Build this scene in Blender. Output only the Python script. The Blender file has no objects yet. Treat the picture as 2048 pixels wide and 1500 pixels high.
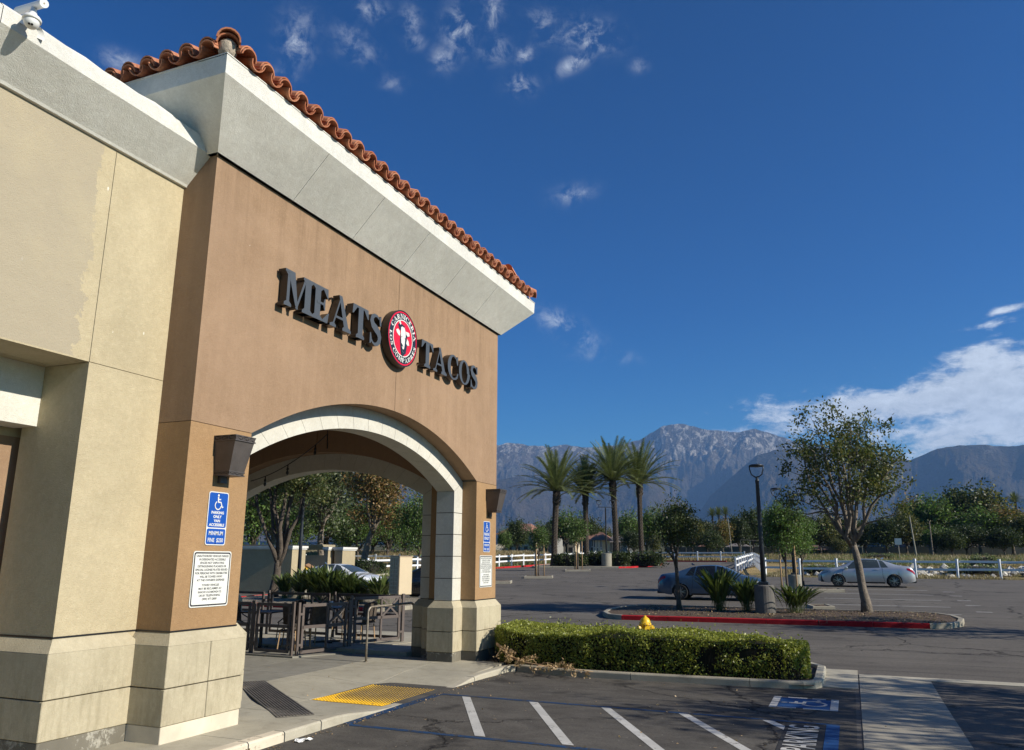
import bpy, math, random
from mathutils import Vector, Matrix, noise
import numpy as np
random.seed(7)
R = math.radians
PI = math.pi
scene = bpy.context.scene
COL = scene.collection
# ---------------------------------------------------------------- camera
YAW, PITCH, ROLL, FPX, CAMH = 0.39845, 0.23045, 0.00518, 1573.04, 2.2
cy_, sy_, cp_, sp_ = math.cos(YAW), math.sin(YAW), math.cos(PITCH), math.sin(PITCH)
fwd = Vector((-sy_*cp_, cy_*cp_, sp_)); rt = Vector((cy_, sy_, 0)); upv = rt.cross(fwd)
rr = rt*math.cos(ROLL)+upv*math.sin(ROLL); uu = -rt*math.sin(ROLL)+upv*math.cos(ROLL)
cam_d = bpy.data.cameras.new('camera'); cam = bpy.data.objects.new('camera', cam_d); COL.objects.link(cam)
M3 = Matrix((rr, uu, -fwd)).transposed()
cam.matrix_world = Matrix.Translation((0, 0, CAMH)) @ M3.to_4x4()
cam_d.sensor_width = 36; cam_d.lens = 36*FPX/2048; cam_d.clip_start = 0.1; cam_d.clip_end = 60000
scene.camera = cam
# ---------------------------------------------------------------- world, sun, exposure
SUN_EL = R(28.0)
SUN_AZ = R(-0.7)          # direction of the sun in the XY plane, measured from +X
sunv = Vector((math.cos(SUN_EL)*math.cos(SUN_AZ), math.cos(SUN_EL)*math.sin(SUN_AZ), math.sin(SUN_EL)))
scene.view_settings.view_transform = 'Standard'; scene.view_settings.look = 'None'
scene.view_settings.exposure = 0.57; scene.view_settings.gamma = 1; scene.view_settings.use_curve_mapping = False
world = bpy.data.worlds.new('World'); scene.world = world; world.use_nodes = True

class NT:
    """small helper for node trees"""
    def __init__(s, nt): s.nt = nt; nt.nodes.clear()
    def n(s, typ, ins=None, **kw):
        nd = s.nt.nodes.new(typ)
        for k, v in kw.items(): setattr(nd, k, v)
        if ins:
            for k, v in ins.items(): s.set(nd, k, v)
        return nd
    def set(s, nd, k, v):
        sock = nd.inputs[k]
        if isinstance(v, bpy.types.NodeSocket): s.nt.links.new(v, sock)
        elif isinstance(v, bpy.types.Node): s.nt.links.new(v.outputs[0], sock)
        else: sock.default_value = v
    def math(s, op, a, b=0.0, c=None, clamp=False):
        nd = s.n('ShaderNodeMath', operation=op, use_clamp=clamp)
        s.set(nd, 0, a); s.set(nd, 1, b)
        if c is not None: s.set(nd, 2, c)
        return nd.outputs[0]
    def mix(s, f, a, b, mode='MIX'):
        nd = s.n('ShaderNodeMix', data_type='RGBA', blend_type=mode)
        s.set(nd, 0, f); s.set(nd, 6, a); s.set(nd, 7, b)
        return nd.outputs[2]
    def ramp(s, f, pts, interp='LINEAR'):
        nd = s.n('ShaderNodeValToRGB'); cr = nd.color_ramp; cr.interpolation = interp
        while len(cr.elements) < len(pts): cr.elements.new(0.5)
        for e, (p, c) in zip(cr.elements, pts):
            e.position = p; e.color = (c, c, c, 1) if isinstance(c, (int, float)) else (*c[:3], 1)
        s.set(nd, 0, f)
        return nd.outputs[0]
    def maprange(s, v, a, b, c=0.0, d=1.0, smooth=False):
        nd = s.n('ShaderNodeMapRange', interpolation_type='SMOOTHSTEP' if smooth else 'LINEAR')
        s.set(nd, 0, v); s.set(nd, 1, a); s.set(nd, 2, b); s.set(nd, 3, c); s.set(nd, 4, d)
        return nd.outputs[0]
    def noise(s, vec, scale, detail=3, rough=.55, dist=0.0, out=0):
        nd = s.n('ShaderNodeTexNoise'); s.set(nd, 'Vector', vec)
        nd.inputs['Scale'].default_value = scale; nd.inputs['Detail'].default_value = detail
        nd.inputs['Roughness'].default_value = rough; nd.inputs['Distortion'].default_value = dist
        return nd.outputs[out]
    def map(s, vec, sc=(1, 1, 1), loc=(0, 0, 0), rot=(0, 0, 0)):
        nd = s.n('ShaderNodeMapping'); s.set(nd, 0, vec)
        nd.inputs['Scale'].default_value = sc; nd.inputs['Location'].default_value = loc; nd.inputs['Rotation'].default_value = rot
        return nd.outputs[0]

def pix_dir(px, py):
    return (fwd + rr*((px-1024)/FPX) - uu*((py-750)/FPX)).normalized()

def build_world():
    t = NT(world.node_tree)
    sky = t.n('ShaderNodeTexSky', sky_type='NISHITA', sun_disc=False, sun_elevation=SUN_EL,
              sun_rotation=math.atan2(sunv.x, sunv.y), altitude=400, air_density=1.0, dust_density=0.35, ozone_density=3.0)
    geo = t.n('ShaderNodeTexCoord').outputs['Generated']
    hs = t.n('ShaderNodeHueSaturation', {'Saturation': SKY_SAT, 'Value': SKY_VAL, 'Hue': 0.5, 'Color': sky.outputs[0]})
    gm = t.n('ShaderNodeGamma', {0: t.mix(1.0, hs.outputs[0], (.16, .16, .16, 1), 'MULTIPLY'), 1: 1.22})
    blue = t.mix(1.0, gm.outputs[0], (SKY_TINT[0]*6.4, SKY_TINT[1]*6.4, SKY_TINT[2]*6.4, 1), 'MULTIPLY')
    # clouds: placed by direction on the dome, broken up by noise
    nA = t.noise(geo, 9, 7, .62, .3); nB = t.noise(geo, 38, 5, .6, .4)
    sep = t.n('ShaderNodeSeparateXYZ', {0: geo})
    total = None
    def blob(px, py, rx, ry, amp, ang=0.0):
        d = pix_dir(px, py)
        az = math.atan2(d.x, d.y); el = math.asin(d.z)
        # local tangent coordinates on the dome
        e1 = Vector((math.cos(az), -math.sin(az), 0)); e2 = d.cross(e1)
        if e2.z < 0: e2 = -e2
        c, s_ = math.cos(ang), math.sin(ang)
        a1 = e1*c+e2*s_; a2 = -e1*s_+e2*c
        v1 = t.n('ShaderNodeVectorMath', {0: geo, 1: tuple(a1)}, operation='DOT_PRODUCT').outputs['Value']
        v2 = t.n('ShaderNodeVectorMath', {0: geo, 1: tuple(a2)}, operation='DOT_PRODUCT').outputs['Value']
        v3 = t.n('ShaderNodeVectorMath', {0: geo, 1: tuple(d)}, operation='DOT_PRODUCT').outputs['Value']
        q1 = t.math('MULTIPLY', v1, FPX/rx); q2 = t.math('MULTIPLY', v2, FPX/ry)
        r2 = t.math('ADD', t.math('MULTIPLY', q1, q1), t.math('MULTIPLY', q2, q2))
        g = t.math('EXPONENT', t.math('MULTIPLY', r2, -1.0))
        g = t.math('MULTIPLY', g, t.math('MULTIPLY', t.math('GREATER_THAN', v3, 0.0), amp))
        return g
    fine = None
    for b in CLOUD_FINE:
        b = (b[0], b[1], b[2]*.74, b[3]*.74, b[4]*.92, *b[5:]); g = blob(*b); fine = g if fine is None else t.math('MAXIMUM', fine, g)
    big = None
    for b in CLOUD_BIG:
        g = blob(*b); big = g if big is None else t.math('MAXIMUM', big, g)
    nC = t.noise(t.map(geo, (1.2, 1.2, 2.4)), 24, 8, .70, .25)
    nD = t.noise(t.map(geo, (1, 1, 3.5)), 8, 5, .6, .3)
    m1 = t.math('MULTIPLY', fine, t.maprange(t.math('ADD', t.math('MULTIPLY', nA, .3), t.math('MULTIPLY', t.noise(geo, 42, 7, .68, .35), .7)), .42, .64, 0, 1, True))
    nn = t.math('ADD', t.math('MULTIPLY', nC, .5), t.math('MULTIPLY', nD, .5))
    m2 = t.maprange(t.math('ADD', big, t.math('MULTIPLY', t.math('SUBTRACT', nn, .5), 2.6)), .30, .78, 0, .95, True)
    m2 = t.math('MULTIPLY', m2, t.maprange(big, .03, .25, 0, 1))
    m = t.math('MAXIMUM', m1, m2, clamp=True)
    cshade = t.maprange(nC, .35, .65, .78, 1.12)
    ccol = t.mix(1.0, (*CLOUD_COL, 1), t.n('ShaderNodeCombineXYZ', {0: cshade, 1: cshade, 2: cshade}).outputs[0], 'MULTIPLY')
    fin = t.mix(m, blue, ccol)
    bg = t.n('ShaderNodeBackground', {'Color': fin, 'Strength': SKY_STR})
    o = t.n('ShaderNodeOutputWorld'); t.nt.links.new(bg.outputs[0], o.inputs[0])
SKY_STR = 0.064; SKY_SAT = 1.5; SKY_VAL = 0.88; SKY_TINT = (0.52, 1.14, 1.24); CLOUD_COL = (8.3, 9.0, 9.9)
CLOUD_FINE = [(590, 88, 34, 42, .75), (242, 122, 34, 20, .55), (745, 20, 36, 22, .6), (820, 45, 22, 32, .55), (830, 82, 22, 16, .5), (920, 60, 34, 48, .85), (888, 118, 26, 26, .6),
              (985, 25, 22, 38, .7), (990, 100, 34, 26, .65), (1085, 45, 30, 34, .45, .8), (1100, 78, 26, 10, .6, .3), (1050, 108, 22, 18, .6, .6), (1180, 72, 60, 30, 1.0, -.2), (1155, 122, 48, 16, .8, .45),
              (1042, 170, 30, 22, .8), (1278, 130, 18, 16, .35), (1145, 388, 46, 20, .5, .2), (1120, 645, 56, 26, .75, -.4), (1160, 680, 60, 26, .6, -.4), (1215, 712, 70, 14, .4, -.1), (700, 75, 40, 30, .35), (720, 105, 50, 22, .35), (600, 45, 40, 30, .3), (785, 165, 26, 18, .3), (570, 150, 30, 16, .35)]
CLOUD_BIG = [(2050, 785, 210, 80, 1.1, .10), (1900, 800, 210, 52, 1.0, .06), (1760, 808, 230, 38, .85, .02), (1560, 830, 130, 20, .6, -.05), (1980, 860, 330, 60, .75, 0), (1700, 855, 240, 34, .62, 0), (1990, 648, 90, 12, .55, .1), (2020, 618, 50, 8, .5, .2), (1960, 712, 110, 30, .6, .25), (2380, 800, 400, 100, .9), (1470, 870, 120, 26, .45, .1)]
build_world()
sun_d = bpy.data.lights.new('sun', 'SUN'); sun = bpy.data.objects.new('sun', sun_d); COL.objects.link(sun)
sun_d.energy = 5.0; sun_d.angle = R(0.53); sun_d.color = (1.0, 0.93, 0.80)
sun.rotation_euler = sunv.to_track_quat('Z', 'Y').to_euler(); sun.location = (30, -5, 40)

# ---------------------------------------------------------------- geometry helpers
def g(y):
    if y < 14: return 0.0
    if y < 18: return .029*(y-14)**2/8
    if y < 46: return .058+.029*(y-18)
    if y < 200: return .87+.0236*(y-46)
    return 4.5+.02*(y-200)
def W(px, py, Y):
    """the point at depth Y seen at a pixel of the photograph (used while laying out far things)"""
    d = pix_dir(px, py); t = Y/d.y
    return Vector((0, 0, CAMH))+d*t
def WX(px, Y): return W(px, 1110, Y).x

class MB:
    def __init__(s): s.v = []; s.f = []; s.m = []
    def add(s, vs, fs, mi=0):
        o = len(s.v); s.v.extend([tuple(p) for p in vs]); s.f.extend([tuple(i+o for i in f) for f in fs]); s.m.extend([mi]*len(fs))
        return s
    def box(s, a, b, mi=0, rot=0, piv=None):
        x0, y0, z0 = a; x1, y1, z1 = b
        vs = [(x0, y0, z0), (x1, y0, z0), (x1, y1, z0), (x0, y1, z0), (x0, y0, z1), (x1, y0, z1), (x1, y1, z1), (x0, y1, z1)]
        if rot:
            p = piv or ((x0+x1)/2, (y0+y1)/2); c, sn = math.cos(rot), math.sin(rot)
            vs = [(p[0]+(x-p[0])*c-(y-p[1])*sn, p[1]+(x-p[0])*sn+(y-p[1])*c, z) for x, y, z in vs]
        return s.add(vs, [(0, 3, 2, 1), (4, 5, 6, 7), (0, 1, 5, 4), (1, 2, 6, 5), (2, 3, 7, 6), (3, 0, 4, 7)], mi)
    def bbox(s, a, b, bev=.01, mi=0):
        """box with chamfered vertical and horizontal edges"""
        x0, y0, z0 = a; x1, y1, z1 = b; e = bev
        vs = []
        for (z, k) in ((z0, e), (z0+e, 0), (z1-e, 0), (z1, e)):
            vs += [(x0+k+e, y0+k, z), (x1-k-e, y0+k, z), (x1-k, y0+k+e, z), (x1-k, y1-k-e, z), (x1-k-e, y1-k, z), (x0+k+e, y1-k, z), (x0+k, y1-k-e, z), (x0+k, y0+k+e, z)]
        fs = [tuple(range(7, -1, -1)), tuple(range(24, 32))]
        for r in range(3):
            for i in range(8):
                j = (i+1) % 8; fs.append((r*8+i, r*8+j, (r+1)*8+j, (r+1)*8+i))
        return s.add(vs, fs, mi)
    def cyl(s, p, q, r0, r1=None, n=10, cap=True, mi=0):
        p, q = Vector(p), Vector(q); r1 = r0 if r1 is None else r1
        d = (q-p).normalized() if (q-p).length > 1e-9 else Vector((0, 0, 1))
        a = d.orthogonal().normalized(); b = d.cross(a)
        vs = []
        for c, r in ((p, r0), (q, r1)):
            for i in range(n):
                t = 2*PI*i/n; vs.append(c+a*math.cos(t)*r+b*math.sin(t)*r)
        fs = [(i, (i+1) % n, n+(i+1) % n, n+i) for i in range(n)]
        if cap: fs += [tuple(range(n-1, -1, -1)), tuple(range(n, 2*n))]
        return s.add(vs, fs, mi)
    def tube(s, pts, rs, n=8, mi=0, cap=True):
        pts = [Vector(p) for p in pts]
        if not hasattr(rs, '__len__'): rs = [rs]*len(pts)
        vs = []; prev = None
        for k, p in enumerate(pts):
            d = (pts[min(k+1, len(pts)-1)]-pts[max(k-1, 0)]).normalized()
            a = d.orthogonal().normalized() if prev is None else (prev-d*prev.dot(d)).normalized()
            prev = a; b = d.cross(a)
            for i in range(n):
                t = 2*PI*i/n; vs.append(p+a*math.cos(t)*rs[k]+b*math.sin(t)*rs[k])
        fs = []
        for k in range(len(pts)-1):
            for i in range(n):
                j = (i+1) % n; fs.append((k*n+i, k*n+j, (k+1)*n+j, (k+1)*n+i))
        if cap: fs += [tuple(range(n-1, -1, -1)), tuple(range((len(pts)-1)*n, len(pts)*n))]
        return s.add(vs, fs, mi)
    def lathe(s, prof, c=(0, 0, 0), n=20, mi=0):
        vs = []
        for r, z in prof:
            for i in range(n):
                t = 2*PI*i/n; vs.append((c[0]+r*math.cos(t), c[1]+r*math.sin(t), c[2]+z))
        fs = []
        for k in range(len(prof)-1):
            for i in range(n):
                j = (i+1) % n; fs.append((k*n+i, k*n+j, (k+1)*n+j, (k+1)*n+i))
        if prof[0][0] > 1e-4: fs.append(tuple(range(n-1, -1, -1)))
        if prof[-1][0] > 1e-4: fs.append(tuple(range((len(prof)-1)*n, len(prof)*n)))
        return s.add(vs, fs, mi)
    def prism(s, poly, fn, w0, w1, mi=0, back=False):
        """polygon (u,v) extruded from w0 to w1 through fn(u,v,w)"""
        n = len(poly)
        vs = [fn(u, v, w1) for u, v in poly]+[fn(u, v, w0) for u, v in poly]
        fs = [tuple(range(n))]+[(i, n+i, n+(i+1) % n, (i+1) % n) for i in range(n)]
        if back: fs.append(tuple(range(2*n-1, n-1, -1)))
        return s.add(vs, fs, mi)
    def grid(s, rows, closed=False, mi=0):
        """rows of equal numbers of points"""
        n = len(rows[0]); vs = [p for r in rows for p in r]; fs = []
        for k in range(len(rows)-1):
            for i in range(n if closed else n-1):
                j = (i+1) % n; fs.append((k*n+i, k*n+j, (k+1)*n+j, (k+1)*n+i))
        return s.add(vs, fs, mi)
    def mesh(s, name, mats, off=None, smooth=False):
        me = bpy.data.meshes.new(name)
        v = s.v
        if off is not None and (off[0] or off[1] or off[2]): v = [(x-off[0], y-off[1], z-off[2]) for x, y, z in v]
        me.from_pydata(v, [], s.f)
        if not isinstance(mats, (list, tuple)): mats = [mats]
        for m in mats: me.materials.append(m)
        if len(mats) > 1: me.polygons.foreach_set('material_index', s.m)
        if smooth: me.polygons.foreach_set('use_smooth', [True]*len(me.polygons))
        me.update(); return me
    def build(s, name, mats, parent=None, smooth=False, world=False):
        """world=True: the coordinates are world ones; take the root's location off"""
        off = None
        if world and parent is not None:
            r = parent
            while r.parent: r = r.parent
            off = r.location
        me = s.mesh(name, mats, off, smooth)
        o = bpy.data.objects.new(name, me); COL.objects.link(o); o.parent = parent
        return o
def smooth_angle(o, deg=35):
    """mark sharp edges by angle on a smooth shaded mesh"""
    me = o.data
    import bmesh
    bm = bmesh.new(); bm.from_mesh(me)
    bmesh.ops.recalc_face_normals(bm, faces=bm.faces)
    for e in bm.edges:
        if len(e.link_faces) == 2 and e.calc_face_angle(0) > R(deg): e.smooth = False
    for f in bm.faces: f.smooth = True
    bm.to_mesh(me); bm.free()
def recalc(o):
    import bmesh
    bm = bmesh.new(); bm.from_mesh(o.data); bmesh.ops.recalc_face_normals(bm, faces=bm.faces); bm.to_mesh(o.data); bm.free()
def tag(o, label=None, cat=None, group=None, kind=None):
    if label: o['label'] = label
    if cat: o['category'] = cat
    if group: o['group'] = group
    if kind: o['kind'] = kind
    return o
def thing(name, label, cat, loc=(0, 0, 0), rz=0, group=None):
    o = bpy.data.objects.new(name, None); COL.objects.link(o); o.location = loc; o.rotation_euler = (0, 0, rz)
    o.empty_display_size = .2
    return tag(o, label, cat, group)
def ob(name, me, parent=None, loc=(0, 0, 0), rot=(0, 0, 0), sc=(1, 1, 1)):
    o = bpy.data.objects.new(name, me); COL.objects.link(o); o.parent = parent
    o.location = loc; o.rotation_euler = rot; o.scale = sc
    return o
def kids(o): return [c for c in bpy.data.objects if c.parent == o]
def copy_tree(o, parent=None):
    c = o.copy(); COL.objects.link(c); c.parent = parent
    for ch in kids(o): copy_tree(ch, c)
    return c
def dup(o, label, loc, rz=0, sc=None, group=None):
    c = copy_tree(o); c.location = loc; c.rotation_euler = (0, 0, rz); c['label'] = label
    if sc: c.scale = (sc, sc, sc) if not hasattr(sc, '__len__') else sc
    if group: c['group'] = group
    return c
def struct(o): o['kind'] = 'structure'; return o

# ---------------------------------------------------------------- materials
def newmat(name):
    m = bpy.data.materials.new(name); m.use_nodes = True; return m, NT(m.node_tree)
def finish(t, bsdf, disp=None):
    o = t.n('ShaderNodeOutputMaterial'); t.nt.links.new(bsdf, o.inputs[0])
def c4(c, k=1.0): return (min(c[0]*k, 1), min(c[1]*k, 1), min(c[2]*k, 1), 1)
def mat(name, col, rough=.8, var=.12, scale=1.5, bump=0.0, bscale=60, metal=0.0, fine=.05, fscale=90, spec=.5, rand=0.0, coat=0.0, streak=0.0, island=0.0, col2=None):
    m, t = newmat(name)
    co = t.n('ShaderNodeTexCoord').outputs['Object']
    n1 = t.noise(co, scale, 5, .6, .3); n2 = t.noise(co, fscale, 3)
    f = t.maprange(n1, .3, .7, 0, 1)
    c = t.mix(f, c4(col, 1-var), c4(col2 if col2 else col, 1+var))
    if fine:
        k = t.maprange(n2, .3, .7, 1-fine, 1+fine); c = t.mix(1.0, c, t.n('ShaderNodeCombineXYZ', {0: k, 1: k, 2: k}).outputs[0], 'MULTIPLY')
    if streak:
        ns = t.noise(t.map(co, (3.5, 3.5, .25)), 1.3, 4, .6); k = t.maprange(ns, .45, .75, 1, 1-streak)
        c = t.mix(1.0, c, t.n('ShaderNodeCombineXYZ', {0: k, 1: k, 2: k}).outputs[0], 'MULTIPLY')
    if rand or island:
        src = t.n('ShaderNodeObjectInfo').outputs['Random'] if rand else t.n('ShaderNodeNewGeometry').outputs['Random Per Island']
        a = rand or island; k = t.maprange(src, 0, 1, 1-a, 1+a)
        c = t.mix(1.0, c, t.n('ShaderNodeCombineXYZ', {0: k, 1: k, 2: k}).outputs[0], 'MULTIPLY')
    b = t.n('ShaderNodeBsdfPrincipled', {'Base Color': c, 'Roughness': rough, 'Metallic': metal, 'Specular IOR Level': spec, 'Coat Weight': coat})
    if bump:
        nb = t.noise(co, bscale, 4, .65)
        bp = t.n('ShaderNodeBump', {'Height': nb, 'Strength': 1.0, 'Distance': bump}); t.set(b, 'Normal', bp.outputs[0])
    finish(t, b.outputs[0]); return m
def mat_leaf(name, col, col2, trans=.3, rough=.5, island=.35):
    m, t = newmat(name)
    co = t.n('ShaderNodeTexCoord').outputs['Object']
    rnd = t.n('ShaderNodeNewGeometry').outputs['Random Per Island']
    n1 = t.noise(co, .9, 3)
    f = t.math('ADD', t.math('MULTIPLY', rnd, .6), t.maprange(n1, .3, .7, 0, .4))
    c = t.mix(f, c4(col), c4(col2))
    k = t.maprange(t.math('FRACT', t.math('MULTIPLY', rnd, 17.3)), 0, 1, 1-island, 1+island)
    c = t.mix(1.0, c, t.n('ShaderNodeCombineXYZ', {0: k, 1: k, 2: k}).outputs[0], 'MULTIPLY')
    b = t.n('ShaderNodeBsdfPrincipled', {'Base Color': c, 'Roughness': rough, 'Specular IOR Level': .35})
    tr = t.n('ShaderNodeBsdfTranslucent', {'Color': t.mix(.5, c, c4((col2[0]*1.6, col2[1]*1.8, col2[2]*.8)))})
    mx = t.n('ShaderNodeMixShader', {0: trans, 1: b.outputs[0], 2: tr.outputs[0]})
    finish(t, mx.outputs[0]); return m

def mat_stucco(name, col, fleck=True, patch=False, streak=.0, grit=.006, dirt=0.0):
    m, t = newmat(name)
    co = t.n('ShaderNodeTexCoord').outputs['Object']; wp = t.n('ShaderNodeNewGeometry').outputs['Position']
    c = t.mix(t.maprange(t.noise(wp, .7, 5, .6, .4), .3, .7), c4(col, .86), c4(col, 1.12))
    c = t.mix(t.maprange(t.noise(wp, 4.5, 5, .65), .35, .75, 0, .4), c, c4((col[0]*.74, col[1]*.70, col[2]*.66)))
    c = t.mix(t.maprange(t.noise(wp, 130, 3, .7), .35, .7, 0, .38), c, c4(col, .55))
    c = t.mix(t.maprange(t.noise(wp, 22, 6, .75), .42, .7, 0, .34), c, c4(col, .66))
    c = t.mix(t.maprange(t.noise(t.map(wp, (1, 1, 1), (5, 3, 9)), 17, 6, .75), .5, .72, 0, .30), c, c4((col[0]*1.22, col[1]*1.24, col[2]*1.3)))
    if streak:
        ns = t.noise(t.map(wp, (5, 5, .35)), 1.2, 5, .6); c = t.mix(t.maprange(ns, .42, .72, 0, streak), c, c4((col[0]*1.28, col[1]*1.3, col[2]*1.35)))
        ns = t.noise(t.map(wp, (7, 7, .3), (3, 1, 0)), 1.6, 5, .6); c = t.mix(t.maprange(ns, .5, .75, 0, streak*.8), c, c4(col, .7))
    if dirt:
        sz = t.n('ShaderNodeSeparateXYZ', {0: wp}).outputs[2]
        ns = t.noise(t.map(wp, (6, 6, 1.2)), 1.6, 6, .7)
        dm = t.math('MULTIPLY', t.maprange(ns, .46, .66, 0, 1), t.math('ADD', t.maprange(sz, .3, 1.3, .9, .25), t.math('MULTIPLY', t.maprange(t.math('ABSOLUTE', t.math('SUBTRACT', sz, .72)), 0, .14, 1, 0), .5)))
        c = t.mix(t.math('MULTIPLY', dm, dirt), c, c4((col[0]*.36, col[1]*.34, col[2]*.28)))
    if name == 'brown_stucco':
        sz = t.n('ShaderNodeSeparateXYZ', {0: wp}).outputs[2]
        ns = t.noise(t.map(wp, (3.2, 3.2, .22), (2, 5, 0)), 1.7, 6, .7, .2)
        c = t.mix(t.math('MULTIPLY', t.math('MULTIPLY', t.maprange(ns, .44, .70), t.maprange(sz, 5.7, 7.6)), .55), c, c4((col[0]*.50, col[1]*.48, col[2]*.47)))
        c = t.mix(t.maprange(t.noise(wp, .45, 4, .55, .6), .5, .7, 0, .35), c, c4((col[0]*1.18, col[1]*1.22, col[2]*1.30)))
    if fleck:
        vo = t.n('ShaderNodeTexVoronoi'); t.set(vo, 'Vector', t.map(wp, (1, 1, .45))); vo.inputs['Scale'].default_value = 3.0
        rc = t.n('ShaderNodeSeparateColor', {0: vo.outputs['Color']})
        fl = t.math('MULTIPLY', t.math('LESS_THAN', vo.outputs['Distance'], .035), t.math('GREATER_THAN', rc.outputs[0], .35))
        c = t.mix(t.math('MULTIPLY', fl, .8), c, (.75, .72, .62, 1))
    if patch:
        sp = t.n('ShaderNodeSeparateXYZ', {0: wp})
        ed = t.math('ADD', sp.outputs[1], t.math('MULTIPLY', t.math('SUBTRACT', t.noise(wp, 3.2, 5, .8), .5), .55))
        pm = t.math('MULTIPLY', t.math('LESS_THAN', ed, 6.18), t.math('GREATER_THAN', sp.outputs[2], 4.47))
        c = t.mix(t.math('MULTIPLY', pm, .85), c, c4((col[0]*.70, col[1]*.71, col[2]*.80)))
        c = t.mix(t.math('MULTIPLY', pm, t.maprange(t.noise(wp, 1.1, 4, .6), .5, .7, 0, .35)), c, c4(col, .9))
    b = t.n('ShaderNodeBsdfPrincipled', {'Base Color': c, 'Roughness': .92, 'Specular IOR Level': .25})
    h = t.math('ADD', t.noise(wp, 75, 3, .65), t.math('MULTIPLY', t.noise(wp, 2.2, 3), 2.5))
    bp = t.n('ShaderNodeBump', {'Height': h, 'Strength': 1.0, 'Distance': grit*1.6}); t.set(b, 'Normal', bp.outputs[0])
    finish(t, b.outputs[0]); return m

def mat_asphalt():
    m, t = newmat('asphalt')
    p = t.n('ShaderNodeNewGeometry').outputs['Position']
    sp = t.n('ShaderNodeSeparateXYZ', {0: p})
    c = t.mix(t.maprange(t.noise(p, .22, 6, .62, .4), .32, .68), (.095, .084, .073, 1), (.160, .143, .122, 1))
    # worn streaks along the driving direction
    st = t.noise(t.map(p, (.10, 1.3, 1)), 1.5, 6, .65, .3)
    c = t.mix(t.maprange(st, .42, .66, 0, .55), c, (.185, .166, .142, 1))
    st2 = t.noise(t.map(p, (.16, 2.6, 1), (7, 3, 0)), 1.1, 5, .6)
    c = t.mix(t.maprange(st2, .52, .68, 0, .55), c, (.042, .039, .038, 1))
    # old slurry coat in the stall by the walk is darker
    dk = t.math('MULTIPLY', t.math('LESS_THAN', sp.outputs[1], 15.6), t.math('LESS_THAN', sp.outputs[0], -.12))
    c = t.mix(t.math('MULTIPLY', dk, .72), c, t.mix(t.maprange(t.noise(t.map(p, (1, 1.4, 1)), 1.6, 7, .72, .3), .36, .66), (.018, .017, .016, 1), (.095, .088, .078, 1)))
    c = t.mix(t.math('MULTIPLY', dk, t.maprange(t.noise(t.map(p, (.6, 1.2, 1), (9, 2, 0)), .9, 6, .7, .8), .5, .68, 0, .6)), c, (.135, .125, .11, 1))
    # aggregate
    ag = t.noise(p, 70, 3, .7); c = t.mix(t.maprange(ag, .35, .7, 0, .5), c, (.17, .16, .145, 1))
    ag2 = t.noise(p, 26, 5, .8); c = t.mix(t.maprange(ag2, .5, .66, 0, .55), c, (.022, .02, .02, 1))
    vs = t.n('ShaderNodeTexVoronoi'); t.set(vs, 'Vector', p); vs.inputs['Scale'].default_value = 9
    c = t.mix(t.math('MULTIPLY', t.math('LESS_THAN', vs.outputs['Distance'], .09), t.maprange(t.n('ShaderNodeSeparateColor', {0: vs.outputs['Color']}).outputs[1], .8, .85)), c, (.30, .28, .24, 1))
    # oil spots and cracks
    oil = t.noise(p, .9, 3, .5, .2); c = t.mix(t.maprange(oil, .62, .70, 0, .6), c, (.02, .019, .019, 1))
    wq = t.n('ShaderNodeVectorMath', {0: p, 1: t.n('ShaderNodeVectorMath', {0: t.noise(p, .8, 5, .7, 0, 1), 1: (1.6, 1.6, 1.6)}, operation='MULTIPLY').outputs[0]}, operation='ADD').outputs[0]
    cr = t.n('ShaderNodeTexVoronoi', feature='DISTANCE_TO_EDGE'); t.set(cr, 'Vector', t.map(wq, (.16, .22, 0))); cr.inputs['Scale'].default_value = 1.0
    gate = t.maprange(t.noise(p, .13, 2), .40, .47)
    crm = t.math('MULTIPLY', t.maprange(cr.outputs['Distance'], .0, .009, 1, 0), gate)
    c = t.mix(t.math('MULTIPLY', crm, .8), c, (.012, .011, .011, 1))
    b = t.n('ShaderNodeBsdfPrincipled', {'Base Color': c, 'Roughness': .93, 'Specular IOR Level': .12})
    bp = t.n('ShaderNodeBump', {'Height': t.math('ADD', t.noise(p, 90, 3, .7), t.math('MULTIPLY', crm, -2.0)), 'Strength': .8, 'Distance': .006}); t.set(b, 'Normal', bp.outputs[0])
    finish(t, b.outputs[0]); return m
def mat_concrete(name='concrete', col=(.40, .37, .30), grime=.5):
    m, t = newmat(name)
    p = t.n('ShaderNodeNewGeometry').outputs['Position']
    c = t.mix(t.maprange(t.noise(p, .8, 6, .65, .4), .3, .7), c4(col, .78), c4(col, 1.12))
    c = t.mix(t.maprange(t.noise(p, 3.1, 7, .7, .8), .5, .72, 0, grime), c, c4((col[0]*.5, col[1]*.48, col[2]*.45)))
    c = t.mix(t.maprange(t.noise(p, 60, 3), .4, .7, 0, .35), c, c4(col, .62))
    vs = t.n('ShaderNodeTexVoronoi'); t.set(vs, 'Vector', p); vs.inputs['Scale'].default_value = 5
    c = t.mix(t.math('MULTIPLY', t.math('LESS_THAN', vs.outputs['Distance'], .07), t.maprange(t.n('ShaderNodeSeparateColor', {0: vs.outputs['Color']}).outputs[1], .6, .65, 0, .5)), c, c4((col[0]*.35, col[1]*.33, col[2]*.3)))
    b = t.n('ShaderNodeBsdfPrincipled', {'Base Color': c, 'Roughness': .9, 'Specular IOR Level': .25})
    bp = t.n('ShaderNodeBump', {'Height': t.noise(p, 45, 5, .7), 'Strength': .7, 'Distance': .004}); t.set(b, 'Normal', bp.outputs[0])
    finish(t, b.outputs[0]); return m
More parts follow.
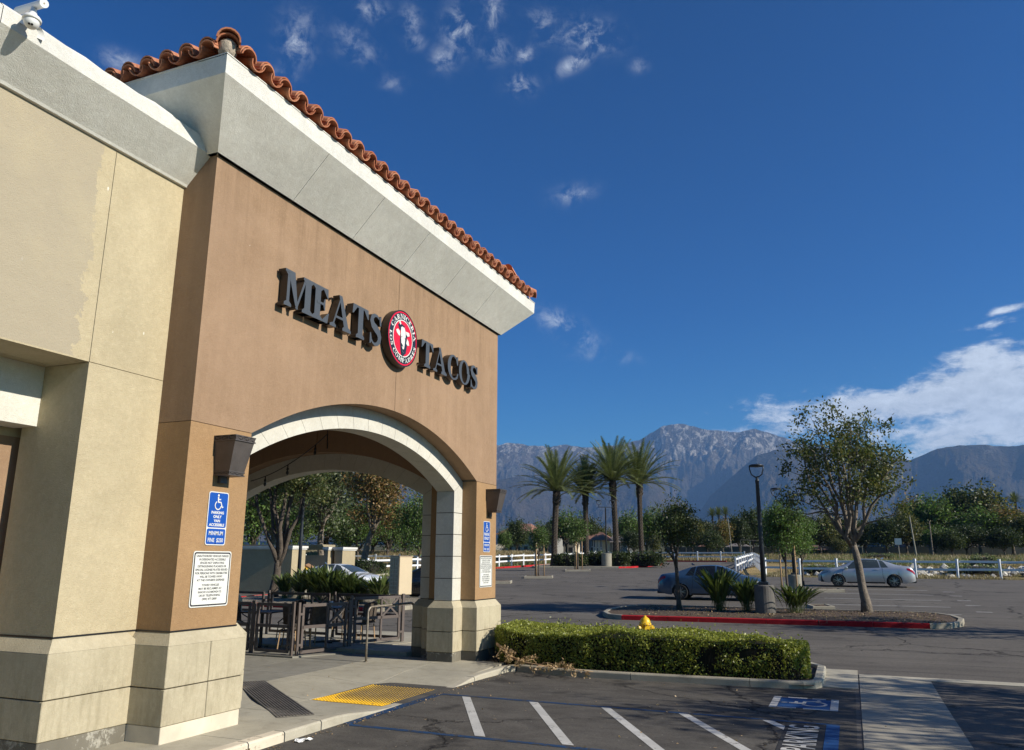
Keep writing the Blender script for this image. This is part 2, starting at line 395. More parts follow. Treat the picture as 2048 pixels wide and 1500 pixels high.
def mat_wornpaint(name, col, under, amount=.35, scale=14, gate=None):
    """paint rubbed through to what is below"""
    m, t = newmat(name)
    p = t.n('ShaderNodeNewGeometry').outputs['Position']
    w = t.math('ADD', t.math('MULTIPLY', t.noise(p, scale, 6, .75, .5), .6), t.math('MULTIPLY', t.noise(p, scale*.22, 4, .6), .4))
    f = t.maprange(w, .5+(.5-amount)*.32, .54+(.5-amount)*.32)
    c = t.mix(t.maprange(t.noise(p, 2.0, 4), .3, .7), c4(col, .8), c4(col, 1.12))
    u = t.mix(t.maprange(t.noise(p, 30, 4), .3, .7), c4(under, .7), c4(under, 1.3))
    c = t.mix(f, c, u)
    b = t.n('ShaderNodeBsdfPrincipled', {'Base Color': c, 'Roughness': .8, 'Specular IOR Level': .25})
    bp = t.n('ShaderNodeBump', {'Height': t.math('SUBTRACT', t.noise(p, 60, 3), f), 'Strength': .6, 'Distance': .003}); t.set(b, 'Normal', bp.outputs[0])
    finish(t, b.outputs[0]); return m
def mat_field():
    m, t = newmat('dry_field')
    p = t.n('ShaderNodeNewGeometry').outputs['Position']; sp = t.n('ShaderNodeSeparateXYZ', {0: p})
    c = t.mix(t.maprange(t.noise(p, .25, 6, .65, .4), .35, .65), (.27, .19, .085, 1), (.44, .33, .16, 1))
    c = t.mix(t.maprange(t.noise(t.map(p, (1, .5, 1)), .12, 5, .6), .46, .6, 0, .8), c, (.10, .12, .04, 1))
    far = t.maprange(sp.outputs[1], 90, 125, 0, .75); c = t.mix(far, c, t.mix(t.noise(p, .3, 4), (.11, .12, .045, 1), (.17, .16, .07, 1)))
    vf = t.maprange(sp.outputs[1], 150, 200); c = t.mix(vf, c, t.mix(t.maprange(t.noise(p, .012, 6, .7), .4, .6), (.05, .06, .03, 1), (.14, .13, .09, 1)))
    c = t.mix(t.maprange(t.noise(p, 7, 5, .8), .45, .7, 0, .5), c, (.09, .07, .035, 1))
    b = t.n('ShaderNodeBsdfPrincipled', {'Base Color': c, 'Roughness': 1, 'Specular IOR Level': .05})
    bp = t.n('ShaderNodeBump', {'Height': t.noise(p, 6, 6, .8), 'Strength': 1, 'Distance': .08}); t.set(b, 'Normal', bp.outputs[0])
    finish(t, b.outputs[0]); return m
def mat_mountain():
    m, t = newmat('mountain_slopes')
    p = t.n('ShaderNodeNewGeometry').outputs['Position']; nrm = t.n('ShaderNodeNewGeometry').outputs['Normal']
    sp = t.n('ShaderNodeSeparateXYZ', {0: p}); z = sp.outputs[2]
    low = t.mix(t.maprange(t.noise(p, .0022, 6, .6), .35, .65), (.060, .052, .036, 1), (.115, .088, .055, 1))
    low = t.mix(t.maprange(t.noise(p, .012, 6, .7), .5, .7, 0, .7), low, (.035, .042, .024, 1))
    ng = t.noise(t.map(p, (1.0, .40, .5), (0, 0, 0), (0, 0, .5)), .016, 9, .74, .9)
    rk = t.noise(p, .0016, 5, .6)
    gate = t.maprange(t.math('ADD', z, t.math('MULTIPLY', t.math('SUBTRACT', rk, .5), 1000)), 860, 1260, 0, 1, True)
    rocks = t.math('MULTIPLY', t.maprange(ng, .505, .56), gate)
    few = t.math('MULTIPLY', t.maprange(t.noise(t.map(p, (1, .5, .5), (900, 0, 0)), .011, 7, .7, .6), .66, .74), .5)
    few = t.math('MULTIPLY', few, t.maprange(z, 350, 600))
    rockc = t.mix(t.noise(p, .02, 4), (.22, .20, .17, 1), (.58, .53, .46, 1))
    c = t.mix(t.math('MAXIMUM', rocks, few), low, rockc)
    b = t.n('ShaderNodeBsdfPrincipled', {'Base Color': c, 'Roughness': 1, 'Specular IOR Level': 0})
    bp = t.n('ShaderNodeBump', {'Height': t.noise(p, .009, 9, .72, .3), 'Strength': 1, 'Distance': 95}); t.set(b, 'Normal', bp.outputs[0])
    finish(t, b.outputs[0]); return m
def mat_terracotta():
    m, t = newmat('terracotta')
    co = t.n('ShaderNodeTexCoord').outputs['Object']; rnd = t.n('ShaderNodeObjectInfo').outputs['Random']
    c = t.mix(rnd, (.38, .125, .06, 1), (.60, .26, .14, 1))
    c = t.mix(t.maprange(t.noise(co, 5, 6, .7), .45, .7, 0, .6), c, (.17, .055, .035, 1))
    c = t.mix(t.maprange(t.noise(co, 11, 5, .7), .56, .72, 0, .7), c, (.56, .36, .25, 1))
    b = t.n('ShaderNodeBsdfPrincipled', {'Base Color': c, 'Roughness': .85, 'Specular IOR Level': .3})
    bp = t.n('ShaderNodeBump', {'Height': t.noise(co, 50, 4), 'Strength': .7, 'Distance': .003}); t.set(b, 'Normal', bp.outputs[0])
    finish(t, b.outputs[0]); return m
def mat_paint(name, col, rough=.28, metal=.35):
    m, t = newmat(name)
    co = t.n('ShaderNodeTexCoord').outputs['Object']
    dirt = t.math('MULTIPLY', t.maprange(t.noise(co, 3, 5), .4, .7, 0, .25), t.maprange(t.n('ShaderNodeSeparateXYZ', {0: co}).outputs[2], .2, .9, 1, .2))
    c = t.mix(dirt, c4(col), (.2, .18, .15, 1))
    b = t.n('ShaderNodeBsdfPrincipled', {'Base Color': c, 'Roughness': t.maprange(dirt, 0, .3, rough, .6), 'Metallic': metal, 'Coat Weight': .8, 'Coat Roughness': .06})
    finish(t, b.outputs[0]); return m

MT = {}
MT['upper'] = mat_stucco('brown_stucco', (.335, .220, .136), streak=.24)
MT['lower'] = mat_stucco('orange_tan_stucco', (.385, .240, .122))
MT['cream'] = mat_stucco('cream_stucco', (.53, .45, .295), patch=True)
MT['beam'] = mat_stucco('white_stucco', (.72, .70, .62), fleck=False)
MT['cornice'] = mat_stucco('grey_white_stucco', (.76, .75, .68), fleck=False, grit=.0035)
MT['fascia'] = mat_stucco('fascia_white', (.72, .71, .66), fleck=False, grit=.006)
MT['block'] = mat_stucco('base_block_stucco', (.50, .44, .31), fleck=False, grit=.003, dirt=.42)
MT['ring'] = mat_stucco('arch_stone', (.62, .60, .53), fleck=False, grit=.003)
MT['plinth'] = mat_wornpaint('bare_concrete_plinth', (.16, .145, .115), (.33, .31, .26), .38, 9)
MT['plinthw'] = mat_wornpaint('whitewashed_plinth', (.62, .55, .43), (.27, .21, .13), .22, 7)
MT['joint'] = mat('dark_joint', (.07, .058, .042), .95)
MT['asphalt'] = mat_asphalt()
MT['conc'] = mat_concrete('concrete', (.42, .385, .30), .45)
MT['conc_shade'] = mat_concrete('shade_toned_concrete', (.27, .255, .215), .6)  # same concrete, colour darkened to stand for shade on the inner floor
MT['kerb'] = mat_concrete('kerb_concrete', (.46, .42, .33), .4)
MT['kerbg'] = mat_concrete('grey_kerb_concrete', (.37, .335, .265), .6)
MT['kerbw'] = mat_wornpaint('flaking_white_kerb', (.66, .58, .45), (.30, .25, .17), .36, 9)
MT['redk'] = mat_wornpaint('red_kerb_paint', (.42, .012, .018), (.20, .14, .11), .30, 5)
MT['wpaint'] = mat_wornpaint('worn_white_paint', (.50, .49, .46), (.10, .09, .085), .30, 18)
MT['bpaint'] = mat_wornpaint('worn_blue_paint', (.012, .048, .125), (.05, .048, .046), .47, 12)
MT['bpaintd'] = mat_wornpaint('blue_symbol_paint', (.015, .07, .21), (.05, .05, .055), .22, 14)
MT['blackpaint'] = mat('black_stall_paint', (.018, .018, .02), .9)
MT['yellow'] = mat_wornpaint('yellow_tactile', (.86, .50, .03), (.30, .17, .05), .15, 10)
MT['field'] = mat_field()
MT['mount'] = mat_mountain()
MT['tile'] = mat_terracotta()
MT['mortar'] = mat('mortar', (.42, .36, .29), .95, .3, 8, .02, 30)
MT['letter'] = mat('letter_face', (.062, .070, .080), .45, .05)
MT['letters'] = mat('letter_return', (.022, .016, .012), .35, .1)
MT['black'] = mat('black_enamel', (.012, .012, .014), .4, .1)
MT['bronze'] = mat('bronze_metal', (.095, .082, .075), .45, .18, 5, .002, 40, metal=.3)
MT['fence'] = mat('brown_fence_paint', (.105, .083, .074), .5, .12, 4)
MT['steel'] = mat('galvanised_steel', (.27, .235, .19), .5, .35, 9, .002, 40, metal=.6)
MT['white'] = mat('white_plastic', (.74, .74, .72), .45, .06, 2)
MT['wfence'] = mat('white_rail_paint', (.72, .73, .75), .6, .1, 1.5)
MT['red'] = mat('sign_red', (.62, .006, .03), .4, .03)
MT['navy'] = mat('sign_navy', (.012, .02, .032), .4, .05)
MT['signblue'] = mat('sign_blue', (.004, .07, .36), .45, .03)
MT['signwhite'] = mat('sign_white', (.66, .66, .62), .5, .05)
MT['ink'] = mat('sign_ink', (.02, .02, .025), .6, 0)
MT['hydrant'] = mat('yellow_enamel', (.75, .46, .01), .42, .15, 8, .002, 60)
MT['pole'] = mat('dark_pole_paint', (.022, .028, .036), .45, .15)
MT['potc'] = mat_concrete('pole_base_concrete', (.30, .28, .23), .5)
MT['potd'] = mat_concrete('stained_pole_base', (.14, .13, .12), .75)
MT['bark'] = mat('grey_bark', (.17, .14, .11), .95, .4, 7, .03, 22)
MT['barkd'] = mat('dark_bark', (.095, .075, .058), .95, .4, 7, .03, 22)
MT['palmbark'] = mat('palm_bark', (.055, .042, .032), .95, .4, 5, .05, 16)
MT['stake'] = mat('wood_stake', (.40, .26, .14), .85, .2, 9)
MT['mulch'] = mat('bark_mulch', (.105, .070, .045), 1, .45, 9, .05, 40, fine=.5, fscale=60)
MT['gravel'] = mat('pale_gravel', (.26, .22, .16), 1, .35, 9, .05, 40, fine=.5, fscale=40)
MT['rock'] = mat('white_rock', (.48, .45, .39), .95, .2, 3, .02, 12, island=.35)
MT['leaf1'] = mat_leaf('broad_leaf', (.034, .052, .018), (.090, .112, .036))
MT['leaf2'] = mat_leaf('bright_leaf', (0.058, 0.109, 0.026), (0.145, 0.225, 0.051))
MT['leaf3'] = mat_leaf('dark_leaf', (.020, .034, .013), (.050, .066, .022))
MT['leafo'] = mat_leaf('olive_leaf', (0.080, 0.087, 0.026), (0.174, 0.160, 0.051))
MT['leafb'] = mat_leaf('brown_leaf', (0.123, 0.080, 0.032), (0.319, 0.189, 0.072), .25)
MT['leafe'] = mat_leaf('grey_green_leaf', (0.080, 0.102, 0.055), (0.174, 0.203, 0.109))
MT['leafh'] = mat_leaf('hedge_leaf', (.095, .125, .020), (.36, .37, .075), .3, .38, .45)
MT['leafp'] = mat_leaf('palm_frond', (0.065, 0.090, 0.032), (0.189, 0.210, 0.087), .2)
MT['leaff'] = mat_leaf('strelitzia_leaf', (0.032, 0.058, 0.017), (0.123, 0.152, 0.043), .2, .32)
MT['leafd'] = mat_leaf('dead_leaf', (0.189, 0.123, 0.065), (0.493, 0.348, 0.189), .2)
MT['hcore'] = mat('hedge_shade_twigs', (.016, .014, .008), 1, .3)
MT['weed'] = mat_leaf('dry_weed', (.15, .115, .06), (.36, .29, .17), .25)
MT['weedg'] = mat_leaf('green_weed', (0.087, 0.116, 0.036), (0.217, 0.232, 0.087), .25)
def WP(px, py, x):
    d = pix_dir(px, py); return Vector((0, 0, CAMH))+d*(x/d.x)
def sheet(name, xs, ys, m, off=0.0, fn=None, parent=None, mask=None, side=0.0):
    b = MB(); f = fn or (lambda x, y: g(y))
    rows = [[(x, y, f(x, y)+off) for x in xs] for y in ys]
    b.grid(rows)
    return b.build(name, m, parent)
def lin(a, b, n): return [a+(b-a)*i/n for i in range(n+1)]
YB = [-60, -30, -10, 0, 8, 12, 14, 15, 16, 17, 18, 20, 23, 26, 30, 35, 40, 46, 55, 65, 80, 100]

# ================================================================ GROUND
gy = YB+[130, 160, 200, 300, 500, 900, 1600, 2600, 4000, 5200]
gx = [-9000, -5000, -2500, -1200, -600, -300, -150, -80, -60, -45, -33, -20, -10, 0, 10, 20, 40, 80, 150, 300, 600, 1200, 2500, 5000, 9000]
struct(sheet('ground', gx, gy, MT['field'], -.10))
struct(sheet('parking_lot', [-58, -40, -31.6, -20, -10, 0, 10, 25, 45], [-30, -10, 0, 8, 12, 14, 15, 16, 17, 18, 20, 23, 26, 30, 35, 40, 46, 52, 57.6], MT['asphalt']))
struct(sheet('driveway', [-31.6, -25, -20, -15, -8.6], lin(57.6, 96.0, 10), MT['asphalt']))
struct(sheet('driveway_mouth', [-8.6, -7.4, -6.2], lin(57.6, 60.2, 2), MT['asphalt']))
# concrete apron and gutter on the right
def slabs(name, x0, x1, y0, y1, nx, ny, m, zf, parent, th=.10, gap=.006, sub=3):
    for i in range(nx):
        for j in range(ny):
            a, b_ = x0+(x1-x0)*i/nx+gap, x0+(x1-x0)*(i+1)/nx-gap
            c, d = y0+(y1-y0)*j/ny+gap, y0+(y1-y0)*(j+1)/ny-gap
            mb = MB(); xs = lin(a, b_, sub); ys = lin(c, d, sub)
            mb.grid([[(x, y, zf(x, y)) for x in xs] for y in ys])
            ring = [(x, c) for x in xs]+[(b_, y) for y in ys[1:]]+[(x, d) for x in xs[::-1][1:]]+[(a, y) for y in ys[::-1][1:-1]]
            top = [(x, y, zf(x, y)) for x, y in ring]; bot = [(x, y, zf(x, y)-th) for x, y in ring]
            mb.grid([bot+[bot[0]], top+[top[0]]])
            mb.build(name, m, parent)
gut = struct(thing('concrete_gutter', None, None))
slabs('slab', -.72, -.06, 17.25, 18.1, 1, 1, MT['kerb'], lambda x, y: g(y)+.012, gut)
slabs('slab', -.05, 24, 17.25, 17.62, 8, 1, MT['kerb'], lambda x, y: g(y)+.012, gut)
slabs('slab', -.72, -.06, 15.9, 17.24, 1, 1, MT['kerb'], lambda x, y: g(y)+.012, gut)
slabs('slab', -.05, 1.18, 3.0, 17.24, 1, 5, MT['kerbg'], lambda x, y: g(y)+.010, gut, sub=4)

# ---------------- pavement
def sm(a, b, x):
    t = max(0, min(1, (x-a)/(b-a))); return t*t*(3-2*t)
def sw(x, y):
    dip = sm(9.6, 10.9, y)*(1-sm(13.0, 14.3, y)); fx = sm(-9.6, -7.8, x)
    return .115-.095*dip*fx-.03*sm(10, 12, y)*(1-sm(14.0, 15.5, y))
pv = struct(thing('pavement', None, None))
bb = MB(); bb.grid([[(x, y, sw(x, y)-.035) for x in lin(-17.5, -6.8, 24)] for y in lin(-4, 15.9, 40)]); o = bb.build('bedding', MT['joint'], pv)
xsl = [-17.4, -15.2, -13.0, -11.2, -9.7, -8.15, -6.79]; ysl = [-4, -1, 2, 4.5, 6.3, 8.0, 9.6, 11.1, 12.9, 14.5, 15.9]
for i in range(6):
    for j in range(10):
        if i == 5 and j == 7: continue      # the tactile panel lies here
        slabs('slab', xsl[i], xsl[i+1], ysl[j], ysl[j+1], 1, 1, MT['conc_shade' if (i < 3 or (i == 3 and j >= 7)) else 'conc'], sw, pv, .05, .005, 5)  # inner slabs: shade painted in through the darker concrete
# kerb in lengths
def kerbrun(parent, pts, zt, m, w=.15, name='kerb_stone', zb=None, inner=1):
    """pts: outer line; extruded box with rounded nose; zt(x,y) top"""
    P = [Vector((x, y, 0)) for x, y in pts]; rows = []
    for k, p in enumerate(P):
        d = (P[min(k+1, len(P)-1)]-P[max(k-1, 0)]).normalized(); nrm = Vector((-d.y, d.x, 0))*inner
        z1 = zt(p.x, p.y); z0 = (zb(p.x, p.y) if zb else g(p.y))-.06; r = min(.025, max(.004, (z1-z0)*.3))
        rows.append([(p.x, p.y, z0), (p.x, p.y, z1-r), (p.x+nrm.x*r*.4, p.y+nrm.y*r*.4, z1-r*.35), (p.x+nrm.x*r, p.y+nrm.y*r, z1), (p.x+nrm.x*w, p.y+nrm.y*w, z1), (p.x+nrm.x*w, p.y+nrm.y*w, z0)])
    b = MB(); b.grid(rows, closed=True); n = 6
    b.f.append(tuple(range(n))); b.f.append(tuple(range(len(rows)*n-1, (len(rows)-1)*n-1, -1))); b.m += [0, 0]
    o = b.build(name, m, parent); recalc(o); return o
kp = struct(thing('pavement_kerb', None, None))
ky = [(-4, 4, 'kerb'), (4, 7.9, 'kerbw'), (7.92, 8.55, 'kerbw'), (8.57, 9.3, 'kerb'), (9.32, 11.9, 'kerb'), (11.92, 14.0, 'kerb')]
for a, b_, m in ky: kerbrun(kp, [(-6.62, y) for y in lin(a, b_, 8)], lambda x, y: sw(-6.8, y)+.004, MT[m], .165)
arc = [(-6.62+.16*(1-math.cos(t)), 14.02+1.45*math.sin(t)) for t in lin(0, PI/2, 6)]
kerbrun(kp, [(-6.62, 14.02)]+[(-6.62+.1*sm(14, 15.4, y), y) for y in lin(14.2, 15.4, 6)]+[(-6.40, 15.50)], lambda x, y: sw(-6.8, y)+.004, MT['kerb'], .165)
# fill between kerb return and slabs
hk = struct(thing('planter_kerb', None, None))
line = [(-6.38, 15.50), (-5.61, 15.33), (-4.8, 15.30), (-4.0, 15.32), (-3.18, 15.37), (-2.5, 15.40), (-1.85, 15.44), (-1.2, 15.50), (-.95, 15.56)]
cor = [(-.95, 15.56), (-.76, 15.66), (-.66, 15.86), (-.64, 16.2), (-.64, 16.9)]
cuts = [(0, 3), (3, 6), (6, 9)]
zk = lambda x, y: g(y)+.125
def interp(L, n):
    out = []
    for (a, b_) in zip(L[:-1], L[1:]):
        for k in range(n): out.append((a[0]+(b_[0]-a[0])*k/n, a[1]+(b_[1]-a[1])*k/n))
    return out+[L[-1]]
for a, b_ in cuts:
    seg = interp(line[a:b_], 2)
    if b_ < 9: seg = seg+[(seg[-1][0]+(line[b_][0]-line[b_-1][0])*.985, seg[-1][1]+(line[b_][1]-line[b_-1][1])*.985)]
    kerbrun(hk, seg, zk, MT['kerbg'], .15)
kerbrun(hk, cor, zk, MT['kerb'], .15)
kerbrun(hk, [(-.64, 16.93), (-.64, 17.7), (-.9, 18.1), (-1.3, 18.25)], zk, MT['kerb'], .15)
kerbrun(hk, [(-1.33, 18.26), (-3, 18.3), (-5, 18.35), (-7.2, 18.4)], zk, MT['kerb'], .15)
bb = MB(); bb.grid([[(x, y, g(y)+.07) for x in lin(-7.4, -.78, 6)] for y in lin(15.5, 18.25, 6)]); struct(bb.build('planter_soil', MT['mulch']))

# ---------------- painted markings (each a sheet 4 mm over the asphalt)
mk = struct(thing('stall_markings', None, None))
def quad(name, pts, m, off=.004, parent=mk, n=6):
    """quad a,b,c,d; subdivided a-b direction"""
    a, b_, c, d = [Vector((p[0], p[1], 0)) for p in pts]
    rows = []
    for k in range(n+1):
        p = a.lerp(d, k/n); q = b_.lerp(c, k/n)
        rows.append([(p.x, p.y, g(p.y)+off), (q.x, q.y, g(q.y)+off)])
    mb = MB(); mb.grid(rows); return mb.build(name, m, parent)
for k in range(5):
    x = -6.07+1.185*k; e = 1.46
    y1 = 9.83 if k < 4 else 11.62; f_ = (12.42-y1)/(12.42-9.83)
    quad('white_stripe', [(x-.02, 12.42), (x+.13, 12.42), (x+.13+e*f_, y1), (x-.02+e*f_, y1)], MT['wpaint'])
quad('blue_line', [(-6.5, 12.44), (-6.5, 12.54), (-.34, 12.52), (-.34, 12.42)], MT['bpaint'])
quad('blue_line', [(-6.5, 9.70), (-6.5, 9.80), (-.34, 9.74), (-.34, 9.64)], MT['bpaint'])
quad('blue_line', [(-6.61, 9.80), (-6.46, 9.80), (-6.46, 12.44), (-6.61, 12.44)], MT['bpaint'], .0045)
quad('blue_line', [(-.50, 8.0), (-.33, 8.0), (-.33, 12.41), (-.50, 12.41)], MT['bpaintd'], .0085)
quad('black_patch', [(-1.02, 8.9), (-.50, 8.9), (-.50, 12.36), (-1.02, 12.36)], MT['blackpaint'], .0045)
# accessible symbol on the ground: head towards -x
sy0, sy1, sx0, sx1 = 13.56, 14.62, -1.37, -.37
quad('symbol_ground', [(sx0+.12, sy0+.09), (sx1-.12, sy0+.09), (sx1-.12, sy1-.09), (sx0+.12, sy1-.09)], MT['bpaintd'], .0042)
for q in ([(sx0, sy0), (sx0+.115, sy0), (sx0+.115, sy1), (sx0, sy1)], [(sx1-.115, sy0), (sx1, sy0), (sx1, sy1), (sx1-.115, sy1)],
          [(sx0+.12, sy0), (sx0+.40, sy0), (sx0+.40, sy0+.085), (sx0+.12, sy0+.085)], [(sx0+.50, sy0), (sx1-.12, sy0), (sx1-.12, sy0+.085), (sx0+.50, sy0+.085)],
          [(sx0+.22, sy1-.085), (sx0+.52, sy1-.085), (sx0+.52, sy1), (sx0+.22, sy1)], [(sx0+.60, sy1-.085), (sx1-.2, sy1-.085), (sx1-.2, sy1), (sx0+.60, sy1)]):
    quad('symbol_border', q, MT['wpaint'], .0045)
def ribbon(pts, w):
    """list of quads (2D) following pts with width w (number or list)"""
    P = [Vector((a, b_)) for a, b_ in pts]; L = []; Rr = []
    for k, p in enumerate(P):
        d = (P[min(k+1, len(P)-1)]-P[max(k-1, 0)]); d = d.normalized() if d.length > 0 else Vector((1, 0)); n_ = Vector((-d.y, d.x))
        ww = (w[k] if hasattr(w, '__len__') else w)/2
        L.append(p+n_*ww); Rr.append(p-n_*ww)
    return [[tuple(L[k]), tuple(Rr[k]), tuple(Rr[k+1]), tuple(L[k+1])] for k in range(len(P)-1)]
def arcpts(cx, cy, r, a0, a1, n, ry=None):
    ry = ry or r
    return [(cx+r*math.cos(R(a0+(a1-a0)*k/n)), cy+ry*math.sin(R(a0+(a1-a0)*k/n))) for k in range(n+1)]
def wheelchair():
    """accessible symbol in a unit box: polygons (u right, v up)"""
    P = [arcpts(.46, .90, .075, 0, 360, 12)[:-1]]
    P += ribbon([(.45, .80), (.47, .50)], .10)
    P += ribbon([(.46, .66), (.68, .66)], .065)
    P += ribbon([(.45, .50), (.70, .49), (.82, .20)], .085)
    P += ribbon([(.80, .18), (.92, .23)], .06)
    P += ribbon(arcpts(.46, .30, .245, 118, 352, 16), .065)
    return P
def flat_polys(name, polys, fn, m, parent, step=.0004, world=True):
    mb = MB()
    for k, p in enumerate(polys):
        mb.add([fn(u, v, k*step) for u, v in p], [tuple(range(len(p)))])
    return mb.build(name, m, parent, world=world)
# symbol: u -> +y reversed so that the head points to -x
flat_polys('symbol_figure', wheelchair(), lambda u, v, w: (sx1-.14-v*.74, sy0+.12+u*.82, g(14)+.0065+w*.2), MT['wpaint'], mk)

def textmesh(name, body, size, m, parent=None, align='CENTER', sx=1.0, bold=0.0):
    cu = bpy.data.curves.new(name, 'FONT'); cu.body = body; cu.size = size; cu.align_x = align; cu.align_y = 'CENTER'; cu.offset = bold
    cu.resolution_u = 3
    o = bpy.data.objects.new(name, cu); COL.objects.link(o)
    dg = bpy.context.evaluated_depsgraph_get(); me = bpy.data.meshes.new_from_object(o.evaluated_get(dg))
    bpy.data.objects.remove(o)
    me.materials.clear(); me.materials.append(m); me.name = name
    if sx != 1.0: me.transform(Matrix.Diagonal((sx, 1, 1, 1)))
    return me
# words painted on the black patch, read along +y, letter tops towards -x
for word, yc in (('PARKING', 11.42), ('NO', 9.55)):
    me = textmesh('painted_word', word, .40, MT['wpaint'], sx=.95 if len(word) > 3 else .95, bold=.006)
    wmax = max(v.co.x for v in me.vertices)-min(v.co.x for v in me.vertices); tgt = 1.62 if len(word) > 3 else .46
    me.transform(Matrix.Diagonal((tgt/wmax, 1.35, 1, 1)))
    ob('painted_word', me, mk, (-.755, yc, .0090), (0, 0, R(90)))
# faint bay lines on the far asphalt
for (px, py, n) in ((1610, 1206, 0), (1600, 1230, 0)): pass
for y in (31.5, 34.6, 37.9, 41.2, 44.4): quad('bay_line', [(-1.2, y), (-1.2, y+.1), (3.3, y+.1), (3.3, y)], MT['wpaint'])
for k, y in enumerate((32.8, 35.6, 38.2, 40.9, 43.6)): quad('bay_end', [(3.9, y), (3.9, y+.12), (4.4, y+.12), (4.4, y)], MT['wpaint'])

# ---------------- tactile panel
tp = tag(MB().grid([[(x, y, sw(x, y)+.003) for x in lin(-8.12, -6.80, 6)] for y in lin(11.11, 12.89, 8)]).build('tactile_panel', MT['yellow']),
         'yellow tactile paving panel let into the pavement ramp', 'tactile panel')
tb = MB()
for i in range(20):
    for j in range(27):
        x, y = -8.08+i*.0645, 11.15+j*.0655; z = sw(x, y)+.004
        vs = [(x+.02*math.cos(t), y+.02*math.sin(t), z) for t in lin(0, 2*PI, 6)[:-1]]+[(x+.012*math.cos(t), y+.012*math.sin(t), z+.009) for t in lin(0, 2*PI, 6)[:-1]]
        tb.add(vs, [(k, (k+1) % 6, 6+(k+1) % 6, 6+k) for k in range(6)]+[(6, 7, 8, 9, 10, 11)])
tag(tb.build('dome', MT['yellow'], tp), kind='stuff')

# ---------------- drain grate, runs diagonally
gr = thing('drain_grate', 'long rusty metal drain grate set diagonally in the pavement', 'drain grate', (-8.5, 10.4, sw(-8.5, 10.4)))
A, B = Vector((-9.9, 11.75)), Vector((-7.12, 9.42)); dn = (B-A).normalized(); pn = Vector((-dn.y, dn.x)); gw = .24
mb = MB()
def slat(p, q, w, z0, z1, b_):
    d = (q-p).normalized(); n_ = Vector((-d.y, d.x))*w/2
    c = [p+n_, p-n_, q-n_, q+n_]
    zz = lambda v, z: (v.x, v.y, sw(v.x, v.y)+z)
    b_.add([zz(v, z0) for v in c]+[zz(v, z1) for v in c], [(4, 5, 6, 7), (0, 1, 5, 4), (1, 2, 6, 5), (2, 3, 7, 6), (3, 0, 4, 7)])
for k in range(12): slat(A+pn*(-gw+2*gw*k/11), B+pn*(-gw+2*gw*k/11), .021, -.01, .012, mb)
mb.build('long_bar', MT['steel'], gr, world=True)
mb = MB(); n = 46
for k in range(n+1):
    p = A.lerp(B, k/n); slat(p-pn*gw, p+pn*gw, .022, -.01, .009, mb)
tag(mb.build('cross_bar', MT['steel'], gr, world=True), kind='stuff')
mb = MB(); slat(A-dn*.02, B+dn*.02, 2*gw, -.0, .0035, mb); mb.build('trough', MT['blackpaint'], gr, world=True)

# ================================================================ THE RESTAURANT BUILDING
bld = thing('restaurant_building', 'stucco restaurant building with arched corner tower, white cornices and clay tile eaves', 'building', (-12, 8, 0))
XF, Y0, Y1 = -7.55, 7.48, 17.02; TH = 1.13; XW = -16.22
ZS, ZT, RA = 3.89, 7.60, 7.42
def rotf(k):
    """mapping (u along wall, v up, w inward depth) for wall k: 0 front(+x), 1 north(+y), 2 west, 3 south"""
    if k == 0: return lambda u, v, w: (XF-w, u, v)
    if k == 1: return lambda u, v, w: (u, Y1-w, v)
    if k == 2: return lambda u, v, w: (XW+w, u, v)
    return lambda u, v, w: (u, Y0+w, v)
def wall_panels(parent, k, u0, u1, a, b_, split, m_up, name='wall_panel'):
    fn = rotf(k); c = (a+b_)/2; h = (b_-a)/2; rad = RA*h/3.67; cz = ZS-math.sqrt(rad*rad-h*h)
    def zarch(u, e=0): return cz+math.sqrt(max(0, (rad+e)**2-(u-c)**2)) if a < u < b_ else ZS
    def panel(ua, ub, w0, w1, zt, m, nm, e=0, zlow=ZS+.008):
        us = sorted(set([ua, ub]+[u for u in (a, b_) if ua < u < ub]+[a+(b_-a)*i/44 for i in range(45) if ua < a+(b_-a)*i/44 < ub]))
        rows = []
        for u in us:
            zl = max(zlow, zarch(u, e))
            rows.append([fn(u, zl, w0), fn(u, zt, w0), fn(u, zt, w1), fn(u, zl, w1)])
        mb = MB(); mb.grid(rows, closed=True); n = len(rows)*4
        mb.f += [(0, 1, 2, 3), (n-1, n-2, n-3, n-4)]; mb.m += [0, 0]
        o = mb.build(nm, m, parent, world=True); recalc(o); return o
    gp = .005
    for (ua, ub) in ((u0, split-gp), (split+gp, u1)): panel(ua, ub, 0, TH, ZT, m_up, name)
    panel(u0+.02, u1-.02, .02, TH-.02, ZT-.02, MT['joint'], 'joint_backing', .012, ZS-.01)
    return zarch
tw = ob('tower_wall', MB().box((-16.0, 8.0, 5.75), (-7.8, 16.8, 5.85)).mesh('tower_ceiling', MT['upper'], (-12, 8, 0)), bld)
ND = (-15.1, -8.67)                                 # opening in the north and south walls
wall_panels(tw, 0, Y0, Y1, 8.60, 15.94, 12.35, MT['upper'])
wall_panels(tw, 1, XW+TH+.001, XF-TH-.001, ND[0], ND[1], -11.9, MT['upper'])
wall_panels(tw, 2, Y0, Y1, 8.60, 15.94, 12.35, MT['upper'])
